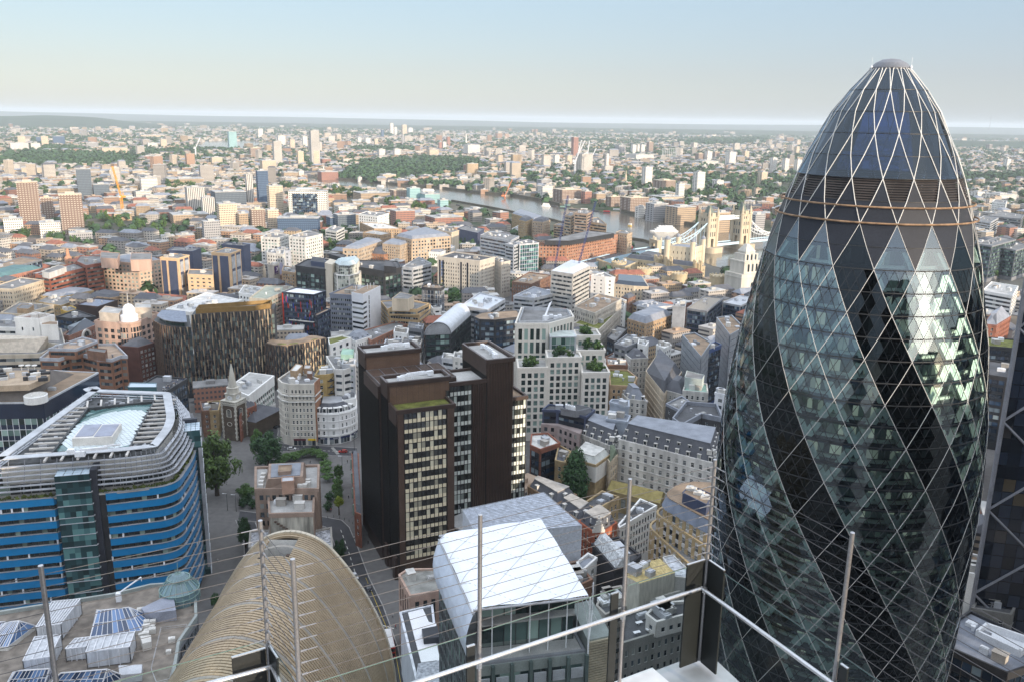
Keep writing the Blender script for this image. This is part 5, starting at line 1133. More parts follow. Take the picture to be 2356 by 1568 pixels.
def rowC():
 B=QB('brick_terrace','curved terrace of red brick shops with slate attics right of the church',3,0,[(2205,290),(2230,245),(2356,195),(2330,130),(2210,160)],14,m_(S_brick,clutter=0,roof=SLATE),done=False);B.hip(B.pts,14.2,3.5,SLATE,.3,3);B.done()
 for x0,x1,lab,st in ((1865,1935,'brown brick house with a pink shopfront left of the church',S_brown),(1935,2010,'narrow grey brick house next to the church tower',S_yell)):QB('brick_house',lab,3,0,[(x0,245),(x1,240),(x1+20,150),(x0-20,160)],14,m_(st,fh=3.2,clutter=2,roof=SLATE),'house')
 QB('white_office','white tile clad office with a stepped plant roof right of the church spire',2,1,[(-245,1270),(-70,1345),(160,1165),(-60,1135)],20,m_(S_dgreen,wall=WHITE,sp=WHITE,frame=WHITE,top=5,fh=3.6,bw=3,wh=0.6,mw=.12,roof=ROOFL,clutter=6),'office',land='the white stepped office')
 fr=m_(S_port,wall=mat('cream faience',(0.58,0.55,0.49),streak=1,var=0.2),fh=3.35,bw=2.0,ww=0.5,wh=0.55,gh=4.6,top=1.6,clutter=8,roof=ROOFG,rec=0.3,maxw=100)
 B=QB('white_faience_block','tall cream tiled office with a bowed corner and shops at street level',2,1,[(205,1195),(240,1228),(300,1243),(530,1243),(580,1195),(330,1110)],33,fr,land='the cream tiled corner block',done=False)
 for z in (24,27.2):b=MB();o=inset(B.pts,-1.0);[b.wall(o[i],o[(i+1)%6],-1,0,z,z+.5) for i in range(6)];b.build('balcony_cornice',OFFW,B.root)
 w=MB();w.wall(B.pts[3],B.pts[4],0.35,0.55,2,34.5);w.build('brick_flank',mat('orange brick',(0.33,0.17,0.10),var=0.3),B.root);pent(B,2,1,[(315,1110),(375,1115),(430,1060),(370,1045)],33,38,TAN,OFFW);pent(B,2,1,[(440,1090),(495,1090),(510,1060),(450,1055)],33,36.5,TAN,ROOFL);pent(B,2,1,[(470,1140),(515,1140),(520,1110),(470,1105)],33,36,BROWN,ROOFL)
 shop(B,B.pts[2].lerp(B.pts[3],.68),B.pts[3],4.0,mat('yellow shopfront',(0.75,0.50,0.02),rough=0.4),'yellow_shopfront');shop(B,B.pts[2].lerp(B.pts[3],.1),B.pts[2].lerp(B.pts[3],.6),4.0,mat('maroon shopfront',(0.10,0.02,0.025),rough=0.4),'maroon_shopfront');B.done()
 B=QB('yellow_brick_block','yellow brick block with black fire escapes behind the cream corner office',2,1,[(545,1160),(650,1155),(725,1140),(740,1060),(600,1070)],33,m_(S_yell,wall=mat('ochre brick',(0.40,0.29,0.12),var=0.2),clutter=9,bw=3.2),done=False);a,c=B.pts[1],B.pts[2];d=(c-a).normalized();n=V(d.y,-d.x);f=MB()
 for k in range(8):z=5+k*3.6;f.wall(a,c,0.3,1.7,z,z+.12);f.tube((*(a+n*1.6),z+.1),(*(c+n*1.6),z+3.6),0.13,4);f.tube((*(a+n*1.7),z+1.1),(*(c+n*1.7),z+1.1),0.05,4)
 f.build('fire_escape',DARK,B.root);B.done()
 QB('grey_office','grey white office with ribbon windows and a rooftop mast beside the brown tower',2,1,[(725,1105),(800,1110),(900,1085),(890,975),(650,985)],36,m_(S_conc,wall=OFFW,fh=3.6,wh=.42,clutter=10),'office')
 B=QB('grey_office','office with pale green slatted corner at the left of the brown tower',2,1,[(795,1060),(905,1060),(912,960),(820,950)],38,m_(S_conc,wall=LGREY,glass=GLASSG,fh=3.4,wh=.35,clutter=3),'office',done=False);pent(B,2,1,[(780,960),(890,965),(900,915),(800,905)],38,41,COPPER,COPPER,'green_lantern');B.done()
 mw=m_(S_port,wall=mat('white stucco',(0.76,0.76,0.75),var=0.1,streak=1),fh=3.6,bw=3.1,ww=.34,wh=.55,gh=4.4,top=1.2,clutter=0,roof=SLATE,parapet=.4)
 B=QB('white_corner_shop','white stucco corner building with dark mansard roof and blue shopfronts at the junction',3,1,[(536,255),(660,262),(760,255),(860,232),(918,200),(918,130),(560,150)],17,mw,land='the white mansard corner shop',done=False)
 A=inset(B.pts,.3);t=inset(B.pts,4.2);r=MB();r.loft([(*p,17.2) for p in A],[(*p,21.4) for p in t]);r.build('mansard_roof',SLATE,B.root);r=MB();r.prism(inset(B.pts,3.9),21.4,21.75);r.build('roof',LGREY,B.root)
 for i,n in ((0,2),(1,2),(2,2),(3,1)):B.dormers(B.pts[i],B.pts[i+1],17.3,n,WHITE,2.0,2.4,0.2)
 b=MB();o=inset(B.pts,-.7);[b.wall(o[i],o[i+1],-.7,0,z,z+.35) for i in range(5) for z in (16.4,4.4,8.2)];b.build('string_courses',WHITE,B.root)
 for i in range(5):shop(B,B.pts[i].lerp(B.pts[i+1],.08),B.pts[i].lerp(B.pts[i+1],.92),3.9,mat('navy shopfront',(0.02,0.03,0.09),rough=0.4),'shopfront')
 for i in (0,1,3):d_=(B.pts[i+1]-B.pts[i]).normalized();lettering(B.root,'Boots',B.pts[i].lerp(B.pts[i+1],.42),d_,3.1,1.0,WHITE)
 B.done()
 B=QB('brick_stair_tower','tan brick stair tower carrying a purple sign with a white crescent',2,1,[(112,140),(155,146),(214,132)],27,S_none,'tower',done=False);B.W(TAN);a_,c_=B.pts[1],B.pts[2];d_=(c_-a_).normalized();n_=V(d_.y,-d_.x);w_=(c_-a_).length;b=MB();b.wall(a_.lerp(c_,.18),a_.lerp(c_,.72),.3,.6,18,26);b.build('purple_sign',mat('purple sign',(.05,.01,.09),rough=.4),B.root)
 b=MB();c0=a_.lerp(c_,.47)+n_*.64;r_m=w_*.15;pts_=[(r_m*math.cos(t),r_m*math.sin(t)) for t in [-1.9+3.4*k/10 for k in range(11)]];b.face([(*(c0+d_*x),23+y*1.3) for x,y in pts_]+[(*(c0+d_*(x*.55-r_m*.1)),23+y*1.05) for x,y in pts_[::-1]]);b.build('crescent_mark',WHITE,B.root);lettering(B.root,'Premier Inn',a_.lerp(c_,.2),d_,18.8,w_*.1,WHITE);B.done()
 B=QB('white_annex','small white roofed block with a chimney between mansard shop and brown tower',3,1,[(800,150),(915,130),(915,50),(800,70)],21,m_(S_white,clutter=5,roof=ROOFL),'annex')
 B=QB('dutch_gabled_house','red brick house with green copper bays and stone dressings at the tower foot',3,1,[(915,1180),(962,1200),(940,640),(885,640)],14,m_(S_brick,clutter=0,roof=SLATE),'house',done=False);B.hip(B.pts,14.2,3,SLATE,.3,2.2);p,q=B.pts[3],B.pts[0];b=MB()
 for k in range(4):c=p.lerp(q,.1+k*.26);b.rbox(c,1.5,1.6,10,14.6,1.2)
 b.build('copper_bays',mat('dull copper',(.22,.29,.25)),B.root);B.done()
def shop(B,a,c,h,m,nm):
 f=MB();f.wall(a,c,.38,.6,h-1.0,h);o=f.build(nm,m,B.root);g=MB();d=(c-a).normalized();n=V(d.y,-d.x)*.45;L=(c-a).length;k=max(2,int(L/1.6))
 for j in range(k):p,q=a+d*(L*(j+.06)/k)+n,a+d*(L*(j+.94)/k)+n;g.face([(*p,.4),(*q,.4),(*q,h-1.05),(*p,h-1.05)])
 sub(o,g,'shop_window',glassmat('shop glass',(0.05,0.06,0.07),(0.35,0.38,0.36),.4))
rowC()
def rowD():
 QB('beige_apartments','beige grey apartment block with glazed balconies beside the red and blue striped block',2,1,[(-60,450),(100,460),(235,400),(340,345),(90,335)],37,sty(mode='band',wall=mat('beige grey cladding',(0.38,0.36,0.31),streak=1),glass=GLASSG,frame=OFFW,fh=3.1,wh=.55,bw=2.4,gh=3,roof=mat('pale green roof',(0.30,0.33,0.28)),clutter=3),'apartment block')
 st=m_(S_dark,fh=3.4,bw=1.5,wh=.55,top=.6,sp=NAVY,wall=mat('blue black glass',(0.015,0.02,0.04),rough=.2,spec=.7))
 B=QB('striped_block','blue black block with scattered red and blue vertical strips and a white roof',2,1,[(242,395),(530,420),(640,385),(370,352)],40,m_(st,roof=WMET,clutter=0),'office block',land='the red and blue striped block',done=False)
 q2=add(B,2,1,[(535,600),(560,615),(685,555),(650,545)],0,31,m_(st,roof=ROOFB,clutter=0));q=B.pts;rs,bs=MB(),MB()
 for k in range(46):
  e=rnd.choice([0,0,1]);a,c=q[e],q[e+1];t=rnd.random();z=rnd.uniform(3,34);(rs if rnd.random()<.5 else bs).wall(a.lerp(c,t),a.lerp(c,t)+(c-a).normalized()*.5,.2,.36,z,z+rnd.uniform(2.5,5))
 w=MB();w.wall(q[3],q[0],.0,.5,0,40);w.wall(q[0],q[0].lerp(q[1],.03),0,.45,0,40);w.build('red_flank',mat('red panel',(0.50,0.045,0.02),rough=.4),B.root);rs.build('red_strips',mat('red panel',(0.50,0.045,0.02)),B.root);bs.build('blue_strips',mat('blue strip',(0.03,0.07,0.42),rough=.4),B.root)
 s=MB();s.wall(q[0].lerp(q[1],.2),q[1],.1,1.6,20,20.5);s.build('ledge',OFFW,B.root);B.done()
 B=QB('grey_office_tower','dark grey ribbon windowed office tower with a taller white corner core',2,1,[(680,410),(985,430),(1140,345),(880,330)],40,sty(mode='band',wall=mat('slate blue cladding',(0.17,0.19,0.24),rough=.5,var=.1),glass=GLASS,frame=mat('pale mullion',(.4,.42,.46)),fh=3.5,wh=.48,bw=1.5,gh=3,top=1.5,roof=ROOFB,clutter=8),'office tower',sides={1:False},land='the grey office tower with the white core',done=False)
 q=ccw(RQ(2,1,[(878,390),(985,408),(1145,330),(1030,322)],44));wc=mat('white core cladding',(.66,.68,.72),rough=.45,var=.06);B.W(wc).prism(q,0,44);g=MB()
 a,c=B.pts[1],B.pts[2];
 for k in range(10):z=4+k*3.6;g.wall(q[0].lerp(q[1],1.0),q[1].lerp(q[2],.18),.03,.1,z,z+1.5)
 for k in range(11):g.wall(q[1].lerp(q[2],.3),q[1].lerp(q[2],.34),.03,.1,3+k*3.5,6+k*3.5)
 for k in range(10):g.wall(q[0].lerp(q[1],.05),q[1],.03,.1,3.5+k*3.6,5+k*3.6)
 g.build('core_windows',GLASS,B.root);r=MB();r.prism(inset(q,.5),44,44.1);r.build('roof',ROOFB,B.root);m=MB()
 for i in range(7):p=q[0].lerp(q[2],.2+.08*i)+V(rnd.uniform(-3,3),rnd.uniform(-2,2));m.tube((*p,44),(*p,47.5),.1,4);m.rbox(p,.5,.4,46,48,0)
 m.build('phone_masts',WMET,B.root);B.done()
 B=QB('dark_office','black framed green glass office with a cream stair tower and faceted glass bay',2,1,[(366,150),(632,185),(960,165),(1180,200),(1335,165),(1300,110),(480,90)],40,S_dgreen,'office block',sides={1:False},land='the black framed green office',done=False)
 cr=mat('cream stone panel',(.56,.50,.41),streak=1,var=.12);q=ccw(RQ(2,1,[(632,120),(700,135),(752,100),(680,80)],46));B.W(cr).prism(q,0,46)
 qb=RQ(2,1,[(690,195),(745,235),(860,240),(950,215),(980,165)],38);bayp=qb+[qb[-1]+V(-4,12),qb[0]+V(4,12)];bs=m_(S_glass,glass=glassmat('bay glass',(.10,.12,.11),(.5,.52,.46),.5,tint=(.26,.29,.26)),frame=OFFW,sp=mat('pale green spandrel',(.36,.40,.36),rough=.3),fh=3.4,bw=1.6,gh=0,top=.3);B.W(OFFW)
 for a,c in zip(qb,qb[1:]):B.facade(a,c,0,38,bs)
 qi=[p.lerp(sum(qb,V(0,0))/5,.22)+V(0,1) for p in qb];B.W(OFFW).prism(ccw(bayp),0,37.9)
 for a,c in zip(qi,qi[1:]):B.facade(a,c,38,46,m_(bs,fh=2.6))
 b=MB();b.loft([(*p,46) for p in ccw(qi+[qi[-1]+V(-2,8),qi[0]+V(2,8)])],[(*p,49) for p in inset(ccw(qi+[qi[-1]+V(-2,8),qi[0]+V(2,8)]),3)]);b.build('glass_lantern',mat('lantern glass',(.42,.50,.52),rough=.15,spec=.7),B.root)
 pent(B,2,1,[(505,105),(632,120),(632,80),(520,65)],40,44,NAVY,ROOFD);pent(B,2,1,[(1180,150),(1290,160),(1250,105),(1190,95)],40,45,DARK,ROOFD);pent(B,2,1,[(670,40),(800,75),(820,45),(690,30)],40,44,DARK,ROOFD);B.done()
 B=QB('tan_deco_office','tan stone office with rounded bands and a stepped penthouse beside the white core',2,1,[(1150,480),(1230,580),(1500,600),(1605,510),(1400,455)],26,sty(mode='band',wall=mat('tan stone',(.50,.36,.20),streak=1,var=.15),glass=GLASS,frame=OFFW,fh=3.5,wh=.45,bw=2,gh=4,roof=ROOFG,clutter=5),'office',land='the tan banded office',done=False)
 add(B,2,1,[(1218,550),(1480,555),(1590,500),(1390,470)],26,30,sty(mode='band',wall=mat('tan stone',(.5,.36,.2)),fh=3,wh=.5,gh=.3,top=.6,bw=2,roof=ROOFG,clutter=4));pent(B,2,1,[(1250,450),(1400,455),(1455,420),(1330,390)],30,39,CREAM,ROOFG);B.done()
 c3=fillet(RQ(2,1,[(1515,350),(1700,365),(1742,335),(1560,318)],34),5,4);B=Bld('round_cornered_office','small round cornered black glass office beside the railway','office',c3[0]);B.mass(c3,34,m_(S_dark,frame=LGREY,bw=3,roof=ROOFB,clutter=4));B.done();occ(c3)
 QB('white_house_block','white block with black square windows right of the tan banded office',2,1,[(1590,500),(1630,545),(1705,540),(1700,475)],20,m_(S_white,bw=4.5,ww=.6,wh=.6),'building')
 st=sty(wall=mat('pale stone grid',(.50,.46,.40),streak=1,var=.12),fh=3.5,bw=2.6,ww=.42,wh=.55,frame=FRAMED,roof=ROOFD,clutter=10,gh=4,top=3,parapet=1.3)
 B=QB('stone_hotel','large pale stone hotel with vertical window strips and a cluttered dark roof',2,1,[(1672,70),(2060,110),(2195,75),(1820,25)],38,st,'hotel',land='the pale stone hotel',done=False);add(B,2,1,[(2180,90),(2260,125),(2340,110),(2220,70)],0,34,st);q=B.pts;pn=MB()
 for t in (.04,.12,.55,.70):a=q[0].lerp(q[1],t);pn.wall(a,a+(q[1]-q[0]).normalized()*1.6,.3,.5,3,36)
 pn.build('dark_strips',mat('dark glass strip',(.02,.022,.03),rough=.2),B.root)
 L_=q[0].lerp(q[1],.085);n_=(q[1]-q[0]).normalized()
 for k,ch in enumerate('GRANGE'):lettering(B.root,ch,L_,n_,33.2-k*2.5,2.9,mat('blue sign letter',(.06,.2,.6),rough=.4),.4)
 sg=MB();c_=L_+n_*.9+V(n_.y,-n_.x)*.42;sg.v,sg.f,sg.m=[(*(c_+n_*(1.1 if i%2 else.45)*math.cos(i*math.pi/5+.314)),15.5+(1.1 if i%2 else.45)*math.sin(i*math.pi/5+.314)) for i in range(10)],[tuple(range(10))],[0];sg.build('star_mark',mat('gold star',(.6,.42,.08)),B.root);B.done()
 QB('wavy_office','low grey office with stepped louvred floors left of the pale stone hotel',1,1,[(1350,1540),(1440,1550),(1612,1510),(1500,1450)],26,sty(mode='band',wall=LGREY,fh=4,wh=.5,bw=2,clutter=3),'office')
 q=ccw(RQ(2,1,[(1555,780),(1790,770),(1975,600),(1800,575)],30));B=Bld('vaulted_glass_office','dark glass office under a long silver barrel vaulted roof with louvred end','office',q[0]);B.mass(q,30,m_(S_dgreen,bw=3,top=.4,mw=.12,wh=.7),roof=False);a,b_,c,d=q;m=MB();lo=MB();n=14;u=b_-a;R=u.length/2
 P2=lambda s,e,t,o=0:(*(s+e*(.5-.5*math.cos(t))),30+(R*.92+o)*math.sin(t))
 for k in range(n):t0,t1=math.pi*k/n,math.pi*(k+1)/n;m.face([P2(a,u,t0),P2(a,u,t1),P2(d,c-d,t1),P2(d,c-d,t0)])
 m.build('vault_roof',SILVER,B.root);e=V(u.y,-u.x).normalized()
 for k in range(16):
  z=R*.9*k/16;hw=math.sqrt(max(0,1-(z/(R*.92))**2))*R;cc=(a+b_)/2+e*.3;dd=u.normalized();lo.wall(cc-dd*hw,cc+dd*hw,-.1,.2,30+z,30+z+R*.032)
 lo.build('end_louvres',LGREY,B.root);r=MB()
 for k in range(n):t0,t1=math.pi*k/n,math.pi*(k+1)/n;r.tube(P2(a+e*.4,u,t0,.2),P2(a+e*.4,u,t1,.2),.5,5)
 r.build('arch_rim',GREYC,B.root);w=MB()
 for s in range(12):
  p0,p1=b_.lerp(c,s/12),b_.lerp(c,(s+.6)/12);du=u
  w.hexa([P2(p0-u,u,math.pi*.97),P2(p1-u,u,math.pi*.97),P2(p1-u,u,math.pi*.78),P2(p0-u,u,math.pi*.78),P2(p0-u,u,math.pi*.97,.5),P2(p1-u,u,math.pi*.97,.5),P2(p1-u,u,math.pi*.78,.5),P2(p0-u,u,math.pi*.78,.5)])
 w.build('white_ribs',WMET,B.root);en=MB();en.face([P2(a+e*.05,u,math.pi*k/n) for k in range(n+1)][::-1]);en.build('end_wall',DARK,B.root);occ(q);LAND.append(('the vaulted glass office',q[0]));B.done()
 c3=RQ(2,1,[(2005,615),(2060,640),(2200,645),(2440,615),(2400,560),(2080,580)],38);QBp=ccw(c3);B=Bld('curved_dark_office','dark blue curved glass office with a brown gravel roof beside the vaulted office','office',QBp[0]);B.mass(QBp,38,m_(S_dark,roof=ROOFB,clutter=4,parapet=.3));B.done();occ(QBp)
 QB('silver_roofed_office','grey stone office with a silver rounded mansard and glazed skylights behind the vault',2,1,[(1890,520),(2130,560),(2290,460),(2060,400)],33,m_(S_conc,wall=LGREY,roof=SILVER,clutter=8),'office')
 QB('brick_terrace','long red brick terrace with white square windows behind the brown tower',2,1,[(945,760),(1060,840),(1385,690),(1290,665)],19,m_(S_brick,wall=mat('orange red brick',(.30,.15,.10),var=.2),bw=4,ww=.5,wh=.5,clutter=4,roof=ROOFG),'terrace')
 B=QB('white_mansard_house','white ornate house with a grey slated mansard near the grey office tower',2,1,[(838,810),(920,845),(1060,800),(950,770)],20,m_(S_port,wall=WHITE,clutter=0),done=False);B.hip(B.pts,20.2,4.5,LEAD,.4,3);[B.dormers(B.pts[i],B.pts[i+1],20.4,3,LEAD) for i in (0,1)];B.done()
 QB('green_roofed_block','white block with large dark windows and a green sedum roof',2,1,[(662,820),(680,880),(872,815),(790,795)],24,m_(S_white,roof=SEDUM,clutter=0,bw=6,ww=.4,wh=.6),'building')
 for i,(x,y,w,h,z,m,st) in enumerate([(1270,760,120,60,24,WHITE,S_white),(1400,720,130,60,22,GREYC,S_conc),(1340,860,170,60,24,CONC,S_conc),(1180,870,150,50,22,LGREY,S_conc),(1715,1000,110,60,30,LGREY,S_conc),(1815,990,110,60,32,OFFW,S_white),(100,30,150,50,28,OFFW,S_white),(240,200,120,60,24,TAN,S_tan)]):
  QB('roof_block',['white plant topped block behind the brown tower','low grey roofed block left of the vaulted office','dark slated old block left of the vaulted office foot','low pale flat roofed block behind the brown tower','grey plant roof block between brown tower peaks','cream plant roof block between brown tower peaks','white roofed block above the beige apartments','tan brick block left of the black framed office'][i],2,1,[(x,y),(x+w,y+h*.3),(x+w*1.1,y-h*.5)],z,m_(st,wall=m,clutter=5),'building')
 B=QB('brick_chapel','small chapel with a pale spirelet and purple slate roof above the beige apartments',2,1,[(120,230),(215,240),(290,210),(240,160)],14,m_(S_brown,clutter=0),'chapel',done=False);B.hip(B.pts,14,7,mat('purple slate',(.15,.14,.19)),.3,6);p=V(*PZ(2,1,75,190,14)[:2]);b=MB();b.lathe(p,[(1.8,0),(1.8,15),(2,15.3),(1.3,16),(.2,22)],8);b.build('spirelet',CREAM,B.root);B.done()
rowD()
CROWN={}
def crown_mesh(seed,n,s,nc=34,shape='round',mt=None):
 """unit crown (radius 1, centred): leaf clumps gathered in boughs, gaps between them"""
 key=(seed,n,s,nc,shape,mt.name)
 if key in CROWN:return CROWN[key]
 r=random.Random(seed);b=MB();cs=[]
 for i in range(nc):
  while True:
   p=Vector((r.uniform(-1,1),r.uniform(-1,1),r.uniform(-1,1)))
   if 0.25<p.length<1:break
  if shape=='cone':k=1.05-(p.z+1)*0.42;p.x*=k;p.y*=k
  elif shape=='flat':p.z*=0.55
  cs.append((p*0.82,r.uniform(0.2,0.4)))
 for i in range(n):
  c,R=cs[i%nc];d=Vector((r.gauss(0,1),r.gauss(0,1),r.gauss(0,1))).normalized();p=c+d*R*r.uniform(0.55,1.0)
  nrm=(d+Vector((r.uniform(-.6,.6),r.uniform(-.6,.6),r.uniform(0,.7)))).normalized();u=nrm.orthogonal().normalized();w=nrm.cross(u);a=r.uniform(0,6.3);u,w=u*math.cos(a)+w*math.sin(a),w*math.cos(a)-u*math.sin(a);q=s*r.uniform(0.6,1.3)
  b.face([p-u*q,p-w*q*.6,p+u*q,p+w*q*.7])
 CROWN[key]=b.mesh('crown',mt);return CROWN[key]
def leafmat(name,col,v=0.5):
 m,n,b=_nodes(name);N=n.nodes;L=n.links;g=N.new('ShaderNodeNewGeometry');oi=N.new('ShaderNodeObjectInfo');r=N.new('ShaderNodeMapRange');r.inputs['To Min'].default_value=1-v;r.inputs['To Max'].default_value=1+v;L.new(g.outputs['Random Per Island'],r.inputs[0])
 r2=N.new('ShaderNodeMapRange');r2.inputs['To Min'].default_value=0.75;r2.inputs['To Max'].default_value=1.25;L.new(oi.outputs['Random'],r2.inputs[0]);mu=N.new('ShaderNodeMath');mu.operation='MULTIPLY';L.new(r.outputs[0],mu.inputs[0]);L.new(r2.outputs[0],mu.inputs[1])
 v_=N.new('ShaderNodeVectorMath');v_.operation='SCALE';v_.inputs[0].default_value=col;L.new(mu.outputs[0],v_.inputs['Scale']);L.new(v_.outputs[0],b.inputs['Base Color']);b.inputs['Roughness'].default_value=.6;b.inputs['Specular IOR Level'].default_value=.25
 MATS[name]=m;return m
LF=leafmat('leaves',(0.060,0.115,0.028));LFD=leafmat('dark leaves',(0.034,0.075,0.028));LFY=leafmat('lime leaves',(0.19,0.24,0.02),.3);LFB=leafmat('broad leaves',(0.080,0.135,0.032));BARK=mat('bark',(0.07,0.055,0.04))
TRUNK={}
def tree(c,h,rad,label,group=None,mt=None,shape='round',n=2600,s=0.07,z0=0.0,seed=None,trunk=0.22,name='tree',nc=34):
 mt=mt or LF;T=thing(name,label,'tree' if name=='tree' else 'shrub',(c[0],c[1],z0),group,rnd.uniform(0,6));ch=h*(1-trunk)/2
 o=bpy.data.objects.new('crown',crown_mesh(seed if seed is not None else rnd.randrange(4),n,s,nc,shape,mt));COL.objects.link(o);o.parent=T;o.location=(0,0,h-ch);o.scale=(rad,rad,ch)
 if 'k' not in TRUNK:
  b=MB();b.tube((0,0,0),(0,0,.55),.035,7,.022);b.tube((0,0,.55),(.02,0,1),.022,6,.008)
  for k in range(6):a=k*1.1;b.tube((0,0,.4+.06*k),(.16*math.cos(a),.16*math.sin(a),.62+.06*k),.013,5,.004)
  TRUNK['k']=b.mesh('trunk',BARK)
 t=bpy.data.objects.new('trunk',TRUNK['k']);COL.objects.link(t);t.parent=T;t.scale=(h,h,h*.85);return T
def shrub(B,p,z,r,m=None,h=None):
 o=bpy.data.objects.new('shrub',crown_mesh(rnd.randrange(3),260,.22,14,'round',m or rnd.choice([LF,LFD,LFB])));COL.objects.link(o);o.parent=B.root;L=B.root.location;o.location=(p.x-L.x,p.y-L.y,z+(h or r)*.8);o.scale=(r,r,h or r)
def rowE():
 wg=mat('white stone grid',(.66,.63,.57),var=.08,streak=1);st=sty(wall=wg,fh=3.75,bw=3.25,ww=.62,wh=.72,sill=.14,gh=4,top=1.5,rec=.55,glass=GLASSG,frame=FRAMED,kind='cross',roof=ROOFL,clutter=0,parapet=1.1,maxw=100)
 tl=m_(st,fh=7.5,wh=.86,sill=.07,kind='frame',glass=glassmat('dark tower window',(.02,.018,.016),(.1,.1,.1),.1))
 B=QB('terraced_white_office','white gridded stepped office with trees and shrubs on its roof terraces',2,2,[(36,690),(335,690),(562,628),(530,570),(90,545)],58,dict(tl,roof=ROOFG),'office block',land='the white gridded terraced office',done=False)
 q=B.pts;p1=add(B,2,2,[(62,1095),(322,1090),(310,1010),(50,1015)],0,40,st);p2=add(B,2,2,[(330,1002),(636,996),(600,925),(315,935)],0,45,st)
 p3=add(B,2,2,[(650,1140),(893,1138),(845,1050),(640,1060)],0,38,st);p4=add(B,2,2,[(600,935),(853,933),(815,870),(600,875)],0,46,st);p5=add(B,2,2,[(590,800),(808,798),(775,745),(575,750)],0,51,st)
 gb=ccw(RQ(2,2,[(352,800),(592,798),(560,742),(345,745)],53));B.mass(gb,53,m_(S_glass,glass=glassmat('green atrium glass',(.03,.07,.06),(.3,.4,.36),.2,tint=(.08,.15,.13)),sp=GLASSG,frame=LGREY,wall=LGREY,gh=40,top=.2,bw=2.6,wh=.94,roof=mat('pale glass roof',(.5,.56,.54),rough=.2),clutter=0,parapet=.2),z0=0)
 for pts,z,k in ((p1,40,14),(p2,45,14),(p3,38,13),(p4,46,13),(p5,51,13)):
  for i in range(k):shrub(B,pts[0].lerp(pts[1],rnd.uniform(.08,.92)).lerp(pts[3].lerp(pts[2],.5),rnd.uniform(.2,.85)),z,rnd.uniform(1.1,3.0))
 shrub(B,p2[0].lerp(p2[1],.4).lerp(p2[3],.5),45,1.6,mat('white blossom',(.6,.6,.55),var=.2));b=MB();wl=inset(q,1.6)
 for i in range(len(wl)):b.wall(wl[i],wl[(i+1)%len(wl)],0,.4,58,60)
 b.build('plant_screen',LGREY,B.root);b=MB();c=q[0].lerp(q[2],.5);b.rbox(c,2.2,2.2,58,61.5,.3);b.tube((*c,61),(c.x+3,c.y+9,66.5),.55,6);b.tube((c.x+3,c.y+9,66.5),(c.x+4,c.y+12,66.8),.3,6);b.build('cleaning_crane',WMET,B.root);b=MB();[b.rbox(q[0].lerp(q[3],.4)+V(5+i*2.4,1+i%2*3),2,2,58,60.2,.2) for i in range(4)];b.build('air_handlers',WMET,B.root);B.done()
 dn=m_(S_dark,mode='band',wh=.35,sill=.4,roof=ROOFD,clutter=5,fh=4);B=QB('navy_curved_office','low office with a rounded navy glazed top over pinkish stone floors',3,2,[(280,235),(420,240),(680,300),(760,235),(340,185)],30,m_(dn,wall=NAVY),done=False)
 add(B,3,2,[(268,350),(420,365),(622,440),(690,330),(300,330)],0,24,sty(wall=mat('mauve stone',(.36,.30,.29)),fh=3.6,bw=3,ww=.5,wh=.55,clutter=0,top=.6),roof=False);pent(B,3,2,[(450,215),(590,240),(730,210),(600,180)],30,33,GREYC,ROOFD);m=MB()
 for k in range(5):p=RQ(3,2,[(505+16*k,190+5*k)]*4,34)[0];m.rbox(p,1.2,2,33,35,.2)
 m.build('air_handlers',WMET,B.root);B.done()
 def mans(nm,lab,r,c,pts,h,st,rh=5.5,m=SLATE,d=5,cat='office building',rm=LEAD,rows=1,land=None,sh=3.2):
  B=QB(nm,lab,r,c,pts,h,m_(st,clutter=0,parapet=.5),cat,land=land,done=False);q=B.pts;R=MB();R.loft([(*p,h+.15) for p in inset(q,.3)],[(*p,h+rh) for p in inset(q,sh)]);R.build('mansard_roof',m,B.root);R=MB();R.prism(inset(q,sh-.3),h+rh,h+rh+.3);R.build('roof',rm,B.root)
  for i in range(len(q)):
   if tocam(q[i],q[(i+1)%len(q)])>0:
    n=max(1,int((q[(i+1)%len(q)]-q[i]).length/d))
    for k in range(rows):B.dormers(q[i],q[(i+1)%len(q)],h+.5+k*2.6,n,OFFW,1.5,1.9,.3+k*1.5)
  B.done()
 mans('mansard_office','grey stone office with a dark mansard and two rows of white dormers',3,2,[(628,450),(970,590),(1020,430),(720,350)],22,S_port,7,rows=2,d=4.4)
 mans('classical_office','long white classical office with giant order windows and slate mansard beside the glass tower',3,2,[(985,500),(1870,725),(1930,520),(1110,390)],27,m_(S_port,bw=3.6,ww=.42,fh=3.7,kind='tri',gh=7,wall=mat('white portland',(.62,.61,.585),var=.28,streak=1,scale=.3)),7.5,rows=2,d=5,land='the long white classical office')
 B=QB('dark_courtyard_office','dark brick courtyard building with grey parapets and big roof fans beside the glass tower',3,2,[(1480,330),(1560,390),(1740,290),(1935,330),(1880,200),(1600,180)],30,sty(wall=mat('blackened brick',(.07,.07,.075)),fh=3.6,bw=4,ww=.3,wh=.5,frame=FRAME,kind='sash',roof=ROOFD,cap=LEAD,parapet=2,clutter=7),done=False);B.done()
 QB('dark_brick_block','dark brick block with a fat grey duct running down its wall',3,2,[(1420,180),(1540,240),(1630,160),(1560,110)],30,sty(wall=mat('blackened brick',(.07,.07,.075)),fh=3.6,bw=4,ww=.34,wh=.5,frame=FRAME,kind='sash',clutter=3,cap=LEAD))
 B=QB('grey_clad_block','flat grey clad plant block between the mansards',3,2,[(870,320),(1060,345),(1085,290),(900,262)],30,m_(S_none,wall=mat('pale grey cladding',(.36,.40,.46),rough=.5),roof=LEAD));
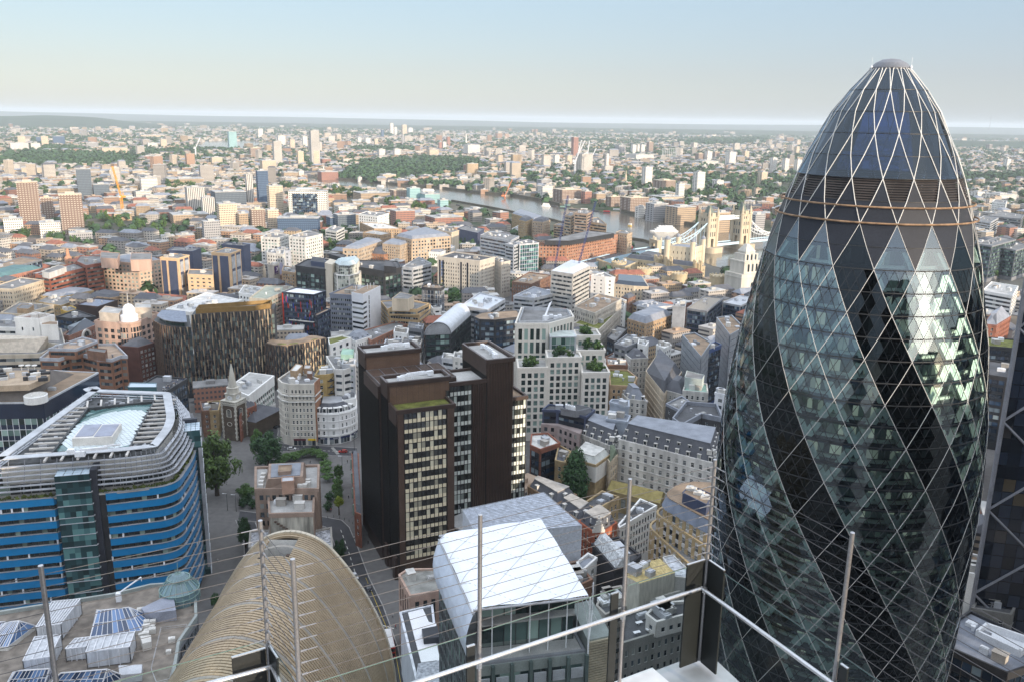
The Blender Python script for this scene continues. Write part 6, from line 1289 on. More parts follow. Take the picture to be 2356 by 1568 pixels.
 QB('grey_clad_block','tall pale grey slab beside the ornate stone gable',3,2,[(900,165),(1010,195),(1075,205),(1075,150),(920,140)],34,m_(S_none,wall=mat('pale grey cladding',(.36,.40,.46),rough=.5),roof=LEAD))
 mans('ornate_stone_house','ornate stone house with a grey sloping roof and green roof garden behind',3,2,[(1070,130),(1245,150),(1150,60),(1000,65)],22,S_port,6,m=LEAD,d=5)
 QB('green_roofed_office','low tan office with patches of green roof right of the white terraced office',2,2,[(905,1250),(1110,1260),(1150,1180),(1060,1110),(895,1105)],26,m_(S_tan,roof=SEDUM,clutter=5),'office');QB('brick_stair_block','brick block with stepped brown wall and pale grey plant roof',2,2,[(880,1060),(1062,1070),(1040,1010),(870,1000)],26,m_(S_brown,clutter=6,roof=ROOFL),'building')
 B=QB('pale_roofed_block','yellow brick block with pale metal mansard and fenced roof beside the big dark tree',3,2,[(540,680),(770,745),(900,650),(660,560)],21,m_(S_none,wall=YELL,roof=ROOFL),land='the pale roofed block',done=False);q=B.pts;r=MB();r.loft([(*p,21.2) for p in inset(q,-.3)],[(*p,24.5) for p in inset(q,2)]);r.build('metal_mansard',mat('pale green grey metal',(.50,.52,.50),rough=.5,var=.25),B.root);r=MB();r.prism(inset(q,1.8),24.5,24.8);r.build('roof',mat('worn white roof',(.55,.55,.52),var=.35),B.root)
 w=MB();o=inset(q,-.35);[w.wall(o[i],o[(i+1)%4],-.4,0,13.5,21) for i in range(4)];w.build('stucco_upper_wall',OFFW,B.root);B.done()
 B=QB('stucco_annex','narrow cream block with a green pyramid roof by the pale roofed block',3,2,[(880,690),(900,720),(970,650),(930,600)],20,m_(S_port,wall=CREAM,clutter=0),done=False);B.hip(B.pts,20.2,5,mat('moss green roof',(.13,.16,.11)),.3,3.4);B.done()
 B=QB('glazed_gable_block','pale metal roofed block with sloping dark glazing at the brown tower foot',3,2,[(170,560),(260,600),(440,540),(330,450),(180,460)],22,m_(S_dark,wall=BRICK,clutter=5,roof=mat('worn white roof',(.55,.55,.52))),done=False);B.done()
 QB('grey_mansard_block','small dark slate mansard block with dormer beside the dark tree',3,2,[(400,700),(480,720),(540,620),(430,560)],20,m_(S_yell,roof=SLATE,clutter=3))
 tree(P(1320,1176,0),31,9.2,'large dark conical tree beside the yellow brick block',mt=LFD,shape='cone',n=5600,s=.06,trunk=.04,seed=11,nc=60)
 B=QB('old_church','old stone church with a long mossy yellow roof and traceried windows',3,2,[(885,965),(1355,1085),(1400,1000),(960,905)],9,sty(wall=mat('ochre rubble stone',(.34,.27,.15),var=.3),fh=7,bw=5,ww=.5,wh=.6,kind='tri',gh=1,top=1,clutter=0,parapet=.4,frame=FRAMED),'church',done=False);B.gable(B.pts,9.2,3.2,mat('mossy yellow roof',(.30,.25,.10),var=.3,scale=.5),.5);B.done()
 br=m_(S_brown,wall=mat('smoky brick',(.22,.145,.085),var=.3),bw=2.3,fh=3.5,gh=4,sills=1)
 mans('brick_terrace_office','long brown brick office with slate attic behind the cushion roof, further half',3,2,[(150,935),(415,1095),(590,1010),(220,880)],24,br,3.6,rm=mat('pale worn roof',(.38,.36,.33),var=.35),d=7,sh=2.2);mans('brick_terrace_office','long brown brick office with slate attic behind the cushion roof, nearer half',3,2,[(415,1110),(625,1260),(760,1160),(540,1045)],24,br,3.6,rm=mat('pale worn roof',(.38,.36,.33)),d=7,sh=2.2)
 B=QB('red_corner_house','red brick corner house with a white shaped gable and slate attic',3,2,[(615,1265),(730,1350),(860,1345),(960,1280),(800,1160)],24,m_(S_brick,wall=mat('bright red brick',(.32,.10,.055),var=.25),bw=2.4,fh=3.4,sills=1,sp=mat('banded brick',(.40,.24,.17)),clutter=0),land='the red brick corner house',done=False);q=B.pts;r=MB();r.loft([(*p,24.2) for p in inset(q,.2)],[(*p,28.5) for p in inset(q,2)]);r.build('mansard_roof',SLATE,B.root);r=MB();r.prism(inset(q,1.8),28.5,28.8);r.build('roof',mat('pale worn roof',(.38,.36,.33)),B.root);a,c=q[1],q[2];m=MB()
 for k in range(5):hw=(c-a).length*(.45-.09*k);mm=(a+c)/2;d=(c-a).normalized();m.wall(mm-d*hw,mm+d*hw,.0,.5,24+k*1.1,25.1+k*1.1)
 for k in (-1,0,1):m.tube((*(mm+d*3*k),28),(*(mm+d*3*k),30.5-abs(k)),.25,5)
 m.build('shaped_gable',OFFW,B.root);[B.dormers(q[i],q[i+1],24.6,2,SLATE) for i in (0,2)];B.done()
 QB('white_arched_office','white framed office with rows of arched windows left of the curved tan offices',3,2,[(980,1300),(990,1320),(1325,1120),(1180,1060)],22,m_(S_white,bw=2,ww=.55,wh=.66,fh=3.4,roof=ROOFD,clutter=4));QB('grey_roofed_block','old block with a grey pitched lead roof left of the arched office',3,2,[(660,1100),(780,1150),(980,1040),(830,985)],20,m_(S_yell,roof=ROOFD,clutter=5))
 tb=sty(mode='punch',wall=mat('buff brick',(.42,.32,.18),var=.15),fh=3.8,bw=3.2,ww=.5,wh=.62,kind='tri',frame=FRAME,gh=4,sp=mat('white band',(.55,.54,.52)),clutter=0,roof=ROOFG,parapet=.6)
 cp=fillet(RQ(3,2,[(1250,1300),(1900,1900),(2150,1500),(1480,1130)],27),[4,1,1,9],5);B=Bld('curved_tan_office','buff brick office stepping back in curved tiers under a grey curved metal top','office',cp[0]);B.mass(cp,27,tb);occ(cp);LAND.append(('the curved buff office',cp[0]))
 c2=fillet(RQ(3,2,[(1310,1180),(1900,1560),(2100,1300),(1500,1050)],34),[4,1,1,9],5);B.mass(c2,34,tb,z0=0);c4=fillet(RQ(3,2,[(1370,1010),(1830,1260),(2000,900),(1560,870)],42),[5,1,1,9],6);B.mass(c4,38,m_(tb,top=.2),roof=False);r=MB();r.loft([(*p,38) for p in inset(c4,-.8)],[(*p,42) for p in inset(c4,.8)]);r.build('curved_metal_top',mat('lead grey metal',(.20,.23,.29),rough=.5),B.root);r=MB();r.prism(inset(c4,.6),41.9,42.2);r.build('roof',ROOFB,B.root);pent(B,3,2,[(1570,990),(1790,1100),(1850,1010),(1640,920)],42,46,NAVY,ROOFB,'plant_screen');m=MB()
 for k in range(3):p=RQ(3,2,[(1650+70*k,960+40*k)]*4,46)[0];m.rbox(p,3.4,2.2,45,47,-.5);m.tube((*p,47),(*p,47.4),.9,10)
 m.build('roof_fans',OFFW,B.root);B.done()
 lg=sty(wall=mat('grey stone office',(.27,.27,.25),streak=1,var=.25),fh=3.5,bw=2.1,ww=.5,wh=.52,frame=FRAME,roof=ROOFD,clutter=6,kind='frame')
 B=QB('grey_office','low grey stone office with roof tables below the handrail',4,2,[(1000,1230),(1590,1050),(1600,830),(1040,950)],34,lg,land='the low grey stone office',done=False);q=ccw(RQ(4,2,[(1240,960),(1330,1030),(1600,960),(1600,840),(1350,860)],38));B.mass(q,38,m_(lg,gh=.6,top=.6,clutter=12,bw=2.4,wall=OFFW),z0=34);
 for x,y in ((1170,1010),(1150,1100),(1265,1070)):p=RQ(4,2,[(x,y)]*4,35)[0];m=MB();m.rbox(p,2,1,34.9,35.0,.4);m.rbox(p,.2,.2,34.1,34.9,.4);m.build('roof_table',WMET,B.root)
 B.done()
 B=QB('tin_roofed_block','block with a yellow ribbed tin roof over white louvred plant room',4,2,[(1060,600),(1175,660),(1500,560),(1360,430),(1075,495)],40,m_(S_none,wall=mat('cream louvre wall',(.55,.53,.46),streak=1,scale=2),roof=mat('yellow tin roof',(.52,.42,.20),var=.3,scale=.9),parapet=0),done=False);q=B.pts;m=MB();
 for i in range(16):p,n=q[4].lerp(q[3],i/15),q[0].lerp(q[1],i/15) if False else q[0].lerp(q[2],i/15);m.tube((*p,40.15),(*n,40.15),.06,4)
 m.build('roof_ribs',mat('yellow tin roof',(.52,.42,.2)),B.root);add(B,4,2,[(1080,770),(1190,840),(1600,730),(1500,640),(1200,690)],0,33,m_(lg,wall=OFFW,clutter=8));pent(B,4,2,[(1500,600),(1600,610),(1655,570),(1480,400),(1390,420)],33,38,OFFW,mat('mottled white roof',(.45,.47,.5),var=.6,scale=.8));B.done()
 B=QB('lead_roofed_block','dark block with a sloping ribbed white lead roof and black flat roof',4,2,[(740,310),(940,540),(1050,520),(1180,420),(980,250),(830,280)],33,m_(S_none,wall=mat('dark curtain wall',(.04,.04,.045)),roof=ROOFD),done=False);q=B.pts;r=MB();a,c=q[0],q[1];e=V(1,.25)*5.5;r.hexa([(*a,33.1),(*c,33.1),(*(c+e),33.1),(*(a+e),33.1),(*(a+e*.45),37),(*(c+e*.45),37),(*(c+e*.8),37),(*(a+e*.8),37)]);r.build('ribbed_lead_roof',mat('streaky white lead',(.50,.52,.53),var=.55,scale=1.5),B.root);B.clutter(q,33.2,6);B.done()
 QB('white_stair_block','small white walled block with sloping grey roof between lead roof and cushion roof',4,2,[(600,480),(640,560),(775,440),(700,400)],33,m_(S_white,clutter=0,roof=LEAD));QB('brown_stone_block','brown stone block in shadow right of the cushion roof',4,2,[(560,600),(620,690),(730,640),(600,470),(500,490)],32,m_(S_brown,clutter=6,roof=ROOFD));QB('slate_roofed_block','small slate mansard block between scaffold roof and red corner house',4,2,[(430,370),(555,350),(520,260),(430,215)],22,m_(S_yell,clutter=4,roof=SLATE));QB('glass_roofed_block','low block with sloping glazed roof lights and roof condensers below the yellow tin roof',4,2,[(780,880),(860,960),(1100,860),(1000,700),(850,730)],30,m_(S_conc,clutter=14,roof=ROOFD))
 B=QB('right_roof_block','long dark roofed block with a white framed roof well at the lower right corner',4,3,[(1680,1270),(2200,1500),(2700,1330),(1860,930),(1720,1020)],30,m_(S_dark,roof=mat('grey roof sheet',(.20,.22,.26)),clutter=5),done=False);q=ccw(RQ(4,3,[(1915,1120),(2320,1310),(2450,1200),(2005,1050)],31));m=MB();[m.wall(q[i],q[(i+1)%4],-.5,.2,30,32.2) for i in range(4)];m.prism(inset(q,.6),30.1,30.25);m.build('roof_well',WMET,B.root);B.done()
 QB('grey_stone_house','grey stone house with sash windows in shadow behind the lower right roof',4,3,[(1880,900),(2230,960),(2300,830),(1960,760)],24,m_(S_port,wall=mat('dark stone',(.20,.20,.19)),roof=ROOFD));QB('white_side_block','narrow block with a white flank wall between glass tower and cheese wedge tower',4,3,[(1740,560),(1920,590),(2020,440),(1860,400)],34,m_(S_white,fh=5,ww=.2,roof=ROOFB,clutter=3))
 T=Bld('braced_glass_tower','dark leaning glass wedge tower with white steel corner and diagonal braces, right edge','skyscraper',V(160,250));A0,A1=V(144,240),V(215,222);S0,S1=V(145,241),V(215,224);H=225
 f=lambda u,k:Vector((*A0.lerp(A1,u).lerp(S0.lerp(S1,u),k),H*k));g=MB();nb,nf=22,54
 for i in range(nb):
  for j in range(nf):g.face([f(i/nb,j/nf),f((i+.96)/nb,j/nf),f((i+.96)/nb,(j+.93)/nf),f(i/nb,(j+.93)/nf)])
 g.build('curtain_glazing',glassmat('night blue glass',(.008,.012,.022),(.07,.055,.035),.04,tint=(.018,.026,.045)),T.root);m=MB();bk=V(32,40);q0=[A0,A1,A1+bk,A0+bk];q1=[S0,S1,S1+bk*.4,S0+bk*.4];m.loft([(p.x,p.y+.12,0) for p in q0],[(p.x,p.y+.12,H) for p in q1]);m.build('core',mat('black tower glass',(.01,.013,.022),rough=.1,spec=.7),T.root);m=MB();e=Vector((0,-.5,0))
 m.tube(f(0,0)+e,f(0,1)+e,.7,6)
 for k in range(8):m.tube(f(0,k/8)+e,f(.42,(k+1)/8)+e,.4,5);m.tube(f(0,(k+1)/8)+e,f(.42,k/8)+e,.4,5)
 m.build('steel_frame',mat('grey white steel',(.22,.23,.26),rough=.4),T.root);T.done();occ(q0)
rowE()
SK=dict(conc=S_conc,cream=S_cream,white=S_white,port=S_port,brick=S_brick,brown=S_brown,yell=S_yell,tan=S_tan,glass=S_glass,dark=S_dark,none=S_none)
ORB=mat('orange brick',(.36,.19,.10),var=.25);PALB=mat('pale brown stone',(.42,.33,.24),streak=1)
def row(tab,mw=60):
 for t in tab:
  nm,lab,r,c,pts,h,sk,wall=t[:8];o=t[8] if len(t)>8 else {};kw=dict(SK[sk],maxw=o.get('maxw',mw),clutter=o.get('cl',3));
  if wall is not None:kw['wall']=wall;kw['sp']=kw['sp'] if sk in ('glass','dark') else None
  kw.update({k:v for k,v in o.items() if k in ST});B=QB(nm,lab,r,c,pts,h,kw,o.get('cat',nm.replace('_',' ')),land=o.get('land'),done=False)
  if 'hip' in o:B.hip(B.pts,h+.15,o['hip'],o.get('rm',SLATE),.4,o.get('fl',o['hip']*.9))
  if 'gab' in o:B.gable(B.pts[:4],h+.15,o['gab'],o.get('rm',SLATE))
  for p in o.get('pent',[]):pent(B,r,c,p[0],h,h+p[1],p[2],ROOFG)
  B.done()
Bx=lambda x0,x1,y,k=.12,d=28:[(x0,y-k*(x1-x0)*.3),(x0+(x1-x0)*.55,y+14),(x1,y-8)]
row([('red_brick_office','long red brick office with dark ribbon windows and a white plant room, wing facing right',2,0,[(325,232),(455,252),(805,165),(680,128)],28,'conc',mat('russet brick',(.27,.095,.06)),dict(fh=3.6,wh=.45,frame=DARK,land='the long red brick office',pent=[([(385,200),(450,215),(610,160),(540,140)],5,OFFW)])),('red_brick_office','red brick office wing with dark ribbon windows behind the yellow green tree',2,0,[(700,110),(790,150),(945,125),(930,60),(740,60)],31,'conc',mat('russet brick',(.27,.095,.06)),dict(fh=3.6,wh=.45,frame=DARK)),('striped_stone_office','cream and pink striped stone office with grey curved roof and two rooftop houses',2,0,[(940,105),(1270,130),(1480,95),(1200,60)],31,'cream',mat('cream pink stone',(.56,.43,.34),var=.15),dict(fh=3.6,bw=4.2,ww=.6,wh=.55,kind='tri',glass=GLASSG,hip=3,rm=LEAD,fl=4,land='the striped stone office',pent=[([(925,75),(1080,85),(1100,30),(930,20)],9,PINK),([(1200,95),(1390,90),(1395,30),(1210,30)],10,PINK)])),('peach_tower_block','peach stone office tower with navy vertical strips, left one of the pair',2,0,[(1475,75),(1640,85),(1740,55),(1600,40)],39,'none',PEACH,dict(land='the peach tower pair')),('peach_tower_block','peach stone office tower with navy vertical strips, right one of the pair',2,0,[(1945,30),(2115,40),(2215,5),(2080,-15)],44,'none',PEACH),('peach_link_block','lower peach block with navy top linking the two peach towers',2,0,[(1728,230),(1960,240),(1960,190),(1740,185)],26,'tan',PEACH,dict(bw=6,wh=.4)),('navy_slab','navy slab block behind the left peach tower',1,0,[(1560,1390),(1770,1400),(1850,1370),(1600,1355)],34,'none',NAVY),('navy_slab','navy slab block behind the right peach tower',1,0,[(2040,1335),(2240,1350),(2300,1335),(2100,1315)],40,'none',NAVY),('white_panel_office','cream panelled office with small dark windows at the left edge',2,0,[(-120,360),(118,368),(400,285),(200,260)],24,'cream',None,dict(bw=2.2)),('victorian_market_block','red brick and white striped Victorian block with small gables, left edge',2,0,[(-250,260),(15,262),(395,175),(120,165)],20,'brick',mat('striped red brick',(.42,.20,.14)),dict(hip=4,rm=mat('teal glass roof',(.10,.19,.20)),fl=5)),('flat_roofed_office','low office with a broad flat grey roof and white window band',2,0,[(8,585),(200,600),(492,515),(180,485)],19,'conc',CREAM,dict(pent=[([(155,540),(260,545),(310,510),(200,500)],4,TAN)])),('black_clad_hall','black ribbed hall with solar panels on its flat roof',2,0,[(698,510),(900,530),(1082,470),(880,450)],25,'none',BLACKB,dict(roof=mat('solar roof',(.16,.19,.26)))),('mustard_block','small mustard yellow block beside the black ribbed hall',2,0,[(565,560),(620,575),(720,550),(650,520)],16,'white',mat('mustard render',(.50,.34,.08))),('dark_apartments','low dark apartments with planted balconies left of the domed office',2,0,[(520,620),(670,640),(880,620),(700,560)],24,'dark',None),('red_roofed_terrace','low brick terrace with bright red tiled roof in the middle distance',2,0,[(1222,435),(1410,450),(1455,420),(1260,400)],9,'brown',None,dict(gab=4,rm=mat('bright red tiles',(.36,.12,.09)),cl=0)),('brown_roofed_terrace','low brick terrace with dark brown tiled roof in the middle distance',2,0,[(1445,460),(1700,480),(1745,445),(1470,425)],9,'brown',None,dict(gab=4,rm=TILE,cl=0)),('mixed_terrace','white fronted old terrace with tan party walls below the cream panelled office',2,0,[(330,480),(560,520),(750,455),(500,400)],15,'yell',None,dict(cl=8)),('mixed_terrace','grey roofed mews with dormers below the red brick office',2,0,[(380,430),(560,440),(860,380),(640,365)],15,'yell',None,dict(hip=3,rm=LEAD)),('mixed_terrace','tan brick row with slate roofs below the striped stone office',2,0,[(810,430),(1010,450),(1215,420),(960,385)],13,'tan',None,dict(hip=3,rm=SLATE)),('white_roofed_office','low white roofed offices with glazed plant halls right of the peach towers',2,0,[(1530,550),(1750,580),(2230,470),(1900,400)],22,'white',None,dict(roof=mat('pale office roof',(.55,.55,.54),var=.3),cl=16)),('white_roofed_office','pale flat roofed office right of the right peach tower',2,0,[(2200,400),(2330,420),(2480,360),(2250,330)],26,'white',None,dict(cl=10,roof=ROOFL)),('teal_glass_terrace','long low teal glazed block with brown gravel roof at the far left',1,0,[(-100,1550),(60,1560),(385,1475),(180,1455)],22,'glass',None,dict(roof=ROOFB))])
def peach(c,x0,x1,xr,yt,h):
 T=bpy.data.objects['peach_tower_block'] if c==0 else bpy.data.objects['peach_tower_block.001']
 m,w=MB(),MB();L,N,R=[V(*PZ(2,0,x,y,h)[:2]) for x,y in (x0,x1,xr)]
 for t0,t1 in ((.06,.32),(.45,.90)):m.wall(L.lerp(N,t0),L.lerp(N,t1),0,.4,2,h-2)
 for t0,t1 in ((.12,.40),(.55,.90)):
  for z0,z1 in ((4,h*.30),(h*.36,h*.62),(h*.68,h-3)):w.wall(N.lerp(R,t0),N.lerp(R,t1),0,.3,z0,z1)
  m.wall(N.lerp(R,t0),N.lerp(R,t1),0,.25,2,h-1)
 m.build('navy_strips',NAVY,T);w.build('pale_panels',LGREY,T)
peach(0,(1475,75),(1640,85),(1740,55),0,39);peach(1,(1945,30),(2115,40),(2215,5),0,44)
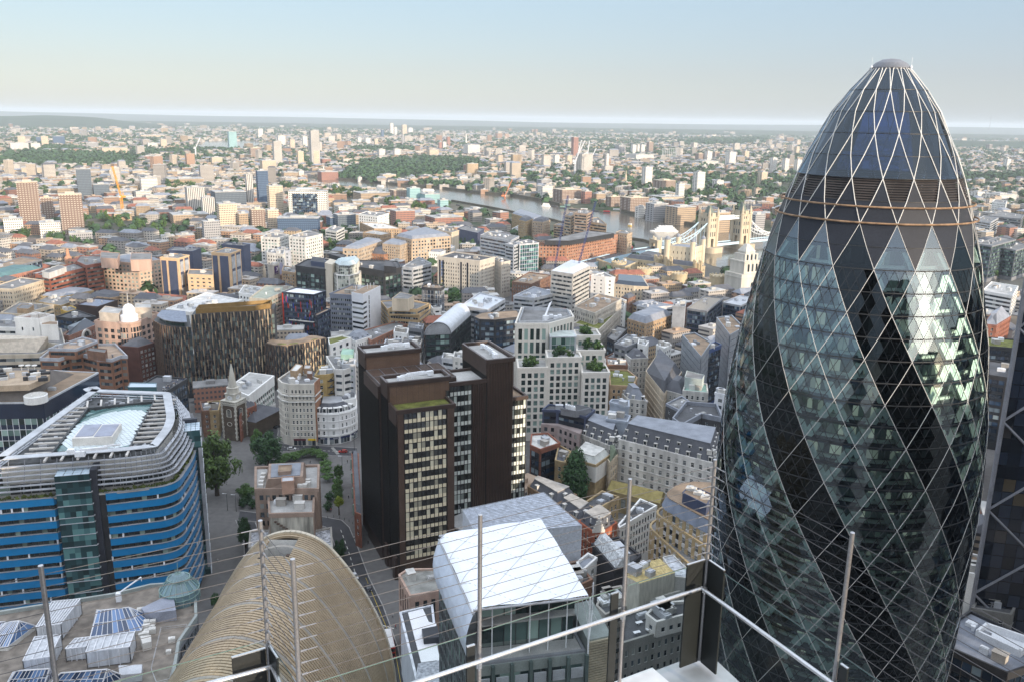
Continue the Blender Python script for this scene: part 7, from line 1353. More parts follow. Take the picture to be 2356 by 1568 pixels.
row([('white_hotel','white hotel block with green tinted windows and beige flank, left of three',1,1,[(45,1265),(200,1275),(300,1245),(150,1225)],34,'white',OFFW,dict(glass=GLASSG,bw=4,ww=.55,land='the white hotel blocks')),('white_hotel','tall white hotel block with beige end and solar roof, right of three',1,1,[(303,1260),(452,1275),(612,1240),(470,1210)],38,'white',OFFW,dict(glass=GLASSG,bw=4,ww=.5)),('white_hotel','pale blue grey lower hotel block between the two white ones',1,1,[(185,1390),(305,1395),(330,1370),(220,1360)],24,'white',mat('pale blue cladding',(.46,.49,.55)),dict(bw=3)),('grey_white_apartments','grey and white slit windowed block left of the trees behind the hotels',1,1,[(640,1200),(740,1215),(812,1180),(700,1165)],24,'conc',OFFW),('cream_flats','cream stepped flats with white balconies right of the wide glass office',1,1,[(945,1055),(1120,1075),(1222,1050),(1020,1030)],28,'cream',WHITE,dict(bw=5,cl=5)),('cream_flats','yellow brick flats with white upper floors below the cream stepped flats',1,1,[(955,1130),(1090,1190),(1340,1190),(1180,1140)],22,'tan',None,dict(cl=8,roof=OFFW)),('cream_flats','pale roofed yellow flats right above the postmodern stone court',1,1,[(985,1225),(1150,1250),(1240,1230),(1080,1200)],20,'tan',None,dict(cl=3,roof=ROOFL)),('postmodern_office','stepped brown stone office court with grey pavilion roofs, left wing',1,1,[(800,1375),(940,1380),(1165,1305),(1010,1285)],26,'tan',PALB,dict(fh=3.8,bw=4,ww=.6,wh=.6,hip=3.5,rm=LEAD,land='the brown stone court')),('postmodern_office','stepped brown stone office court with grey pavilion roofs, main wing',1,1,[(1290,1260),(1430,1290),(1790,1260),(1560,1190)],32,'tan',PALB,dict(fh=3.8,bw=4,ww=.6,wh=.6,hip=4,rm=LEAD)),('postmodern_office','cream blank ended wing at the right of the brown stone court',1,1,[(1660,1200),(1800,1225),(1868,1205),(1720,1180)],32,'none',CREAM),('postmodern_office','middle pavilion of the brown stone court with hipped grey roof',1,1,[(1165,1330),(1330,1345),(1400,1320),(1250,1290)],27,'tan',PALB,dict(hip=3,rm=LEAD)),('brick_mint_block','long low brown brick block with broad slate hipped roof before the stone court',1,1,[(945,1410),(1180,1430),(1355,1390),(1130,1370)],16,'brown',ORB,dict(hip=6,fl=9,cl=0)),('white_classical_house','white classical house with chimneys and pediment beside the stone court',1,1,[(1470,1395),(1700,1410),(1830,1350),(1600,1340)],16,'port',WHITE,dict(hip=3,rm=LEAD,fl=4)),('ribbon_office','long grey office with ribbon windows and white stair core right of the court',1,1,[(2065,1250),(2345,1300),(2420,1260),(2140,1215)],36,'conc',LGREY,dict(glass=GLASSB,fh=3.8,cl=8,land='the long ribbon windowed office')),('navy_roof_block','low navy roofed block with brick arches behind the ribbon windowed office',1,1,[(1855,1190),(2040,1230),(2100,1190),(1920,1160)],24,'none',NAVY),('teal_braced_office','teal glass office crossed by white bracing beside the brick riverside block',1,2,[(35,1320),(70,1335),(246,1320),(150,1290)],38,'glass',LGREY,dict(glass=glassmat('teal office glass',(.02,.07,.075),(.2,.35,.35),.2,tint=(.05,.15,.15)),frame=WMET,fh=4,bw=3)),('glass_white_flank','grey flank office left of the teal braced glass office',1,2,[(-60,1330),(15,1345),(75,1325),(10,1310)],38,'conc',LGREY),('brick_hotel','long orange brick office with arched ground floor and dark glazed attic by the bridge road',1,2,[(250,1320),(500,1325),(972,1245),(700,1215)],30,'brick',mat('orange office brick',(.36,.195,.13),var=.18),dict(kind='frame',frame=FRAMED,bw=3.6,fh=3.6,wh=.5,maxw=100,land='the long orange brick office',pent=[([(300,1295),(520,1300),(940,1230),(700,1205)],5,DARK)])),('warehouse','tan wharf warehouse with slate roof beside the river, left of the group',1,2,[(60,1110),(130,1125),(190,1100),(120,1080)],30,'yell',None,dict(hip=4)),('warehouse','grey brown gabled wharf warehouse nearest the orange brick office',1,2,[(185,1120),(285,1130),(350,1110),(270,1090)],30,'tan',PALB,dict(hip=4)),('warehouse','long wharf building with stepped grey attics along the near bank',1,2,[(0,1050),(200,1110),(300,1090),(80,1020)],24,'yell',None,dict(hip=3,rm=LEAD)),('white_wharf','low white and green roofed wharf behind the teal office',1,2,[(0,1190),(120,1200),(180,1180),(60,1160)],14,'white',None),('brutalist_hotel','brutalist tan concrete hotel by the river, tall left tower',1,2,[(485,1065),(545,1075),(578,1055),(520,1045)],44,'conc',mat('tan concrete',(.42,.32,.22)),dict(land='the tan riverside hotel')),('brutalist_hotel','brutalist tan concrete hotel by the river, topmost dark headed tower',1,2,[(575,1045),(690,1055),(745,1030),(650,1010)],52,'conc',mat('brown concrete',(.32,.24,.18))),('brutalist_hotel','brutalist tan concrete hotel by the river, broad right wing',1,2,[(600,1110),(720,1130),(870,1150),(790,1085)],40,'conc',mat('tan concrete',(.42,.32,.22))),('brutalist_hotel','brutalist tan concrete hotel by the river, low left wing',1,2,[(385,1155),(480,1165),(520,1150),(430,1135)],26,'conc',mat('tan concrete',(.42,.32,.22))),('tan_office','tan stone block with a white clock face at the bridge end of the brick office',1,2,[(955,1225),(1060,1240),(1105,1225),(1000,1205)],32,'tan',PALB),('arched_top_office','tall grey stone office with curved silver roof and dark glass strips',2,2,[(360,200),(560,230),(715,155),(520,115)],45,'conc',mat('grey stone cladding',(.42,.41,.39)),dict(wh=.45,bw=2,hip=4,rm=SILVER,fl=5,land='the arched grey stone office')),('white_plain_block','plain white block with few square windows below the castle',2,2,[(728,240),(860,255),(945,260),(850,215)],30,'white',None,dict(bw=8,ww=.25,wh=.35,land='the plain white block')),('glass_roof_block','cream block with black glazed roof top and framed windows below the castle',2,2,[(945,320),(1120,340),(1255,345),(1215,275),(950,255)],24,'cream',None,dict(kind='frame',bw=3,hip=4,rm=GLASSB,fl=3)),('roof_garden_office','pale stone office with planted roof gardens and curved bays',2,2,[(575,530),(760,590),(1005,460),(800,410)],32,'port',mat('pale banded stone',(.45,.42,.37)),dict(kind='frame',frame=FRAMED,cl=8,roof=ROOFB,land='the roof garden office')),('roof_garden_office','lower pale stone wing with round corner and dark dome below the roof garden',2,2,[(570,680),(800,740),(985,560),(780,560)],24,'port',mat('pale banded stone',(.45,.42,.37)),dict(kind='frame',frame=FRAMED,cl=4,roof=SEDUM)),('dark_office_slab','low dark brown office with a long slatted roof behind the cranes',2,2,[(0,300),(180,320),(365,240),(160,210)],22,'brown',None,dict(roof=ROOFB,cl=8)),('grey_sheds','grey flat roofed office at the foot of the cranes',2,2,[(15,430),(200,450),(420,400),(200,345)],26,'conc',LGREY,dict(roof=LEAD,cl=8)),('tan_mansard_flats','tan brick flats with grey mansard, white dormer band and corner balconies',2,2,[(1065,640),(1230,690),(1465,610),(1300,560)],24,'tan',None,dict(hip=5,rm=LEAD,fl=3,land='the tan mansard flats')),('grey_slab','plain grey slab tower right of the tan mansard flats',2,2,[(1480,520),(1590,530),(1600,495),(1500,490)],34,'none',mat('grey render',(.30,.32,.35))),('long_grey_office','long grey roofed office behind the tan mansard flats',2,2,[(1150,520),(1240,540),(1500,520),(1300,480)],24,'conc',LGREY,dict(roof=LEAD)),('slatted_roof_office','glass office with a square slatted roof grid before the castle trees',2,2,[(1610,545),(1790,570),(1940,450),(1770,430)],26,'glass',None,dict(roof=mat('slatted roof',(.30,.27,.23),var=.3,scale=1.5))),('curved_roof_hall','pale grey curved roof hall beside the white monument tower',2,2,[(1940,490),(2100,520),(2250,450),(2100,425)],22,'glass',LGREY,dict(roof=LGREY)),('steel_office','grey steel panelled office with blue service towers, nearer one',2,2,[(1570,790),(1740,990),(1830,860),(1680,770)],40,'conc',mat('steel panels',(.27,.30,.34),rough=.4,metal=.3),dict(wh=.12,bw=2,roof=ROOFB,land='the steel panelled offices')),('steel_office','grey steel panelled office with blue service towers, further one by the glass tower',2,2,[(1885,630),(2005,790),(2130,720),(2020,610)],42,'conc',mat('steel panels',(.27,.30,.34),rough=.4,metal=.3),dict(wh=.12,bw=2,roof=ROOFB)),('blue_service_tower','blue steel framed service tower beside the nearer steel office',2,2,[(1765,910),(1790,940),(1925,880),(1870,850)],37,'dark',mat('blue steel',(.03,.06,.16),rough=.4)),('blue_service_tower','blue steel framed service tower against the curved glass tower',2,2,[(2035,740),(2060,760),(2125,740),(2090,710)],40,'dark',mat('blue steel',(.03,.06,.16),rough=.4)),('old_street_block','long old stone block with slate roof and dormers, left of the street',2,2,[(1045,970),(1100,1010),(1250,1000),(1140,930)],24,'port',None,dict(hip=5,fl=4)),('old_street_block','long curving stone block with chimneys and many dormers beside the street',2,2,[(1235,1120),(1400,1330),(1560,1130),(1340,960)],26,'port',CREAM,dict(hip=6,fl=4,land='the long dormered street block')),('old_street_block','grey stone block with green copper dome and slate dormers',2,2,[(1390,1290),(1570,1340),(1640,1250),(1470,1210)],26,'port',None,dict(hip=6,fl=4)),('green_finial_block','pale block with green copper finials and grey plant house',2,2,[(1575,1300),(1800,1320),(1790,1240),(1600,1220)],30,'port',None,dict(roof=COPPER,pent=[([(1590,1170),(1750,1190),(1770,1150),(1610,1110)],6,mat('pale green plant',(.42,.48,.46)))])),('white_arched_house','small white block with arched window amid dark roofs',2,2,[(1160,870),(1230,890),(1255,850),(1170,830)],30,'white',None),('grey_plant_block','grey block with lattice plant screens on its roof',2,2,[(945,870),(1050,900),(1225,830),(1060,785)],28,'conc',GREYC,dict(cl=8)),('white_tank_block','white roofed boxy block amid the dark roofs',2,2,[(1330,880),(1400,910),(1465,880),(1390,845)],26,'white',None,dict(roof=WHITE)),('blue_portico_block','dark block with sloping grey roof and blue columns',2,2,[(875,810),(950,850),(1060,730),(970,705)],20,'dark',None,dict(roof=ROOFG)),('brick_yard_block','brick and slate yard block beyond the terraced office',2,2,[(860,990),(1000,1030),(1060,1000),(940,950)],18,'brown',None,dict(cl=8)),('white_flue_block','white plant house with fat silver flue beside the glass tower',2,2,[(1870,1320),(1970,1340),(1990,1310),(1900,1290)],34,'white',WMET),('stone_terrace_house','brown brick house with chimneys beside the plain white block',2,2,[(1010,440),(1070,460),(1135,430),(1080,410)],20,'brown',None,dict(hip=3)),('white_terrace_house','narrow white stucco house right of the roof garden office',2,2,[(985,500),(1030,520),(1050,470),(1000,450)],22,'white',None),('green_glass_office','green glass riverside office block right of the glass tower',1,3,[(1930,1330),(2060,1350),(2280,1290),(2120,1260)],40,'glass',None,dict(glass=GLASSG,cl=8)),('round_glass_office','round ended green glass office at the right edge',1,3,[(2170,1370),(2280,1390),(2420,1350),(2250,1300)],34,'glass',None,dict(glass=GLASSG,fh=3.4)),('riverside_flats','grey riverside flats behind the green glass office',1,3,[(1920,1110),(2050,1130),(2120,1090),(1990,1070)],24,'conc',LGREY),('white_flats','white striped flats block right of the rails of the glass tower',1,3,[(2065,940),(2190,955),(2200,930),(2090,920)],24,'white',None),('grey_terrace','long grey roofed terrace right of the glass tower',1,3,[(2040,1070),(2330,1100),(2356,1060),(2150,1030)],18,'conc',GREYC),('white_office_slab','white roofed office with a ribbon of windows right of the glass tower shoulder',2,3,[(1975,380),(2250,430),(2300,340),(2060,300)],30,'conc',WHITE,dict(cl=10,roof=ROOFL)),('sloping_lead_block','brick block with big sloping lead roof right of the glass tower',2,3,[(1990,690),(2100,700),(2230,620),(2060,580)],30,'brick',None,dict(hip=8,rm=LEAD,fl=6)),('green_roof_block','dark block with a strip of planted roof right of the glass tower',2,3,[(2010,890),(2250,910),(2270,830),(2020,810)],34,'dark',None,dict(roof=SEDUM)),('dark_slab','dark slab office in shadow between the glass towers',2,3,[(2000,1150),(2200,1180),(2230,1050),(2030,1020)],40,'dark',None)])
#  bridge, castle, river craft, cranes
def bridge():
 N,S=V(257.5,1145),V(310.8,1183.8);u=(S-N).normalized();n=V(-u.y,u.x);rot=math.atan2(u.y,u.x);AB=V(184,1117);DZ=9.5
 T=thing('bascule_bridge','twin towered stone bridge with pale blue chains and high walkways over the river','bridge',(*N,0));LAND.append(('the twin towered bridge',N))
 st=mat('bridge stone',(.46,.40,.30),var=.2,scale=.15,streak=1);sl=mat('bridge slate',(.14,.17,.15));bl=mat('pale blue paint',(.45,.62,.74),rough=.45,var=.06);wb=mat('white bridge paint',(.72,.76,.78),rough=.45,var=.06)
 for c in (N,S):
  b=MB();q=lambda a,d:c+u*a+n*d;w=8.2
  for sx in (-1,1):
   for sy in (-1,1):b.rbox(q(sx*5.6,sy*5.6),6,6,4,18,rot)
  b.rbox(c,17,17,18,46,rot);b.rbox(c,17.8,17.8,30.2,31,rot);b.rbox(c,17.8,17.8,39,39.8,rot);b.rbox(c,18,18,45.4,46.8,rot)
  for d in (1,-1):b.rbox(c+n*d*8.2,7,1.2,46,52,rot);b.rbox(c+u*d*8.2,1.2,7,46,52,rot)
  tw=b.build('tower',st,T);t=MB()
  for sx in (-1,1):
   for sy in (-1,1):t.lathe(q(sx*w,sy*w),[(2.3,4),(2.3,47),(2.7,47.5),(2.7,48.5),(2.0,49),(2.0,52),(.15,59)],8)
  sub(tw,t,'corner_turrets',st);r=MB();a=[q(-6,-6),q(6,-6),q(6,6),q(-6,6)];r.loft([(*p,46.8) for p in a],[(*(c+(p-c)*.28),61) for p in a]);r.tube((*c,61),(*c,66),.3,5,.05);sub(tw,r,'slate_spire',sl);g=MB()
  for d,e in ((-n,u),(-u,n),(n,u)):
   for z,h in ((21,6),(32,5),(41,3.4)):
    for k in (-1,0,1):p=c+d*8.56+e*(k*4.0);g.face([(*(p-e*.8),z),(*(p+e*.8),z),(*(p+e*.8),z+h),(*(p-e*.8),z+h)])
   p=c+d*8.3
  sub(tw,g,'tower_windows',GLASS);p=MB();pr=[q(-13,-11),q(13,-11),q(13,11),q(-13,11)];pr=[q(-10,-20),q(10,-20),q(13,-12),q(13,12),q(10,20),q(-10,20),q(-13,12),q(-13,-12)];p.prism(fillet(pr,6,3),0,7.2);p.build('pier',st,T)
 w=MB()
 for d in (-4.2,4.2):
  for z in (41.5,45.5):w.tube((*(N+u*8+n*d),z),(*(S-u*8+n*d),z),.55,4)
  for k in range(16):a=N.lerp(S,.13+.74*k/16)+n*d;b=N.lerp(S,.13+.74*(k+1)/16)+n*d;w.tube((*a,41.5),(*b,45.5),.3,4);w.tube((*a,45.5),(*b,41.5),.3,4)
  for e in (1,):w.wall(N+u*8+n*d,S-u*8+n*d,-.15,.15,41.6,43.2)
 w.build('high_walkways',wb,T);E=V(372,1226);d=MB()
 for a,b in ((AB,N-u*8),(N+u*8,S-u*8),(S+u*8,E)):d.wall(a+V(0,-7),b+V(0,-7),-14,0,DZ-.9,DZ)
 d.build('deck',mat('bridge road',(.13,.13,.14)),T);gd_=MB()
 for a,b in ((AB,N-u*8),(N+u*8,S-u*8),(S+u*8,E)):
  for o in (-7.3,7.3):gd_.wall(a+n*o,b+n*o,-.3,.3,DZ-2,DZ+1.3)
 gd_.build('blue_girders',bl,T)
 for s,(a,b,za,zb) in enumerate(((N-u*9,AB+V(6,3),40,13),(S+u*9,E,40,16))):
  for o in (-7.5,7.5):
   ch=MB();pv=None
   for k in range(13):
    t=k/12;z=za+(zb-za)*t-15*math.sin(math.pi*t)*(.62+.25*(1-t));dp=4.4*math.sin(math.pi*t)+.5;p=a.lerp(b,t)+n*o;c=((*p,z),(*p,z+dp))
    if pv:ch.tube(pv[0],c[0],.5,4);ch.tube(pv[1],c[1],.5,4);ch.tube(pv[0],c[1],.24,4);ch.tube(pv[1],c[0],.24,4)
    if 0<k<12 and z>DZ:ch.tube((*p,DZ),(*p,z),.2,4)
    pv=c
   ch.build('suspension_chain',bl if s==0 else wb,T)
 b=MB();m=(AB-N).normalized();k=V(-m.y,m.x)
 for o in (-7.5,7.5):b.rbox(AB+k*o,6,5.5,0,18.5,math.atan2(m.y,m.x))
 b.rbox(AB,6,10,14,18.5,math.atan2(m.y,m.x));b.rbox(AB,6.6,20,18,19,math.atan2(m.y,m.x));b.loft([(*(AB+V(x,y)),19) for x,y in ((-2.6,-3.6),(2.6,-3.6),(2.6,3.6),(-2.6,3.6))],[(*(AB+V(x,y)),22) for x,y in ((-.6,-1.6),(.6,-1.6),(.6,1.6),(-.6,1.6))])
 for o in (-9.5,9.5):b.lathe(AB+k*o-m*2.6,[(1.4,0),(1.4,20.5),(.1,23)],6)
 b.build('abutment_tower',st,T);rd=MB();L=[V(79,980),V(118,1040),V(153,1088),AB]
 for i,(a,c) in enumerate(zip(L,L[1:])):rd.wall(a,c,-9,9,0,7.5+.01*i)
 tag(rd.build('bridge_approach_road',mat('bridge road',(.13,.13,.14))),kind='structure')
 for o in (-9,9):
  b=MB()
  for a,c in zip(L,L[1:]):b.wall(a,c,o-.3,o+.3,0,8.7)
  tag(b.build('parapet_wall',bl),'pale blue parapet along the %s side of the bridge approach road'%('river' if o<0 else 'city'),'wall')
bridge()
def castle():
 cs=mat('castle stone',(.47,.39,.26),var=.25,scale=.12,streak=1);ws=mat('keep stone',(.55,.49,.37),var=.2,scale=.2,streak=1)
 FL,FR=V(180,1006),V(206,988);e=V(.57,.82);q=[FL,FR,FR+e*30,FL+e*30];B=Bld('castle_keep','square pale stone castle keep with four capped corner turrets','castle',FL);B.mass(q,26,sty(wall=ws,fh=8,bw=5,ww=.22,wh=.4,gh=3,top=2,clutter=0,roof=LEAD,rec=.4,kind='plain',parapet=1.4));T=B.root;LAND.append(('the castle keep',FL));occ(q)
 for p,r in zip(q,(3.6,2.9,2.9,2.9)):
  b=MB();b.lathe(p,[(r,0),(r,32),(r*1.08,32.3),(r*1.08,34),(r*.9,34)],12);o=b.build('corner_turret',ws,T);b=MB();b.lathe(p,[(r*.92,34),(r*.95,35.4),(r*.6,37.2),(.15,38.2)],12);b.tube((*p,38),(*p,41),.1,4);sub(o,b,'lead_cap',LEAD)
 b=MB();p=FR+V(3,-3);b.tube((*p,0),(*p,48),.22,6);b.build('flagpole',WMET,T);B.done()
 a,c=V(127,980),V(200,920);d=(c-a).normalized();n=V(-d.y,d.x)*14;B=Bld('castle_barracks','long sandstone castle barracks with central turreted gatehouse and slate roof','castle building',a);q=[a,c,c+n,a+n];st=sty(wall=cs,fh=4.2,bw=4,ww=.36,wh=.5,gh=1.5,top=1.2,clutter=0,parapet=1);B.mass(q,15,st);B.hip(q,15.2,4.5,SLATE,-.5,5);occ(q)
 m=(a+c)/2
 for t in (.47,.6,.98):p=a.lerp(c,t);b=MB();b.rbox(p,7,7,0,20,math.atan2(d.y,d.x));b.rbox(p,7.6,7.6,18.8,20.6,math.atan2(d.y,d.x));[b.rbox(p+V(x,y),2.2,2.2,0,23.5,math.atan2(d.y,d.x)) for x in (-3,3) for y in (-3,3)];b.build('gate_turret',cs,B.root)
 B.done()
 W=[V(98,1000),V(117,945),V(140,908),V(172,880),V(209,871),V(250,905),V(262,950)]
 for i,(a,c) in enumerate(zip(W,W[1:])):
  b=MB();b.wall(a,c,-1.2-.01*i,1.2+.01*i,0,10.5);L=(c-a).length
  for k in range(int(L/3)):p=a.lerp(c,(k+.5)/int(L/3));dd=(c-a).normalized();b.wall(p-dd*.8,p+dd*.8,.6,1.25,10.4,11.8)
  tag(b.build('castle_wall',cs),['castle inner wall at the left end below the barracks','castle inner wall between the two left round towers','castle inner wall in front of the barracks','castle inner wall left of the last round tower','castle inner wall running behind the white monument tower','castle inner wall hidden by trees at the river end'][i],'castle wall')
 for i,p in enumerate(W[1:5]):b=MB();b.lathe(p,[(8.2,0),(7.8,14.5),(8.2,14.7),(8.2,16),(7.2,16)],18);[b.rbox(p+V(math.cos(k*.52),math.sin(k*.52))*7.7,1.2,1.6,15.9,17.2,k*.52) for k in range(12)];tag(b.build('castle_tower',cs),['leftmost round castle wall tower','second round castle tower from the left','round castle tower above the dark trees','round castle tower beside the white monument tower'][i],'castle tower','round towers of the castle wall')
 O=[V(88,960),V(125,895),V(165,862),V(212,850)]
 b=MB();[b.wall(a,c,-1-.01*i,1+.01*i,0,6.5) for i,(a,c) in enumerate(zip(O,O[1:]))];tag(b.build('castle_outer_wall',cs),'lower outer castle wall along the moat','castle wall')
 p=V(150,1020);row([('timber_house_row','brown brick castle houses with slate roofs left of the keep',1,2,[(1150,1445),(1290,1465),(1395,1440),(1240,1410)],14,'brown',None,dict(hip=4)),('castle_house','sandstone battlemented house at the left of the castle',1,2,[(930,1520),(1040,1540),(1160,1490),(1040,1470)],14,'cream',cs)])
 p=V(*PZ(2,2,2125,420,0)[:2]);T=thing('monument_tower','white stepped stone tower with an arched portico beside the glass tower','tower',(*p,0));b=MB();r=.5;wp=mat('monument stone',(.50,.48,.43),streak=1);b.rbox(p,30,24,0,24,r);b.rbox(p,31,25,20,21,r);b.rbox(p,22,20,24,36,r);b.rbox(p,23,21,35,36.4,r);b.rbox(p,17,15,36,43,r);b.rbox(p,12,11,43,45,r);b.rbox(p,13,12,45,52,r,0,.25);b.build('tower',wp,T);g=MB();f=V(math.sin(r),-math.cos(r));s=V(f.y,-f.x)*-1
 for z,h,w_,o in ((3,11,2.4,12.1),(26,6,1.2,10.1),(37,4,1.2,7.6)):
  for k in (-2,0,2) if z>3 else (0,):g=MB();a=p+f*o+s*k*2.6;g.face([(*(a-s*w_),z),(*(a+s*w_),z),(*(a+s*w_),z+h),(*(a+s*w_*.6),z+h+1.5),(*(a-s*w_*.6),z+h+1.5),(*(a-s*w_),z+h)]);g.build('arched_opening',GLASS,T)
 LAND.append(('the white monument tower',p));OCC.extend([(p.x+x,p.y+y,20) for x in (-10,10) for y in (-10,10)])
castle()
def boats():
 wh=mat('white boat paint',(.75,.75,.74),rough=.4);hl=mat('dark hull',(.05,.05,.06),rough=.5)
 def boat(r,c,x0,x1,y,lab,decks,hm,dk=wh,hh=2.2,cat='boat',wd=.2,fun=0):
  a,b_=V(*PZ(r,c,x0,y-4,.3)[:2]),V(*PZ(r,c,x1,y,.3)[:2]);u=(b_-a).normalized();L=(b_-a).length;n=V(-u.y,u.x);w=max(3,L*wd)/2;T=thing('boat',lab,cat,(*((a+b_)/2),0));h=MB();pl=[a,a+u*L*.15-n*w,b_-u*L*.1-n*w,b_-n*w*.4,b_+n*w*.4,b_-u*L*.1+n*w,a+u*L*.15+n*w];h.prism(ccw(pl),.2,hh);h.build('hull',hm,T);m=(a+b_)/2
  for k in range(decks):d=MB();s=.72-.12*k;d.rbox(m+u*L*.05,L*s,w*1.6,hh+k*2.5,hh+k*2.5+1.5,math.atan2(u.y,u.x));d.rbox(m+u*L*.05,L*s*1.05,w*1.75,hh+k*2.5+1.5,hh+k*2.5+2.4,math.atan2(u.y,u.x));d.build('deckhouse',dk,T)
  for k in range(fun):f=MB();f.tube((*(m+u*(k*5-4)),hh+decks*2.5),(*(m+u*(k*5-4)),hh+decks*2.5+4.5),.5,8);f.build('funnel',hl,T)
  return T
 boat(1,2,1268,1528,1215,'white three decked paddle steamer moored beside the bridge',3,wh,fun=2);boat(1,2,265,352,985,'small white ship moored by the far bank',2,wh,fun=1);boat(1,2,1066,1100,1164,'tiny yellow boat alone in mid river',1,mat('yellow boat',(.6,.42,.12)));boat(1,2,830,905,1038,'floating pier with a bright red roof',1,hl,mat('red roof',(.5,.06,.06)),1.2,'pontoon',.35);boat(1,1,1110,1175,803,'white river boat in the far reach',1,wh);boat(1,1,1520,1640,838,'long white ferry pier with boats on the river bend',1,wh);boat(1,2,930,990,1015,'slim footbridge pontoon running to the bank',0,wh,hh=3,cat='pontoon',wd=.08)
 for i,(x0,x1,y) in enumerate([(360,420,985),(430,500,1000),(520,600,1015),(620,700,1022),(720,800,1028),(470,540,985),(1840,1880,975)]):boat(1,2 if i<6 else 1,x0,x1,y,'dark moored barge in the raft by the south bank' if i<6 else 'dark sailing barge moored among masts',1 if i%2 else 0,hl,rnd.choice([wh,BRICK,COPPER]))['group']='moored barges'
boats()
def lattice(b,p,q,w,n,r=.14):
 p,q=Vector(p),Vector(q);d=(q-p).normalized();u=d.orthogonal().normalized()*w;v=d.cross(u);C4=[u+v,u-v,-u-v,-u+v]
 for k in range(4):b.tube(p+C4[k],q+C4[k],r,4)
 for i in range(n):
  for k in range(4):a,c=p.lerp(q,i/n),p.lerp(q,(i+1)/n);b.tube(a+C4[k],c+C4[(k+1)%4],r*.6,3)
def crane(bp,hm,tip,lab,m,w=.9,cabm=None,n=18,r=.16):
 T=thing('tower_crane',lab,'crane',(bp.x,bp.y,0));b=MB();lattice(b,(bp.x,bp.y,0),(bp.x,bp.y,hm),w,n,r);b.build('mast',m,T);b=MB();lattice(b,(bp.x,bp.y,hm+1.5),tip,w*.6,n+6,r*.9);b.build('jib',m,T);d=V(bp.x-tip[0],bp.y-tip[1]).normalized();a=math.atan2(d.y,d.x);b=MB();b.rbox(V(bp.x,bp.y)+d*3,8,2.4,hm,hm+1.2,a);b.rbox(V(bp.x,bp.y)+d*3.4,5.4,2.9,hm+.5,hm+3.4,a);cw=b.build('engine_house',WMET if cabm else m,T);b=MB();e=V(bp.x,bp.y)+d*6.7;b.rbox(e,1.6,2.7,hm+.8,hm+3.0,a);sub(cw,b,'counterweight',cabm or m);b=MB();b.rbox(V(bp.x,bp.y)-d*1.4+V(d.y,-d.x)*1.6,2,1.6,hm+.2,hm+2.4,a);b.build('cab',WMET,T);b=MB();e=V(bp.x,bp.y)+d*4;top=(e.x,e.y,hm+8);b.tube((bp.x,bp.y,hm),top,r,4);b.tube(top,tip,r*.4,3);b.tube(top,(bp.x+d.x*6,bp.y+d.y*6,hm+1),r,4);b.build('stay',m,T)
bm_=mat('blue crane steel',(.025,.04,.14),rough=.5);rw=mat('red crane block',(.55,.10,.07),rough=.5)
b1,b2=V(*PZ(2,2,350,545,0)[:2]),V(*PZ(2,2,556,640,0)[:2])
def tipat(r,c,x,y,yw):d=_F+_R*((Z(r,c,x,y)[0]-CX)/FPX)-_U*((Z(r,c,x,y)[1]-CY)/FPX);q=CAM+d*(yw/d.y);return (q.x,q.y,q.z)
def hat(b,r,c,x,y):return tipat(r,c,x,y,b.y)[2]
crane(b1,hat(b1,2,2,350,395),tipat(1,2,515,880,b1.y+8),'blue lattice crane with red and white counterweight, left of the pair',bm_,cabm=rw);crane(b2,hat(b2,2,2,556,310),tipat(1,2,772,932,b2.y+8),'blue lattice crane with red and white counterweight, right of the pair',bm_,cabm=rw)
b3=V(*PZ(1,0,1130,1055,0)[:2]);crane(b3,hat(b3,1,0,1118,900),tipat(1,0,1033,612,b3.y),'orange lattice crane with upright jib above the left hand trees',mat('orange crane',(.75,.36,.05)),1.6,n=12,r=.4)
for i,(x,y,hx,tx,ty) in enumerate([(580,680,590,640,372),(575,680,570,672,375),(690,680,500,712,378),(730,680,530,775,445),(850,700,500,890,470)]):b=V(*PZ(1,2,x,y,0)[:2]);crane(b,hat(b,1,2,x,hx),tipat(1,2,tx,ty,b.y),['white crane at the left of the concrete tower site','white crane with the tallest jib over the concrete site','white crane rising from the concrete tower top','white crane leaning right over the concrete site','grey crane beside the slim concrete core'][i],WMET if i<4 else GREYC,1.2,n=8,r=.5)
b=V(*PZ(1,0,1805,540,0)[:2]);crane(b,hat(b,1,0,1805,450),tipat(1,0,1840,350,b.y),'white crane before the far river bend at left',WMET,1.5,n=8,r=.7)
b=V(*PZ(1,1,2290,910,0)[:2]);crane(b,hat(b,1,1,2300,890),tipat(1,1,2360,730,b.y),'red and orange crane on the riverside wharf',mat('red orange crane',(.6,.2,.08)),.8,n=6,r=.35)
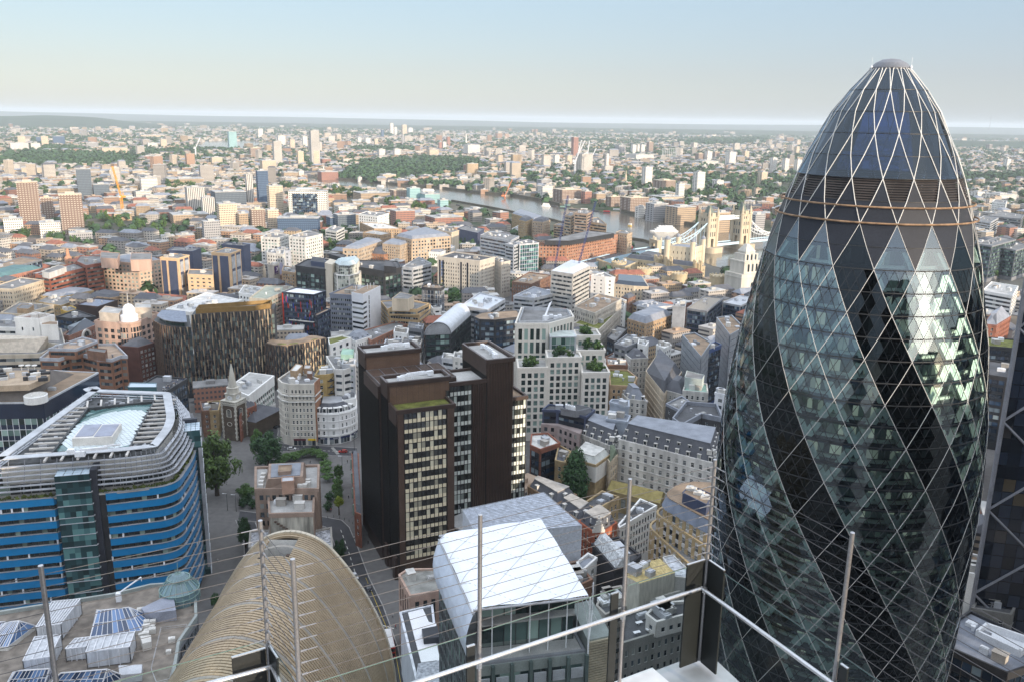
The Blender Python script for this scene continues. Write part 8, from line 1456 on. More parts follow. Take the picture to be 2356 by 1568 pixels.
#  far towers, one line each: view column, left, right, top, base
def wmat(name,col,win=(.05,.055,.065),sx=3.2,sz=3.2,k=.5):
 """plain far wall with rows of windows by height and length"""
 m,n,b=_nodes(name);N=n.nodes;L=n.links;tc=N.new('ShaderNodeTexCoord');sp=N.new('ShaderNodeSeparateXYZ');L.new(tc.outputs['Object'],sp.inputs[0])
 def M(op,a,c):q=N.new('ShaderNodeMath');q.operation=op;(L.new(a,q.inputs[0]) if hasattr(a,'links') else setattr(q.inputs[0],'default_value',a));(L.new(c,q.inputs[1]) if hasattr(c,'links') else setattr(q.inputs[1],'default_value',c));return q.outputs[0]
 f=lambda o,s:M('FRACT',M('MULTIPLY',o,1/s),0.0);xy=M('ADD',sp.outputs[0],sp.outputs[1]);g=N.new('ShaderNodeNewGeometry');sn=N.new('ShaderNodeSeparateXYZ');L.new(g.outputs['Normal'],sn.inputs[0])
 w=M('MULTIPLY',M('MULTIPLY',M('GREATER_THAN',f(sp.outputs[2],sz),1-k),M('GREATER_THAN',f(xy,sx),.45)),M('LESS_THAN',M('ABSOLUTE',sn.outputs[2],0),.5));mx=N.new('ShaderNodeMix');mx.data_type='RGBA';L.new(w,mx.inputs[0])
 a=N.new('ShaderNodeTexNoise');a.inputs['Scale'].default_value=.02;L.new(tc.outputs['Object'],a.inputs['Vector']);v=N.new('ShaderNodeVectorMath');v.operation='SCALE';v.inputs[0].default_value=col;L.new(M('ADD',M('MULTIPLY',M('ADD',a.outputs['Fac'],M('MULTIPLY',g.outputs['Random Per Island'],.8)),.7),.35),v.inputs['Scale']);L.new(v.outputs[0],mx.inputs[6]);mx.inputs[7].default_value=(*win,1);L.new(mx.outputs[2],b.inputs['Base Color']);b.inputs['Roughness'].default_value=.8;return m
FW=dict(w=wmat('far white wall',(.66,.64,.60)),c=wmat('far cream wall',(.58,.48,.36)),b=wmat('far brown wall',(.17,.115,.09),(.46,.42,.37),5,2.9,.36),t=wmat('far tan wall',(.38,.29,.20)),r=wmat('far red wall',(.32,.16,.12)),g=wmat('far grey wall',(.33,.33,.34)),d=wmat('far dark wall',(.07,.09,.12),(.15,.19,.22)),n=wmat('far blue glass',(.04,.07,.13),(.10,.16,.24)),y=wmat('far teal glass',(.26,.42,.44),(.12,.22,.24)),s=wmat('far striped wall',(.62,.60,.56),(.10,.10,.11),4,400,.99),k=wmat('far concrete frame',(.50,.48,.45),(.12,.11,.10),4,3.4,.6))
CN=dict(w='white',c='cream',b='brown',t='tan brick',r='red',g='grey',d='dark glass',n='blue glass',y='teal glass',s='striped',k='concrete framed')
def far(c,x0,x1,yt,yb,m,lab,rot=.5,asp=.8,top=1,r=1,nm='tower_block'):
 p=V(*PZ(r,c,(x0+x1)/2,yb,0)[:2]);dist=p.length;X=Z(r,c,x0,0)[0];w=(x1-x0)/4*p.y/FPX*.98;lo,hi=0,400
 for _ in range(40):
  mid=(lo+hi)/2;q=Vector((p.x,p.y,mid))-CAM;yy=CY-FPX*q.dot(_U)/q.dot(_F);lo,hi=(mid,hi) if yy>Z(r,c,0,yt)[1] else (lo,mid)
 h=lo;a=w/(math.cos(rot)+asp*math.sin(rot));T=thing(nm,lab,nm.replace('_',' '),(*p,0));b=MB();b.rbox(p+V(0,a*.4),a,a*asp,0,h,rot);b.build('wall',FW[m],T);b=MB();b.rbox(p+V(0,a*.4),a*1.02,a*asp*1.02,h,h+1,rot);b.rbox(p+V(0,a*.4),a*.4,a*asp*.5,h+1,h+3.5,rot);b.build('roof',ROOFL if m!='b' else CREAM,T)
 OCC.append((p.x,p.y+a*.4,a*.75));return p,h,a,T
for t in [(0,150,372,762,1200,'b','tall brown estate tower with pale balconies, left of the pair'),(0,365,495,905,1130,'b','shorter brown wing behind the left brown tower'),(0,522,765,875,1240,'b','tall brown estate tower with pale balconies, right of the pair'),(0,5,205,1100,1275,'w','white flats in front of the left brown tower'),(0,328,550,1135,1295,'w','white slab flats between the brown towers'),(0,450,825,815,905,'t','big brick warehouse with arched windows behind the brown towers'),(0,695,845,640,920,'d','dark stepped glass tower, tallest step'),(0,830,1000,780,920,'d','dark stepped glass flats, lower step'),(0,1262,1440,722,845,'w','white gridded block by the left river bend'),(0,1685,1885,812,1045,'s','white fin striped tower, taller of two'),(0,1840,1975,905,1085,'s','white fin striped tower, shorter of two'),(0,1900,2255,850,1030,'d','dark planted glass office behind the cream tower'),(0,1975,2182,960,1215,'c','cream round cornered apartment tower'),(0,1840,2028,1125,1325,'g','blue grey slit windowed flats'),(0,1585,1785,1250,1355,'r','red brick hall with pale green roof'),(0,1460,1605,1255,1360,'w','white gabled block with dark slate roof'),(0,590,838,1230,1330,'g','grey flats with a red strip beside the railway'),(0,2285,2440,1015,1225,'b','brown brick tower beside the wide glass office'),(0,2180,2290,1050,1220,'t','tan fluted block right of the cream tower'),(0,2262,2340,690,1010,'s','white finned tower leaning on the dark glass tower'),(1,0,120,655,1000,'n','tall dark blue glass tower with sloping top'),(1,92,250,795,1060,'c','cream framed apartment tower beside the dark blue tower'),(1,80,210,1015,1180,'c','lower cream framed block before the dark blue tower'),(1,700,925,985,1060,'w','low white block with glass gable atrium'),(1,695,915,1060,1205,'d','brown topped dark glass block right of the wide glass office'),(1,630,835,1085,1195,'n','low blue glass podium with white frames'),(1,1220,1460,1025,1165,'r','red brown brick flats with stair tower'),(1,1540,1900,1085,1175,'r','long red brick flats with white top deck'),(1,865,1225,860,935,'t','brown gabled wharf flats by the park dock'),(1,1210,1420,835,920,'b','brown wharf flats beside the teal apartments'),(1,1380,1510,815,940,'y','teal and white stepped apartments, left block'),(1,1500,1690,870,950,'y','teal stepped apartments, middle block'),(1,1665,1770,925,1030,'y','bright turquoise end block of the river apartments'),(1,1900,2120,1010,1060,'r','red brick estate block with hipped roof near the docks'),(1,150,240,385,605,'k','tall weathered concrete tower, left far bank'),(1,488,590,285,605,'s','tallest far tower, grey and vertically ribbed'),(1,373,440,475,615,'c','white and red balconied tower left of the tallest far tower'),(1,518,582,470,605,'c','white and red balconied tower at the foot of the tallest far tower'),(1,187,270,330,435,'w','plain white far slab'),(1,305,358,365,455,'c','small cream far tower'),(1,422,474,335,442,'w','slim white far tower'),(1,10,64,268,360,'w','pale far tower near the left river bend'),(1,930,970,348,405,'w','small white far tower beyond the park'),(1,995,1052,352,415,'w','broad white far tower beyond the park'),(1,1083,1123,360,425,'c','pinkish far tower beyond the park'),(1,1115,1188,455,535,'w','white flats tower at the left of the park'),(1,1257,1328,452,530,'w','white flats tower in the middle of the park edge'),(1,1565,1680,458,528,'c','cream flats pair at the right of the park edge'),(1,1340,1366,325,415,'g','slim grey far tower'),(1,1148,1178,275,350,'n','slim blue far tower'),(1,1228,1266,215,325,'w','tallest white tower of the far cluster'),(1,1266,1298,252,330,'w','white tower beside the tallest of the far cluster'),(1,1335,1388,230,325,'c','cream tower of the far cluster'),(1,1390,1442,258,310,'w','broad pale slab of the far cluster'),(1,1750,1787,340,430,'r','pink red far tower'),(1,1676,1712,390,462,'r','pink tower beside a white one'),(1,1710,1752,388,462,'w','white tower beside a pink one'),(1,1905,2060,415,505,'w','white industrial hall beneath a tall chimney'),(1,1905,2018,598,675,'r','red and cream block within the park edge'),(1,2145,2212,590,645,'t','orange tan block right of the park'),(1,2030,2340,670,718,'t','long tan flats with galleries right of the park'),(1,1845,1950,705,750,'w','small white flats below the park'),(1,1395,1490,725,785,'t','tan riverside block by the timber pier'),(1,1260,1400,735,770,'c','cream terrace by the timber pier'),(1,215,385,670,735,'t','orange tan wharf flats on the left far bank'),(1,383,440,655,730,'w','white stack flats on the far bank'),(1,550,750,665,735,'r','red gabled riverside flats on the far bank'),(1,930,975,715,755,'w','white boathouse on the far bank'),(1,1125,1285,690,750,'c','pale hipped riverside house by the park'),(1,20,180,560,650,'c','cream wharf terraces on the left far bank'),(1,585,688,545,600,'r','salmon office right of the tallest far tower'),(0,2090,2178,292,442,'y','slim teal tower beside the far river bend'),(0,60,245,400,465,'w','white striped flats at the far left'),(0,158,232,335,440,'c','cream estate tower at the far left'),(0,372,443,335,435,'c','cream tower before the blue glass blocks'),(0,325,375,342,400,'n','dark blue glass block, left of two at far left'),(0,465,588,335,412,'n','dark blue glass block, right of two at far left'),(0,270,365,400,470,'w','low white flats at the far left'),(0,770,895,395,455,'g','grey pink block above the left river reach'),(0,880,1150,440,490,'c','long pale flats above the left river reach'),(0,1237,1500,325,358,'c','long cream palace with twin domed turrets'),(0,1340,1445,398,445,'w','pale flats near the far river bend'),(0,1470,1533,365,440,'c','white balconied flats near the far river bend'),(0,1100,1160,400,440,'b','brown stepped flats at far left'),(0,1270,1425,520,560,'r','pink banded flats at left'),(0,1925,2040,530,600,'c','cream flats with a bright gable at left'),(0,2280,2400,445,545,'b','brown slab at left'),(0,2180,2310,505,550,'t','tan slab at left'),(0,150,390,625,695,'c','glassy riverside flats at left'),(0,960,1170,650,700,'c','cream wharf flats, first of two'),(0,1185,1345,655,700,'c','cream wharf flats, second of two'),(0,1385,1490,660,705,'t','brown twin gabled wharf, first'),(0,1520,1625,660,705,'t','brown twin gabled wharf, second'),(0,1465,1850,730,790,'t','long gabled tan wharf row at left'),(0,0,170,895,970,'w','long white flats at the left edge'),(0,1500,1900,1060,1145,'t','octagonal tan warehouse with slate roof before the fin towers'),(2,543,608,345,525,'r','tall terracotta far tower'),(2,590,740,500,682,'k','unfinished concrete tower under white cranes'),(2,855,890,500,630,'w','slim bare concrete core'),(2,820,930,612,675,'k','concrete frame at the foot of the slim core'),(2,375,436,512,602,'w','white far tower, left of two before the concrete site'),(2,490,552,512,602,'c','cream far tower, right of two before the concrete site'),(2,1193,1290,620,798,'w','white balconied tower beyond the river, left'),(2,1662,1772,668,878,'w','white balconied tower beyond the river, right'),(2,1506,1585,770,920,'w','plain white tower nearest the bridge'),(2,1093,1143,415,498,'w','first white slab of a far row of three'),(2,1143,1172,415,498,'w','second white slab of a far row of three'),(2,1172,1222,415,498,'w','third white slab of a far row of three'),(2,1237,1300,390,492,'b','brown far tower right of the white slabs'),(2,950,1048,420,490,'g','grey far blocks left of the white slabs'),(2,1688,1770,495,570,'b','brown far block left of the white pair'),(2,1770,1842,475,572,'w','white far slab pair'),(2,1842,1912,482,545,'b','brown far block right of the white pair'),(2,1965,2060,482,610,'w','white far tower with dark strip'),(2,2118,2182,472,550,'c','cream far tower near the glass tower'),(2,2265,2352,665,768,'c','cream stepped tower near the glass tower'),(2,1660,1930,565,605,'w','long white far flats'),(2,1060,1310,505,560,'w','wide pale shed roofs in the far suburbs'),(2,235,380,800,900,'w','white and blue riverside flats on the south bank'),(2,225,370,740,800,'g','grey flats behind the white riverside flats'),(2,375,640,830,945,'b','row of brown wharf flats on the south bank'),(2,636,735,845,955,'r','bright orange red wharf flats on the south bank'),(2,735,862,865,950,'t','yellow wharf flats on the south bank'),(2,865,1000,895,985,'b','dark brick warehouses by the red arch'),(2,1000,1262,905,1045,'b','large brown wharf with glass top floor'),(2,1134,1242,990,1085,'w','white cube museum on the south bank'),(2,1232,1440,960,1120,'g','long white and grey wharf with balconies'),(2,1420,1700,990,1150,'t','tan brick wharf beside the bridge'),(2,1840,2010,1040,1220,'t','tan wharf seen between the bridge towers'),(2,2180,2330,1060,1210,'g','grey flats with small white dome right of the bridge'),(2,1265,1600,895,950,'c','cream flats behind the long wharf'),(2,1305,1510,745,840,'b','dark gridded flats between the white towers'),(2,1640,1900,960,1010,'t','low tan blocks behind the bridge'),(2,1850,1950,745,820,'w','white striped block right of the white towers'),(3,15,80,535,660,'w','white slab tower at the glass tower shoulder, first of three'),(3,128,192,545,668,'w','white slab tower at the glass tower shoulder, second of three'),(3,240,308,552,672,'w','white slab tower at the glass tower shoulder, third of three'),(3,243,288,430,508,'c','cream far tower left of the glass dome'),(3,2170,2232,545,640,'w','white far tower right of the glass tower'),(3,1870,2000,850,920,'w','white blocks right of the glass tower'),(3,2000,2330,875,930,'w','long white roofed hall right of the glass tower')]:far(*t)
def extras():
 p,h,a,T=far(1,275,645,850,1095,'w','white office with a huge dark blue glass front',rot=.12,asp=.45,nm='glass_fronted_office');b=MB();u=V(math.cos(.12),math.sin(.12));n=V(u.y,-u.x);c=p+V(0,a*.4)+n*a*.225;L=c-u*a*.40;R=c+u*a*.25;g=GLASSB
 for i in range(12):
  for j in range(14):q=L.lerp(R,i/12)+n*.4;s=L.lerp(R,(i+.94)/12)+n*.4;z=h*(.08+.84*j/14);b.face([(*q,z),(*s,z),(*s,z+h*.057),(*q,z+h*.057)])
 b.build('glass_front',g,T);b=MB();b.rbox(p+V(-a*.1,a*.45),a*.5,a*.3,h,h+5,.12,0,.8);b.build('glass_attic',mat('lantern glass',(.42,.50,.52)),T);far(1,165,560,1100,1235,'n','low dark blue glass wing before the glass fronted office',rot=.12,asp=.4)
 for c,x,yt,yb,w,lab,m in ((1,1934,315,420,3,'tall slender chimney above the white industrial hall',OFFW),(1,314,540,620,2,'brown brick chimney on the far bank',BROWN),(3,2030,150,315,3,'distant lattice broadcasting mast on the right skyline',GREYC),(0,640,1370,1565,4.2,'orange and white banded clock turret with slate spire',mat('banded orange brick',(.45,.24,.15))),(2,1045,650,770,3,'white stone church steeple beyond the river',CREAM),(1,622,610,645,1.6,'small white church spire on the far bank',WHITE)):
  p=V(*PZ(1,c,x,yb,0)[:2]);lo,hi=0,500
  for _ in range(40):mid=(lo+hi)/2;q=Vector((*p,mid))-CAM;lo,hi=(mid,hi) if CY-FPX*q.dot(_U)/q.dot(_F)>Z(1,c,0,yt)[1] else (lo,mid)
  T=thing('spire' if m in (CREAM,WHITE) or w==4.2 else 'chimney' if 'chimney' in lab else 'mast',lab,'landmark',(*p,0));b=MB();b.lathe(p,[(w,0),(w*.9,lo*.6),(w*.5,lo*.68),(w*.3,lo)],8) if w!=3 or 'steeple' in lab else b.lathe(p,[(w*2,0),(w,lo)],8);b.build('shaft',m,T)
 p=V(*PZ(1,2,1445,548,0)[:2]);T=thing('gasholder','round lattice gasholder frame in the far suburbs','gasholder',(*p,0));b=MB();R=32
 for k in range(22):
  a,c=2*math.pi*k/22,2*math.pi*(k+1)/22;f=lambda t,z:(p.x+R*math.cos(t),p.y+R*math.sin(t),z);b.tube(f(a,0),f(a,48),.6,4)
  for z in (16,32,48):b.tube(f(a,z),f(c,z),.5,4)
 b.build('frame',LGREY,T)
extras()
#  infill streets, trees
r_=random.Random(21)
RIVE=[]
def inpoly(p,q):
 s=False
 for a,b in zip(q,q[1:]+q[:1]):
  if (a.y>p.y)!=(b.y>p.y) and p.x<(b.x-a.x)*(p.y-a.y)/(b.y-a.y)+a.x:s=not s
 return s
RIV=[V(*P(x,y,.3)[:2]) for x,y in far_pts+near];RIV2=[V(*P(x,y,.3)[:2]) for x,y in [(432,345),(520,345),(600,338),(640,330),(560,324),(470,326),(455,333)]]
for a,c in zip(RIV,RIV[1:]):RIVE.extend(a.lerp(c,k/12) for k in range(12))
PARK=[PW(1,c,q,0) for c,q in ((1,[(760,720),(1000,570),(1500,530),(2050,550),(2130,640),(1700,700),(1250,745),(850,770)]),(1,[(830,440),(1450,440),(1460,475),(900,480)]),(0,[(0,500),(300,480),(900,500),(1320,530),(1280,600),(700,610),(0,600)]),(0,[(370,435),(760,440),(760,465),(380,465)]),(0,[(1300,470),(2100,450),(2100,470),(1300,500)]),(2,[(1500,380),(2356,340),(2356,400),(1560,420)]),(3,[(1800,680),(2356,700),(2356,745),(1820,740)]),(1,[(1470,760),(2010,800),(2010,825),(1480,785)]))]
NPARK=[PW(r,c,q,0) for r,c,q in ((1,0,[(745,1090),(1000,1110),(1450,1150),(1760,1190),(1560,1290),(1100,1310),(760,1270)]),(1,1,[(615,1330),(760,1310),(910,1310),(900,1360),(640,1450)]),(1,1,[(1840,1330),(2030,1300),(2090,1410),(1840,1420)]),(1,1,[(200,790),(470,800),(480,830),(220,830)]),(1,1,[(600,840),(850,860),(1150,830),(1150,860),(860,930),(640,900)]),(1,2,[(250,1530),(500,1500),(520,1560),(80,1600)]),(2,2,[(1390,450),(1640,470),(1900,430),(1880,470),(1500,520)]),(1,2,[(1330,1400),(1480,1400),(1500,1440),(1340,1440)]),(1,2,[(1690,1500),(1820,1480),(1820,1570),(1700,1580)]),(2,2,[(2030,210),(2220,210),(2220,240),(2040,240)]),(1,0,[(190,1260),(290,1260),(290,1290),(190,1290)]),(1,0,[(420,1310),(590,1300),(590,1330),(420,1330)]),(1,0,[(670,1330),(900,1330),(900,1360),(680,1360)]),(2,0,[(1230,520),(1560,530),(1540,570),(1240,560)]),(1,1,[(1160,960),(1310,950),(1310,1000),(1170,990)]),(1,1,[(1310,1000),(1550,1010),(1560,1040),(1320,1030)]),(2,1,[(1745,520),(1920,500),(1910,550),(1750,560)]),(1,2,[(560,730),(760,740),(780,790),(540,800)]),(1,2,[(1000,790),(1180,790),(1180,830),(1020,820)]),(1,2,[(1290,860),(1500,850),(1500,880),(1300,890)]),(1,2,[(1590,880),(1840,870),(1850,900),(1600,900)]),(1,0,[(0,800),(150,810),(150,890),(0,890)]),(1,0,[(370,850),(450,850),(450,890),(370,890)]),(1,0,[(1540,790),(1810,800),(1800,845),(1560,840)]))]
GR={}
def occ_ok(p,m):
 for dx in (-1,0,1):
  for dy in (-1,0,1):
   for x,y,r in GR.get((int(p.x//40)+dx,int(p.y//40)+dy),()):
    if (p.x-x)**2+(p.y-y)**2<(r+m)**2:return False
 return True
def put(x,y,r):GR.setdefault((int(x//40),int(y//40)),[]).append((x,y,r))
for o in OCC:put(*o)
for a,c in ((V(79,980),V(184,1117)),(V(184,1117),V(372,1226))):
 for k in range(20):t=a.lerp(c,k/19);put(t.x,t.y,14)
NB=[V(*P(x,y,.3)[:2]) for x,y in near]
for a,c in zip(NB,NB[1:]):
 for k in range(12):t=a.lerp(c,k/12);put(t.x,t.y,48)
for k in range(60):t=V(*PZ(1,0,-20,1285)[:2]).lerp(V(*PZ(1,0,960,1390)[:2]),k/59);put(t.x,t.y,14)
ntree=0
GRPT='trees of the parks and squares'
for i,q in enumerate(NPARK):
 x0,x1,y0,y1=min(p.x for p in q),max(p.x for p in q),min(p.y for p in q),max(p.y for p in q);n=min(24,max(3,int(abs(area(q))/190)))
 for _ in range(n*3):
  p=V(r_.uniform(x0,x1),r_.uniform(y0,y1))
  if n and inpoly(p,q) and occ_ok(p,-3):n-=1;ntree+=1;h=r_.uniform(11,19);tree(p,h,h*.42,'leafy green park tree, one of many close together in clumps',GRPT,r_.choice([LF,LF,LFD,LFB]),n=700,s=.13,trunk=.12,seed=r_.randrange(3),nc=24)
def tpx(r,c,x,yb,yt,w,lab,m=LF,sh='round',n=4600,s=.07,grp=None,tk=.1):
 p=V(*PZ(r,c,x,yb,0)[:2]);lo,hi=2,60
 for _ in range(30):mid=(lo+hi)/2;q=Vector((*p,mid))-CAM;lo,hi=(mid,hi) if CY-FPX*q.dot(_U)/q.dot(_F)>Z(r,c,0,yt)[1] else (lo,mid)
 tree(p,lo,w/8*(Vector((*p,0))-CAM).length/FPX,lab,grp,m,sh,n,s,trunk=tk,nc=44)
tpx(3,0,2000,1010,430,400,'broad plane tree beside the blue banded block',LFB);tpx(3,1,110,760,400,280,'large dark plane tree left of the junction',LFD);tpx(3,1,30,690,395,150,'plane tree behind the large dark one at the junction');tpx(3,1,375,505,335,115,'small street tree before the cream corner block',LFD)
for i,(x,yb,yt,w) in enumerate([(765,870,715,90),(755,940,830,100),(750,1020,890,105),(755,1080,960,90)]):tpx(3,1,x,yb,yt,w,'green tree in the row along the paved street',LF,grp='row of street trees')
tpx(3,1,765,1190,1010,88,'small yellow green tree at the near end of the street row',LFY,tk=.4);tpx(4,1,775,440,240,120,'street tree beside the ribbed bronze roof',LFD);tpx(3,0,2265,1500,1200,140,'street tree left of the stepped concrete block',LFD);tpx(3,0,2270,1050,900,170,'leafy bush tree beside the churchyard wall',LF);tpx(4,0,1980,880,740,80,'small tree in the narrow street by the turret',LFD);tpx(2,0,885,375,235,105,'bright yellow green tree in the red brick courtyard',LFY);tpx(2,0,1160,530,445,150,'dark copper beech beside the black hall',mat('copper leaves',(.035,.022,.025)))
for x,y in ((360,690),(430,660),(500,650),(570,660),(620,690),(640,760),(650,820),(310,690),(660,880),(250,720),(200,760)):tpx(3,1,x,y,y-75,130,'low clipped green tree ringing the paved square',LF,n=1500,s=.1,grp='trees ringing the square',tk=.25)
for x,y in ((660,1150),(680,1060),(2240,1120),(2290,1090),(2330,1130)):tpx(3,1 if x<2000 else 0,x,y,y-90,90,'low hedge shrub along the street planting',LFD,n=1200,s=.12,grp='street planting',tk=.02)
HM=[wmat('house wall %d'%i,c,(.06,.06,.07),3.0,3.1,.45) for i,c in enumerate([(.33,.21,.14),(.38,.29,.19),(.42,.36,.29),(.26,.13,.09),(.46,.43,.39),(.30,.28,.26)])]
RM=[SLATE,TILE,LEAD,ROOFL,ROOFG,mat('tan roof',(.36,.27,.2)),mat('pale roof',(.42,.40,.38))]
CWn=['brown brick','yellow brick','cream','dark red brick','off white','grey'];CRn=['slate','clay tiled','lead','pale flat','grey flat','buff','whitish']
def house(bw,br,p,w,d,h,rot,flat):
 bw.rbox(p,w,d,0,h,rot)
 if flat:br.rbox(p,w*1.02,d*1.02,h,h+.7,rot);br.rbox(p,w*.25,d*.3,h+.7,h+2.6,rot)
 else:
  ca,sa=math.cos(rot),math.sin(rot);q=lambda u,v,z:(p.x+u*ca-v*sa,p.y+u*sa+v*ca,z);a,b=w/2+.3,d/2+.3;rh=min(4,d*.35);A=[q(-a,-b,h),q(a,-b,h),q(a,b,h),q(-a,b,h),q(-a+b*.5,0,h+rh),q(a-b*.5,0,h+rh)];k=len(br.v);br.v.extend(A)
  for f in ((0,1,5,4),(2,3,4,5),(0,4,3),(1,2,5)):br.f.append(tuple(k+i for i in f));br.m.append(0)
def infrus(p,m=1.12):return abs(p.x)<p.y*.6*m+20
cand=[]
y=240.0
while y<1750:
 st=24+max(0,y-700)*.012;x=-y*.68
 while x<y*.68:
  p=V(x+r_.uniform(-.3,.3)*st,y+r_.uniform(-.3,.3)*st);x+=st
  if p.y<420 and p.x<-20:continue
  if p.y>750 and r_.random()<.28:continue
  w,d=r_.uniform(.55,.95)*st,r_.uniform(.4,.6)*st
  if not occ_ok(p,w*.33) or inpoly(p,RIV) or any(inpoly(p,q) for q in NPARK) or any(inpoly(p,q) for q in PARK):continue
  (cand.append((p,w,d)) if p.y<850 or min((a-p).length for a in RIVE)>85 else 0)
 y+=st
cand.sort(key=lambda t:t[0].length);stw=[MB() for _ in HM];strf=[MB() for _ in RM];seen={}
for i,(p,w,d) in enumerate(cand):
 put(p.x,p.y,w*.4);a,b=r_.choice([0,1,2,2,3,4,4,5]),r_.choice([0,0,1,2,3,3,4,5,6]);h=r_.uniform(12,22) if p.y<800 else r_.uniform(8,17);rot=.42+.5*math.sin(p.x*.004)+.4*math.sin(p.y*.005);fl=b>2
 if i<260:
  L=min(LAND,key=lambda l:(l[1]-p).length);dx=p.x-L[1].x;dy=p.y-L[1].y;di=('right of' if dx>0 else 'left of') if abs(dx)>abs(dy) else ('beyond' if dy>0 else 'in front of');sz='small' if w*d<180 else 'larger';lb='%s %s block, %s roof, %s %s'%(sz,CWn[a],CRn[b],di,L[0].replace(' tower with the white core',' tower').replace(' gridded',''))
  T=thing('city_block',lb,'building',(*p,0),'low city blocks between the landmarks');bw,br=MB(),MB();house(bw,br,p,w,d,h,rot,fl);bw.build('wall',HM[a],T);br.build('roof',RM[b],T)
 else:house(stw[a],strf[b],p,w,d,h,rot,fl)
tr=MB()
def blob(p,z,R,k):
 for _ in range(k):
  d=Vector((r_.gauss(0,1),r_.gauss(0,1),abs(r_.gauss(0,.8))+.1)).normalized();c=Vector((*p,z))+Vector((d.x*R,d.y*R,d.z*R*1.1))*r_.uniform(.6,1);u=(d+Vector((0,0,.5))).normalized().orthogonal().normalized();w=d.cross(u);s=R*r_.uniform(.35,.6);tr.face([c-u*s,c-w*s*.8,c+u*s,c+w*s])
y=700.0
while y<12500:
 st=24+y*.0062;x=-y*.66
 while x<y*.66:
  p=V(x+r_.uniform(-.45,.45)*st,y+r_.uniform(-.45,.45)*st);x+=st;f=math.sin(p.x*.0021+1.3*math.sin(p.y*.0013))+math.sin(p.y*.0027+2*math.sin(p.x*.0009));pk=any(inpoly(p,q) for q in PARK)
  if inpoly(p,RIV) or inpoly(p,RIV2) or not occ_ok(p,2):continue
  if pk or r_.random()<.47+.19*f:
   R=r_.uniform(5,8)*(1+y*.00016)
   for _ in range(3 if pk else 1):blob(p+V(r_.uniform(-.4,.4),r_.uniform(-.4,.4))*st,5,R,22 if y<3000 else 12)
  elif y>1750:
   a,b=r_.choice([0,1,2,2,4,4,4,5]),r_.choice([0,2,3,3,5,6,6]);big=r_.random()<.03;house(stw[a],strf[b],p,r_.uniform(.45,.9)*st,r_.uniform(.25,.45)*st,r_.uniform(20,48) if big else r_.uniform(7,13),r_.uniform(0,1.6),b>2)
 y+=st
for b,m in zip(stw,HM):tag(b.build('distant_houses',m),kind='stuff')
for b,m in zip(strf,RM):tag(b.build('distant_roofs',m),kind='stuff')
tag(tr.build('distant_trees',leafmat('distant leaves',(.042,.085,.032),.4)),kind='stuff')
#  the terrace's own tower, plus five added out of frame to shade near blocks
for x,y,w,d,h,lb in ((6,-42,44,40,215,'tall office tower carrying the terrace'),(95,5,64,62,172,'tall shading tower added out of frame, nearest the terrace'),(170,30,56,56,138,'shorter shading tower added out of frame between two taller ones'),(235,150,60,70,140,'shading tower added out of frame behind the curved glass tower'),(330,250,70,70,128,'shading tower added out of frame at far right'),(435,370,80,80,95,'lowest shading tower added out of frame at far right')):
 B=Bld('office_tower',lb,'skyscraper',V(x,y));c=V(x,y);q=[c+V(-w/2,-d/2),c+V(w/2,-d/2),c+V(w/2,d/2),c+V(-w/2,d/2)];B.mass(q,158 if y<-20 else h,m_(S_dark,bw=4),thr=.2,roof=False)
 if y<-20:B.W(DARK).prism([c+V(-22,-20),c+V(22,-20),c+V(22,8),c+V(-22,8)],158,h)
 B.done()
 #  streets, traffic, walkers
asph=mat('asphalt',(.055,.055,.06),var=.25,scale=.2);kerb=mat('granite kerb',(.32,.31,.30));line=mat('road paint',(.62,.61,.56),var=.25)
yell=mat('yellow road line',(.5,.36,.05))
def road(L,R,z,nm='road'):
 b=MB();b.face([(*p,z) for p in L+R[::-1]]);tag(b.build(nm,asph),kind='structure')
 for e in (L,R):
  k=MB()
  for a,c in zip(e,e[1:]):k.wall(a,c,-.18,.18,0,.13)
  tag(k.build('kerb',kerb),kind='structure')
vv=lambda s:[V(*p) for p in s]
road(vv([(-39,222),(-45,248),(-53.5,273),(-61.5,292),(-68.5,312),(-74,327),(-77.5,333),(-84,335.5),(-102,336),(-116,338)]),vv([(-29,222),(-35.8,248.6),(-44.3,273),(-52.5,292.4),(-60.6,315),(-67.5,333),(-72,339.5),(-80.7,342.5),(-102,343.5),(-118,347)]),.02)
road(vv([(-95,222),(-97,270),(-101,298),(-108,320),(-117,338)]),vv([(-87,222),(-89.5,270),(-93,298),(-100,318),(-108,336)]),.026)
pz3=lambda c,q:[V(*PZ(3,c,x,y,0)[:2]) for x,y in q]
road(pz3(1,[(930,575),(600,555),(270,540),(190,520),(205,420),(195,330),(215,250)]),pz3(1,[(930,650),(690,645),(480,590),(270,605),(20,640),(0,430),(110,400)]),.032)
b=MB();b.face([(*V(*PZ(2,0,x,y,0)[:2]),.03) for x,y in [(1735,1400),(2050,1290),(2060,1370),(1830,1420)]]);tag(b.build('bus_stand',asph),kind='structure')
mk=MB()
def dash(a,c,n,w=.14,f=.5):
 for i in range(n):p,q=a.lerp(c,i/n),a.lerp(c,(i+f)/n);d=(q-p).normalized();s=V(-d.y,d.x)*w;mk.face([(*(p-s),.045),(*(q-s),.045),(*(q+s),.045),(*(p+s),.045)])
for a,c,n in (((-34,222),(-40.4,248),6),((-40.4,248),(-49,273),6),((-49,273),(-57,292),5),((-57,292),(-64.5,314),5),((-64.5,314),(-71.5,333),4),((-93.2,270),(-97,298),6),((-97,298),(-104,319),5)):dash(V(*a),V(*c),n)
q=pz3(1,[(920,612),(640,600),(300,575),(100,520)])
for a,c in zip(q,q[1:]):dash(a,c,7,.16)
for k in range(7):p,s=pz3(1,[(690+8*k,575+9*k),(720+8*k,573+9*k)]);dash(p,s,1,.3,1)
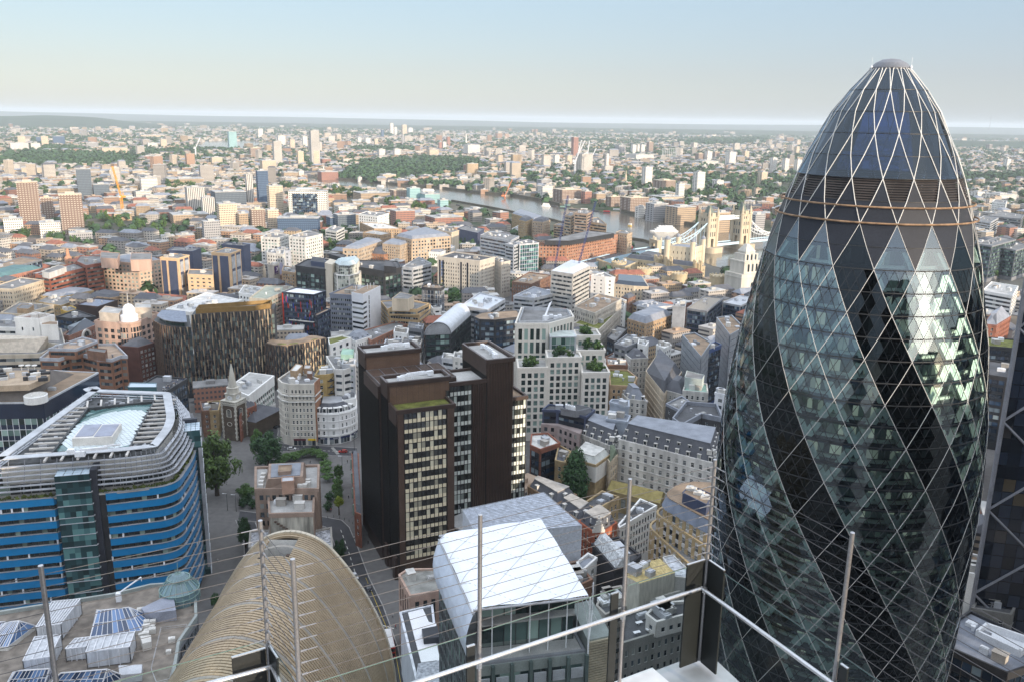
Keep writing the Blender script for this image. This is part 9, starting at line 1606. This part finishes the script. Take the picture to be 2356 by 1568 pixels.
dash(V(-45.2,262),V(-38.5,259),1,.2,1)
tag(mk.build('road_markings',line),kind='structure')
mk=MB();dash(V(-31,224),V(-37,249),1,.08,1);dash(V(-37,249),V(-53.6,292),1,.08,1);tag(mk.build('yellow_lines',yell),kind='structure')
tyre=mat('tyre rubber',(.02,.02,.02));carg=mat('car window',(.015,.018,.02),rough=.1,spec=.8)
def car(p,rz,col,lab,cat='car',van=False):
 T=thing('car',lab,cat,(p[0],p[1],.03),None,rz);o=lambda b,n,m:(lambda ob:setattr(ob,'parent',T))(b.build(n,m));m=mat('car paint %s'%lab,col,rough=.25,var=.03,spec=.7);b=MB()
 S=[(-2.2,.35),(2.15,.35),(2.25,.7),(1.2,.92),(-2.15,.95)];A=[(x,-.88,z) for x,z in S];Bq=[(x,.88,z) for x,z in S];b.face(A);b.face(Bq[::-1]);k=len(S);[b.face([A[i],Bq[i],Bq[(i+1)%k],A[(i+1)%k]]) for i in range(k)];o(b,'body',m)
 b=MB();b.loft([(-2.0,-.82,.93),(1.15,-.82,.9),(1.15,.82,.9),(-2.0,.82,.93)],[(-1.5,-.66,1.42),(.35,-.66,1.42),(.35,.66,1.42),(-1.5,.66,1.42)]);o(b,'windows',carg);b=MB();b.loft([(-1.5,-.67,1.42),(.35,-.67,1.42),(.35,.67,1.42),(-1.5,.67,1.42)],[(-1.35,-.6,1.5),(.2,-.6,1.5),(.2,.6,1.5),(-1.35,.6,1.5)]);o(b,'roof',m)
 for x in (-1.4,1.4):
  for s in (-1,1):b=MB();b.tube((x,s*.7,.32),(x,s*.9,.32),.32,12);o(b,'wheel',tyre)
 for s in (-1,1):b=MB();b.rbox(V(2.22,s*.6),.08,.35,.55,.7);o(b,'headlight',WMET)
car((-57.7,292.2),-1.15,(.55,.56,.58),'silver car driving down the street beside the brown tower');car((-51.4,284),-1.12,(.02,.02,.025),'black cab behind the silver car in the street','taxi');p=PZ(3,1,545,578,0);car(p,.05,(.03,.03,.035),'dark car crossing the junction before the white shops');p=PZ(3,1,195,390,0);car(p,.9,(.02,.02,.025),'dark car in the side street by the cream corner block')
def bus(p,rz,lab,z=.03):
 T=thing('bus',lab,'bus',(p[0],p[1],z),None,rz);red=mat('bus red',(.42,.02,.02),rough=.3,var=.05,spec=.6);o=lambda b,n,m:(lambda ob:setattr(ob,'parent',T))(b.build(n,m));b=MB();b.box(-5.5,-1.25,.35,5.5,1.25,4.25);o(b,'body',red);b=MB();b.box(-5.3,-1.15,4.25,5.3,1.15,4.4);o(b,'roof',mat('bus roof',(.70,.70,.70),rough=.4,var=.06))
 for z0 in (1.3,2.9):
  for s in (-1,1):b=MB();b.box(-5,s*1.26-.02,z0,5,s*1.26+.02,z0+.85);o(b,'side_windows',carg)
  b=MB();b.box(5.49,-1.1,z0-.2,5.53,1.1,z0+.95);o(b,'windscreen',carg)
 for x in (-3.6,3.4):
  for s in (-1,1):b=MB();b.tube((x,s*1.0,.5),(x,s*1.28,.5),.5,12);o(b,'wheel',tyre)
 for s in (-1,1):b=MB();b.box(5.5,s*.9-.15,.6,5.56,s*.9+.15,.8);o(b,'headlight',WMET)
bus((-38.3,247),math.atan2(-9.5,2.6),'red double decker bus with white roof heading down the street');p=PZ(1,2,1085,1380,8);bus(p,.95,'distant red double decker bus on the bridge approach',8)
for i,(r,c,x,y,s) in enumerate([(3,1,460,545,'walker in black on the pavement before the yellow shop'),(3,1,440,580,'cyclist like figure in dark clothes at the junction crossing'),(3,1,690,545,'walker in grey on the pavement before the navy shopfronts'),(3,1,828,610,'walker in black crossing the junction by the traffic lights'),(3,1,842,712,'two walkers side by side at the top of the paved street'),(3,1,870,780,'walker in dark coat in the paved street, upper one'),(3,1,852,1040,'walker in dark coat in the paved street, lower one'),(3,1,690,1160,'walker in red and black by the near end of the tree row'),(3,1,500,715,'seated looking figure at the edge of the paved square'),(4,1,903,250,'motorcyclist like dark figure in the curving road'),(4,1,1258,970,'walker in white shirt on the pavement above the bus'),(4,1,1285,1070,'walker in black on the pavement beside the wrapped building'),(4,1,1032,295,'walker in dark clothes at the brown tower foot'),(4,0,2005,460,'walker in dark clothes in the street beside the blue block')]):person(PZ(r,c,x,y,.02),i,[(.02,.02,.02),(.5,.5,.5),(.03,.03,.05),(.4,.05,.04)][(i*5)%4 if i!=10 else 1],s)
for i,(t,o) in enumerate(((.1,3),(.25,-3),(.42,3),(.6,-3),(.72,3),(.9,-3))):
 a,c=V(79,980),V(153,1088);d=(c-a).normalized();p=a.lerp(c,t)+V(-d.y,d.x)*o;car((p.x,p.y),math.atan2(d.y,d.x)+(math.pi if o>0 else 0),[(.5,.5,.5),(.03,.03,.03),(.6,.6,.6)][i%3],'small car on the bridge approach road by the castle');T=COL.objects[-1]
for o in list(COL.objects):
 if o.get('label','').startswith('small car on the bridge'):o['group']='cars on the bridge approach';o.location.z=7.6
for i,(x,y,rz,cl,lb) in enumerate(((330,590,.1,(.6,.6,.6),'white van like car at the left end of the junction road'),(800,615,3.2,(.45,.05,.04),'red car at the right end of the junction road'),(110,500,2.2,(.02,.02,.02),'black car waiting in the side street by the white stepped office'))):car(PZ(3,1,x,y,0),rz,cl,lb)
def post(p,h,lab,grp,nm='bollard',rr=.09):
 T=thing(nm,lab,nm.replace('_',' '),(p[0],p[1],0),grp);b=MB();b.tube((p[0],p[1],0),(p[0],p[1],h),rr,7,rr*.7);b.build('post',DARK,T);b=MB()
 if h>2:b.tube((p[0],p[1],h),(p[0]-1.3,p[1],h+.1),rr*.7,5);b.rbox(V(p[0]-1.5,p[1]),.7,.3,h,h+.2);b.build('lamp',WMET,T)
 else:b.lathe(p,[(.13,h),(.13,h+.12),(.05,h+.18)],7);b.build('cap',DARK,T)
for x,y in ((615,1260),(660,1210),(715,1205),(770,1215),(815,1228),(857,1245),(888,1265),(910,1295)):post(PZ(3,1,x,y+10,0),1.0,'black bollard in the row round the road bend','bollards round the road bend')
for x,y,l in ((795,790,'street lamp in the paved street by the tree row'),(540,570,'street lamp before the cream corner block'),(905,600,'street lamp at the brown tower corner'),(410,560,'street lamp in front of the yellow shop')):post(PZ(3,1,x,y,0),8,l,'street lamps','street_lamp',.12)
for x,y,l in ((2095,1150,'street lamp by the plane tree and blue block'),(2175,1160,'street lamp right of the plane tree')):post(PZ(3,0,x,y,0),8,l,'street lamps','street_lamp',.12)
rl=MB();a,c=V(*PZ(1,0,-20,1300)[:2]),V(*PZ(1,0,960,1400)[:2]);rl.wall(a,c,-14,14,0,6);tag(rl.build('railway_viaduct',mat('track ballast',(.20,.17,.15),var=.3,scale=.4)),'railway viaduct with parallel tracks at the left, below the brown towers','viaduct')
rl=MB();[rl.wall(a,c,o-.12,o+.12,6,6.2) for o in range(-12,13,3)];tag(rl.build('rails',mat('rail steel',(.12,.10,.09))),kind='structure')
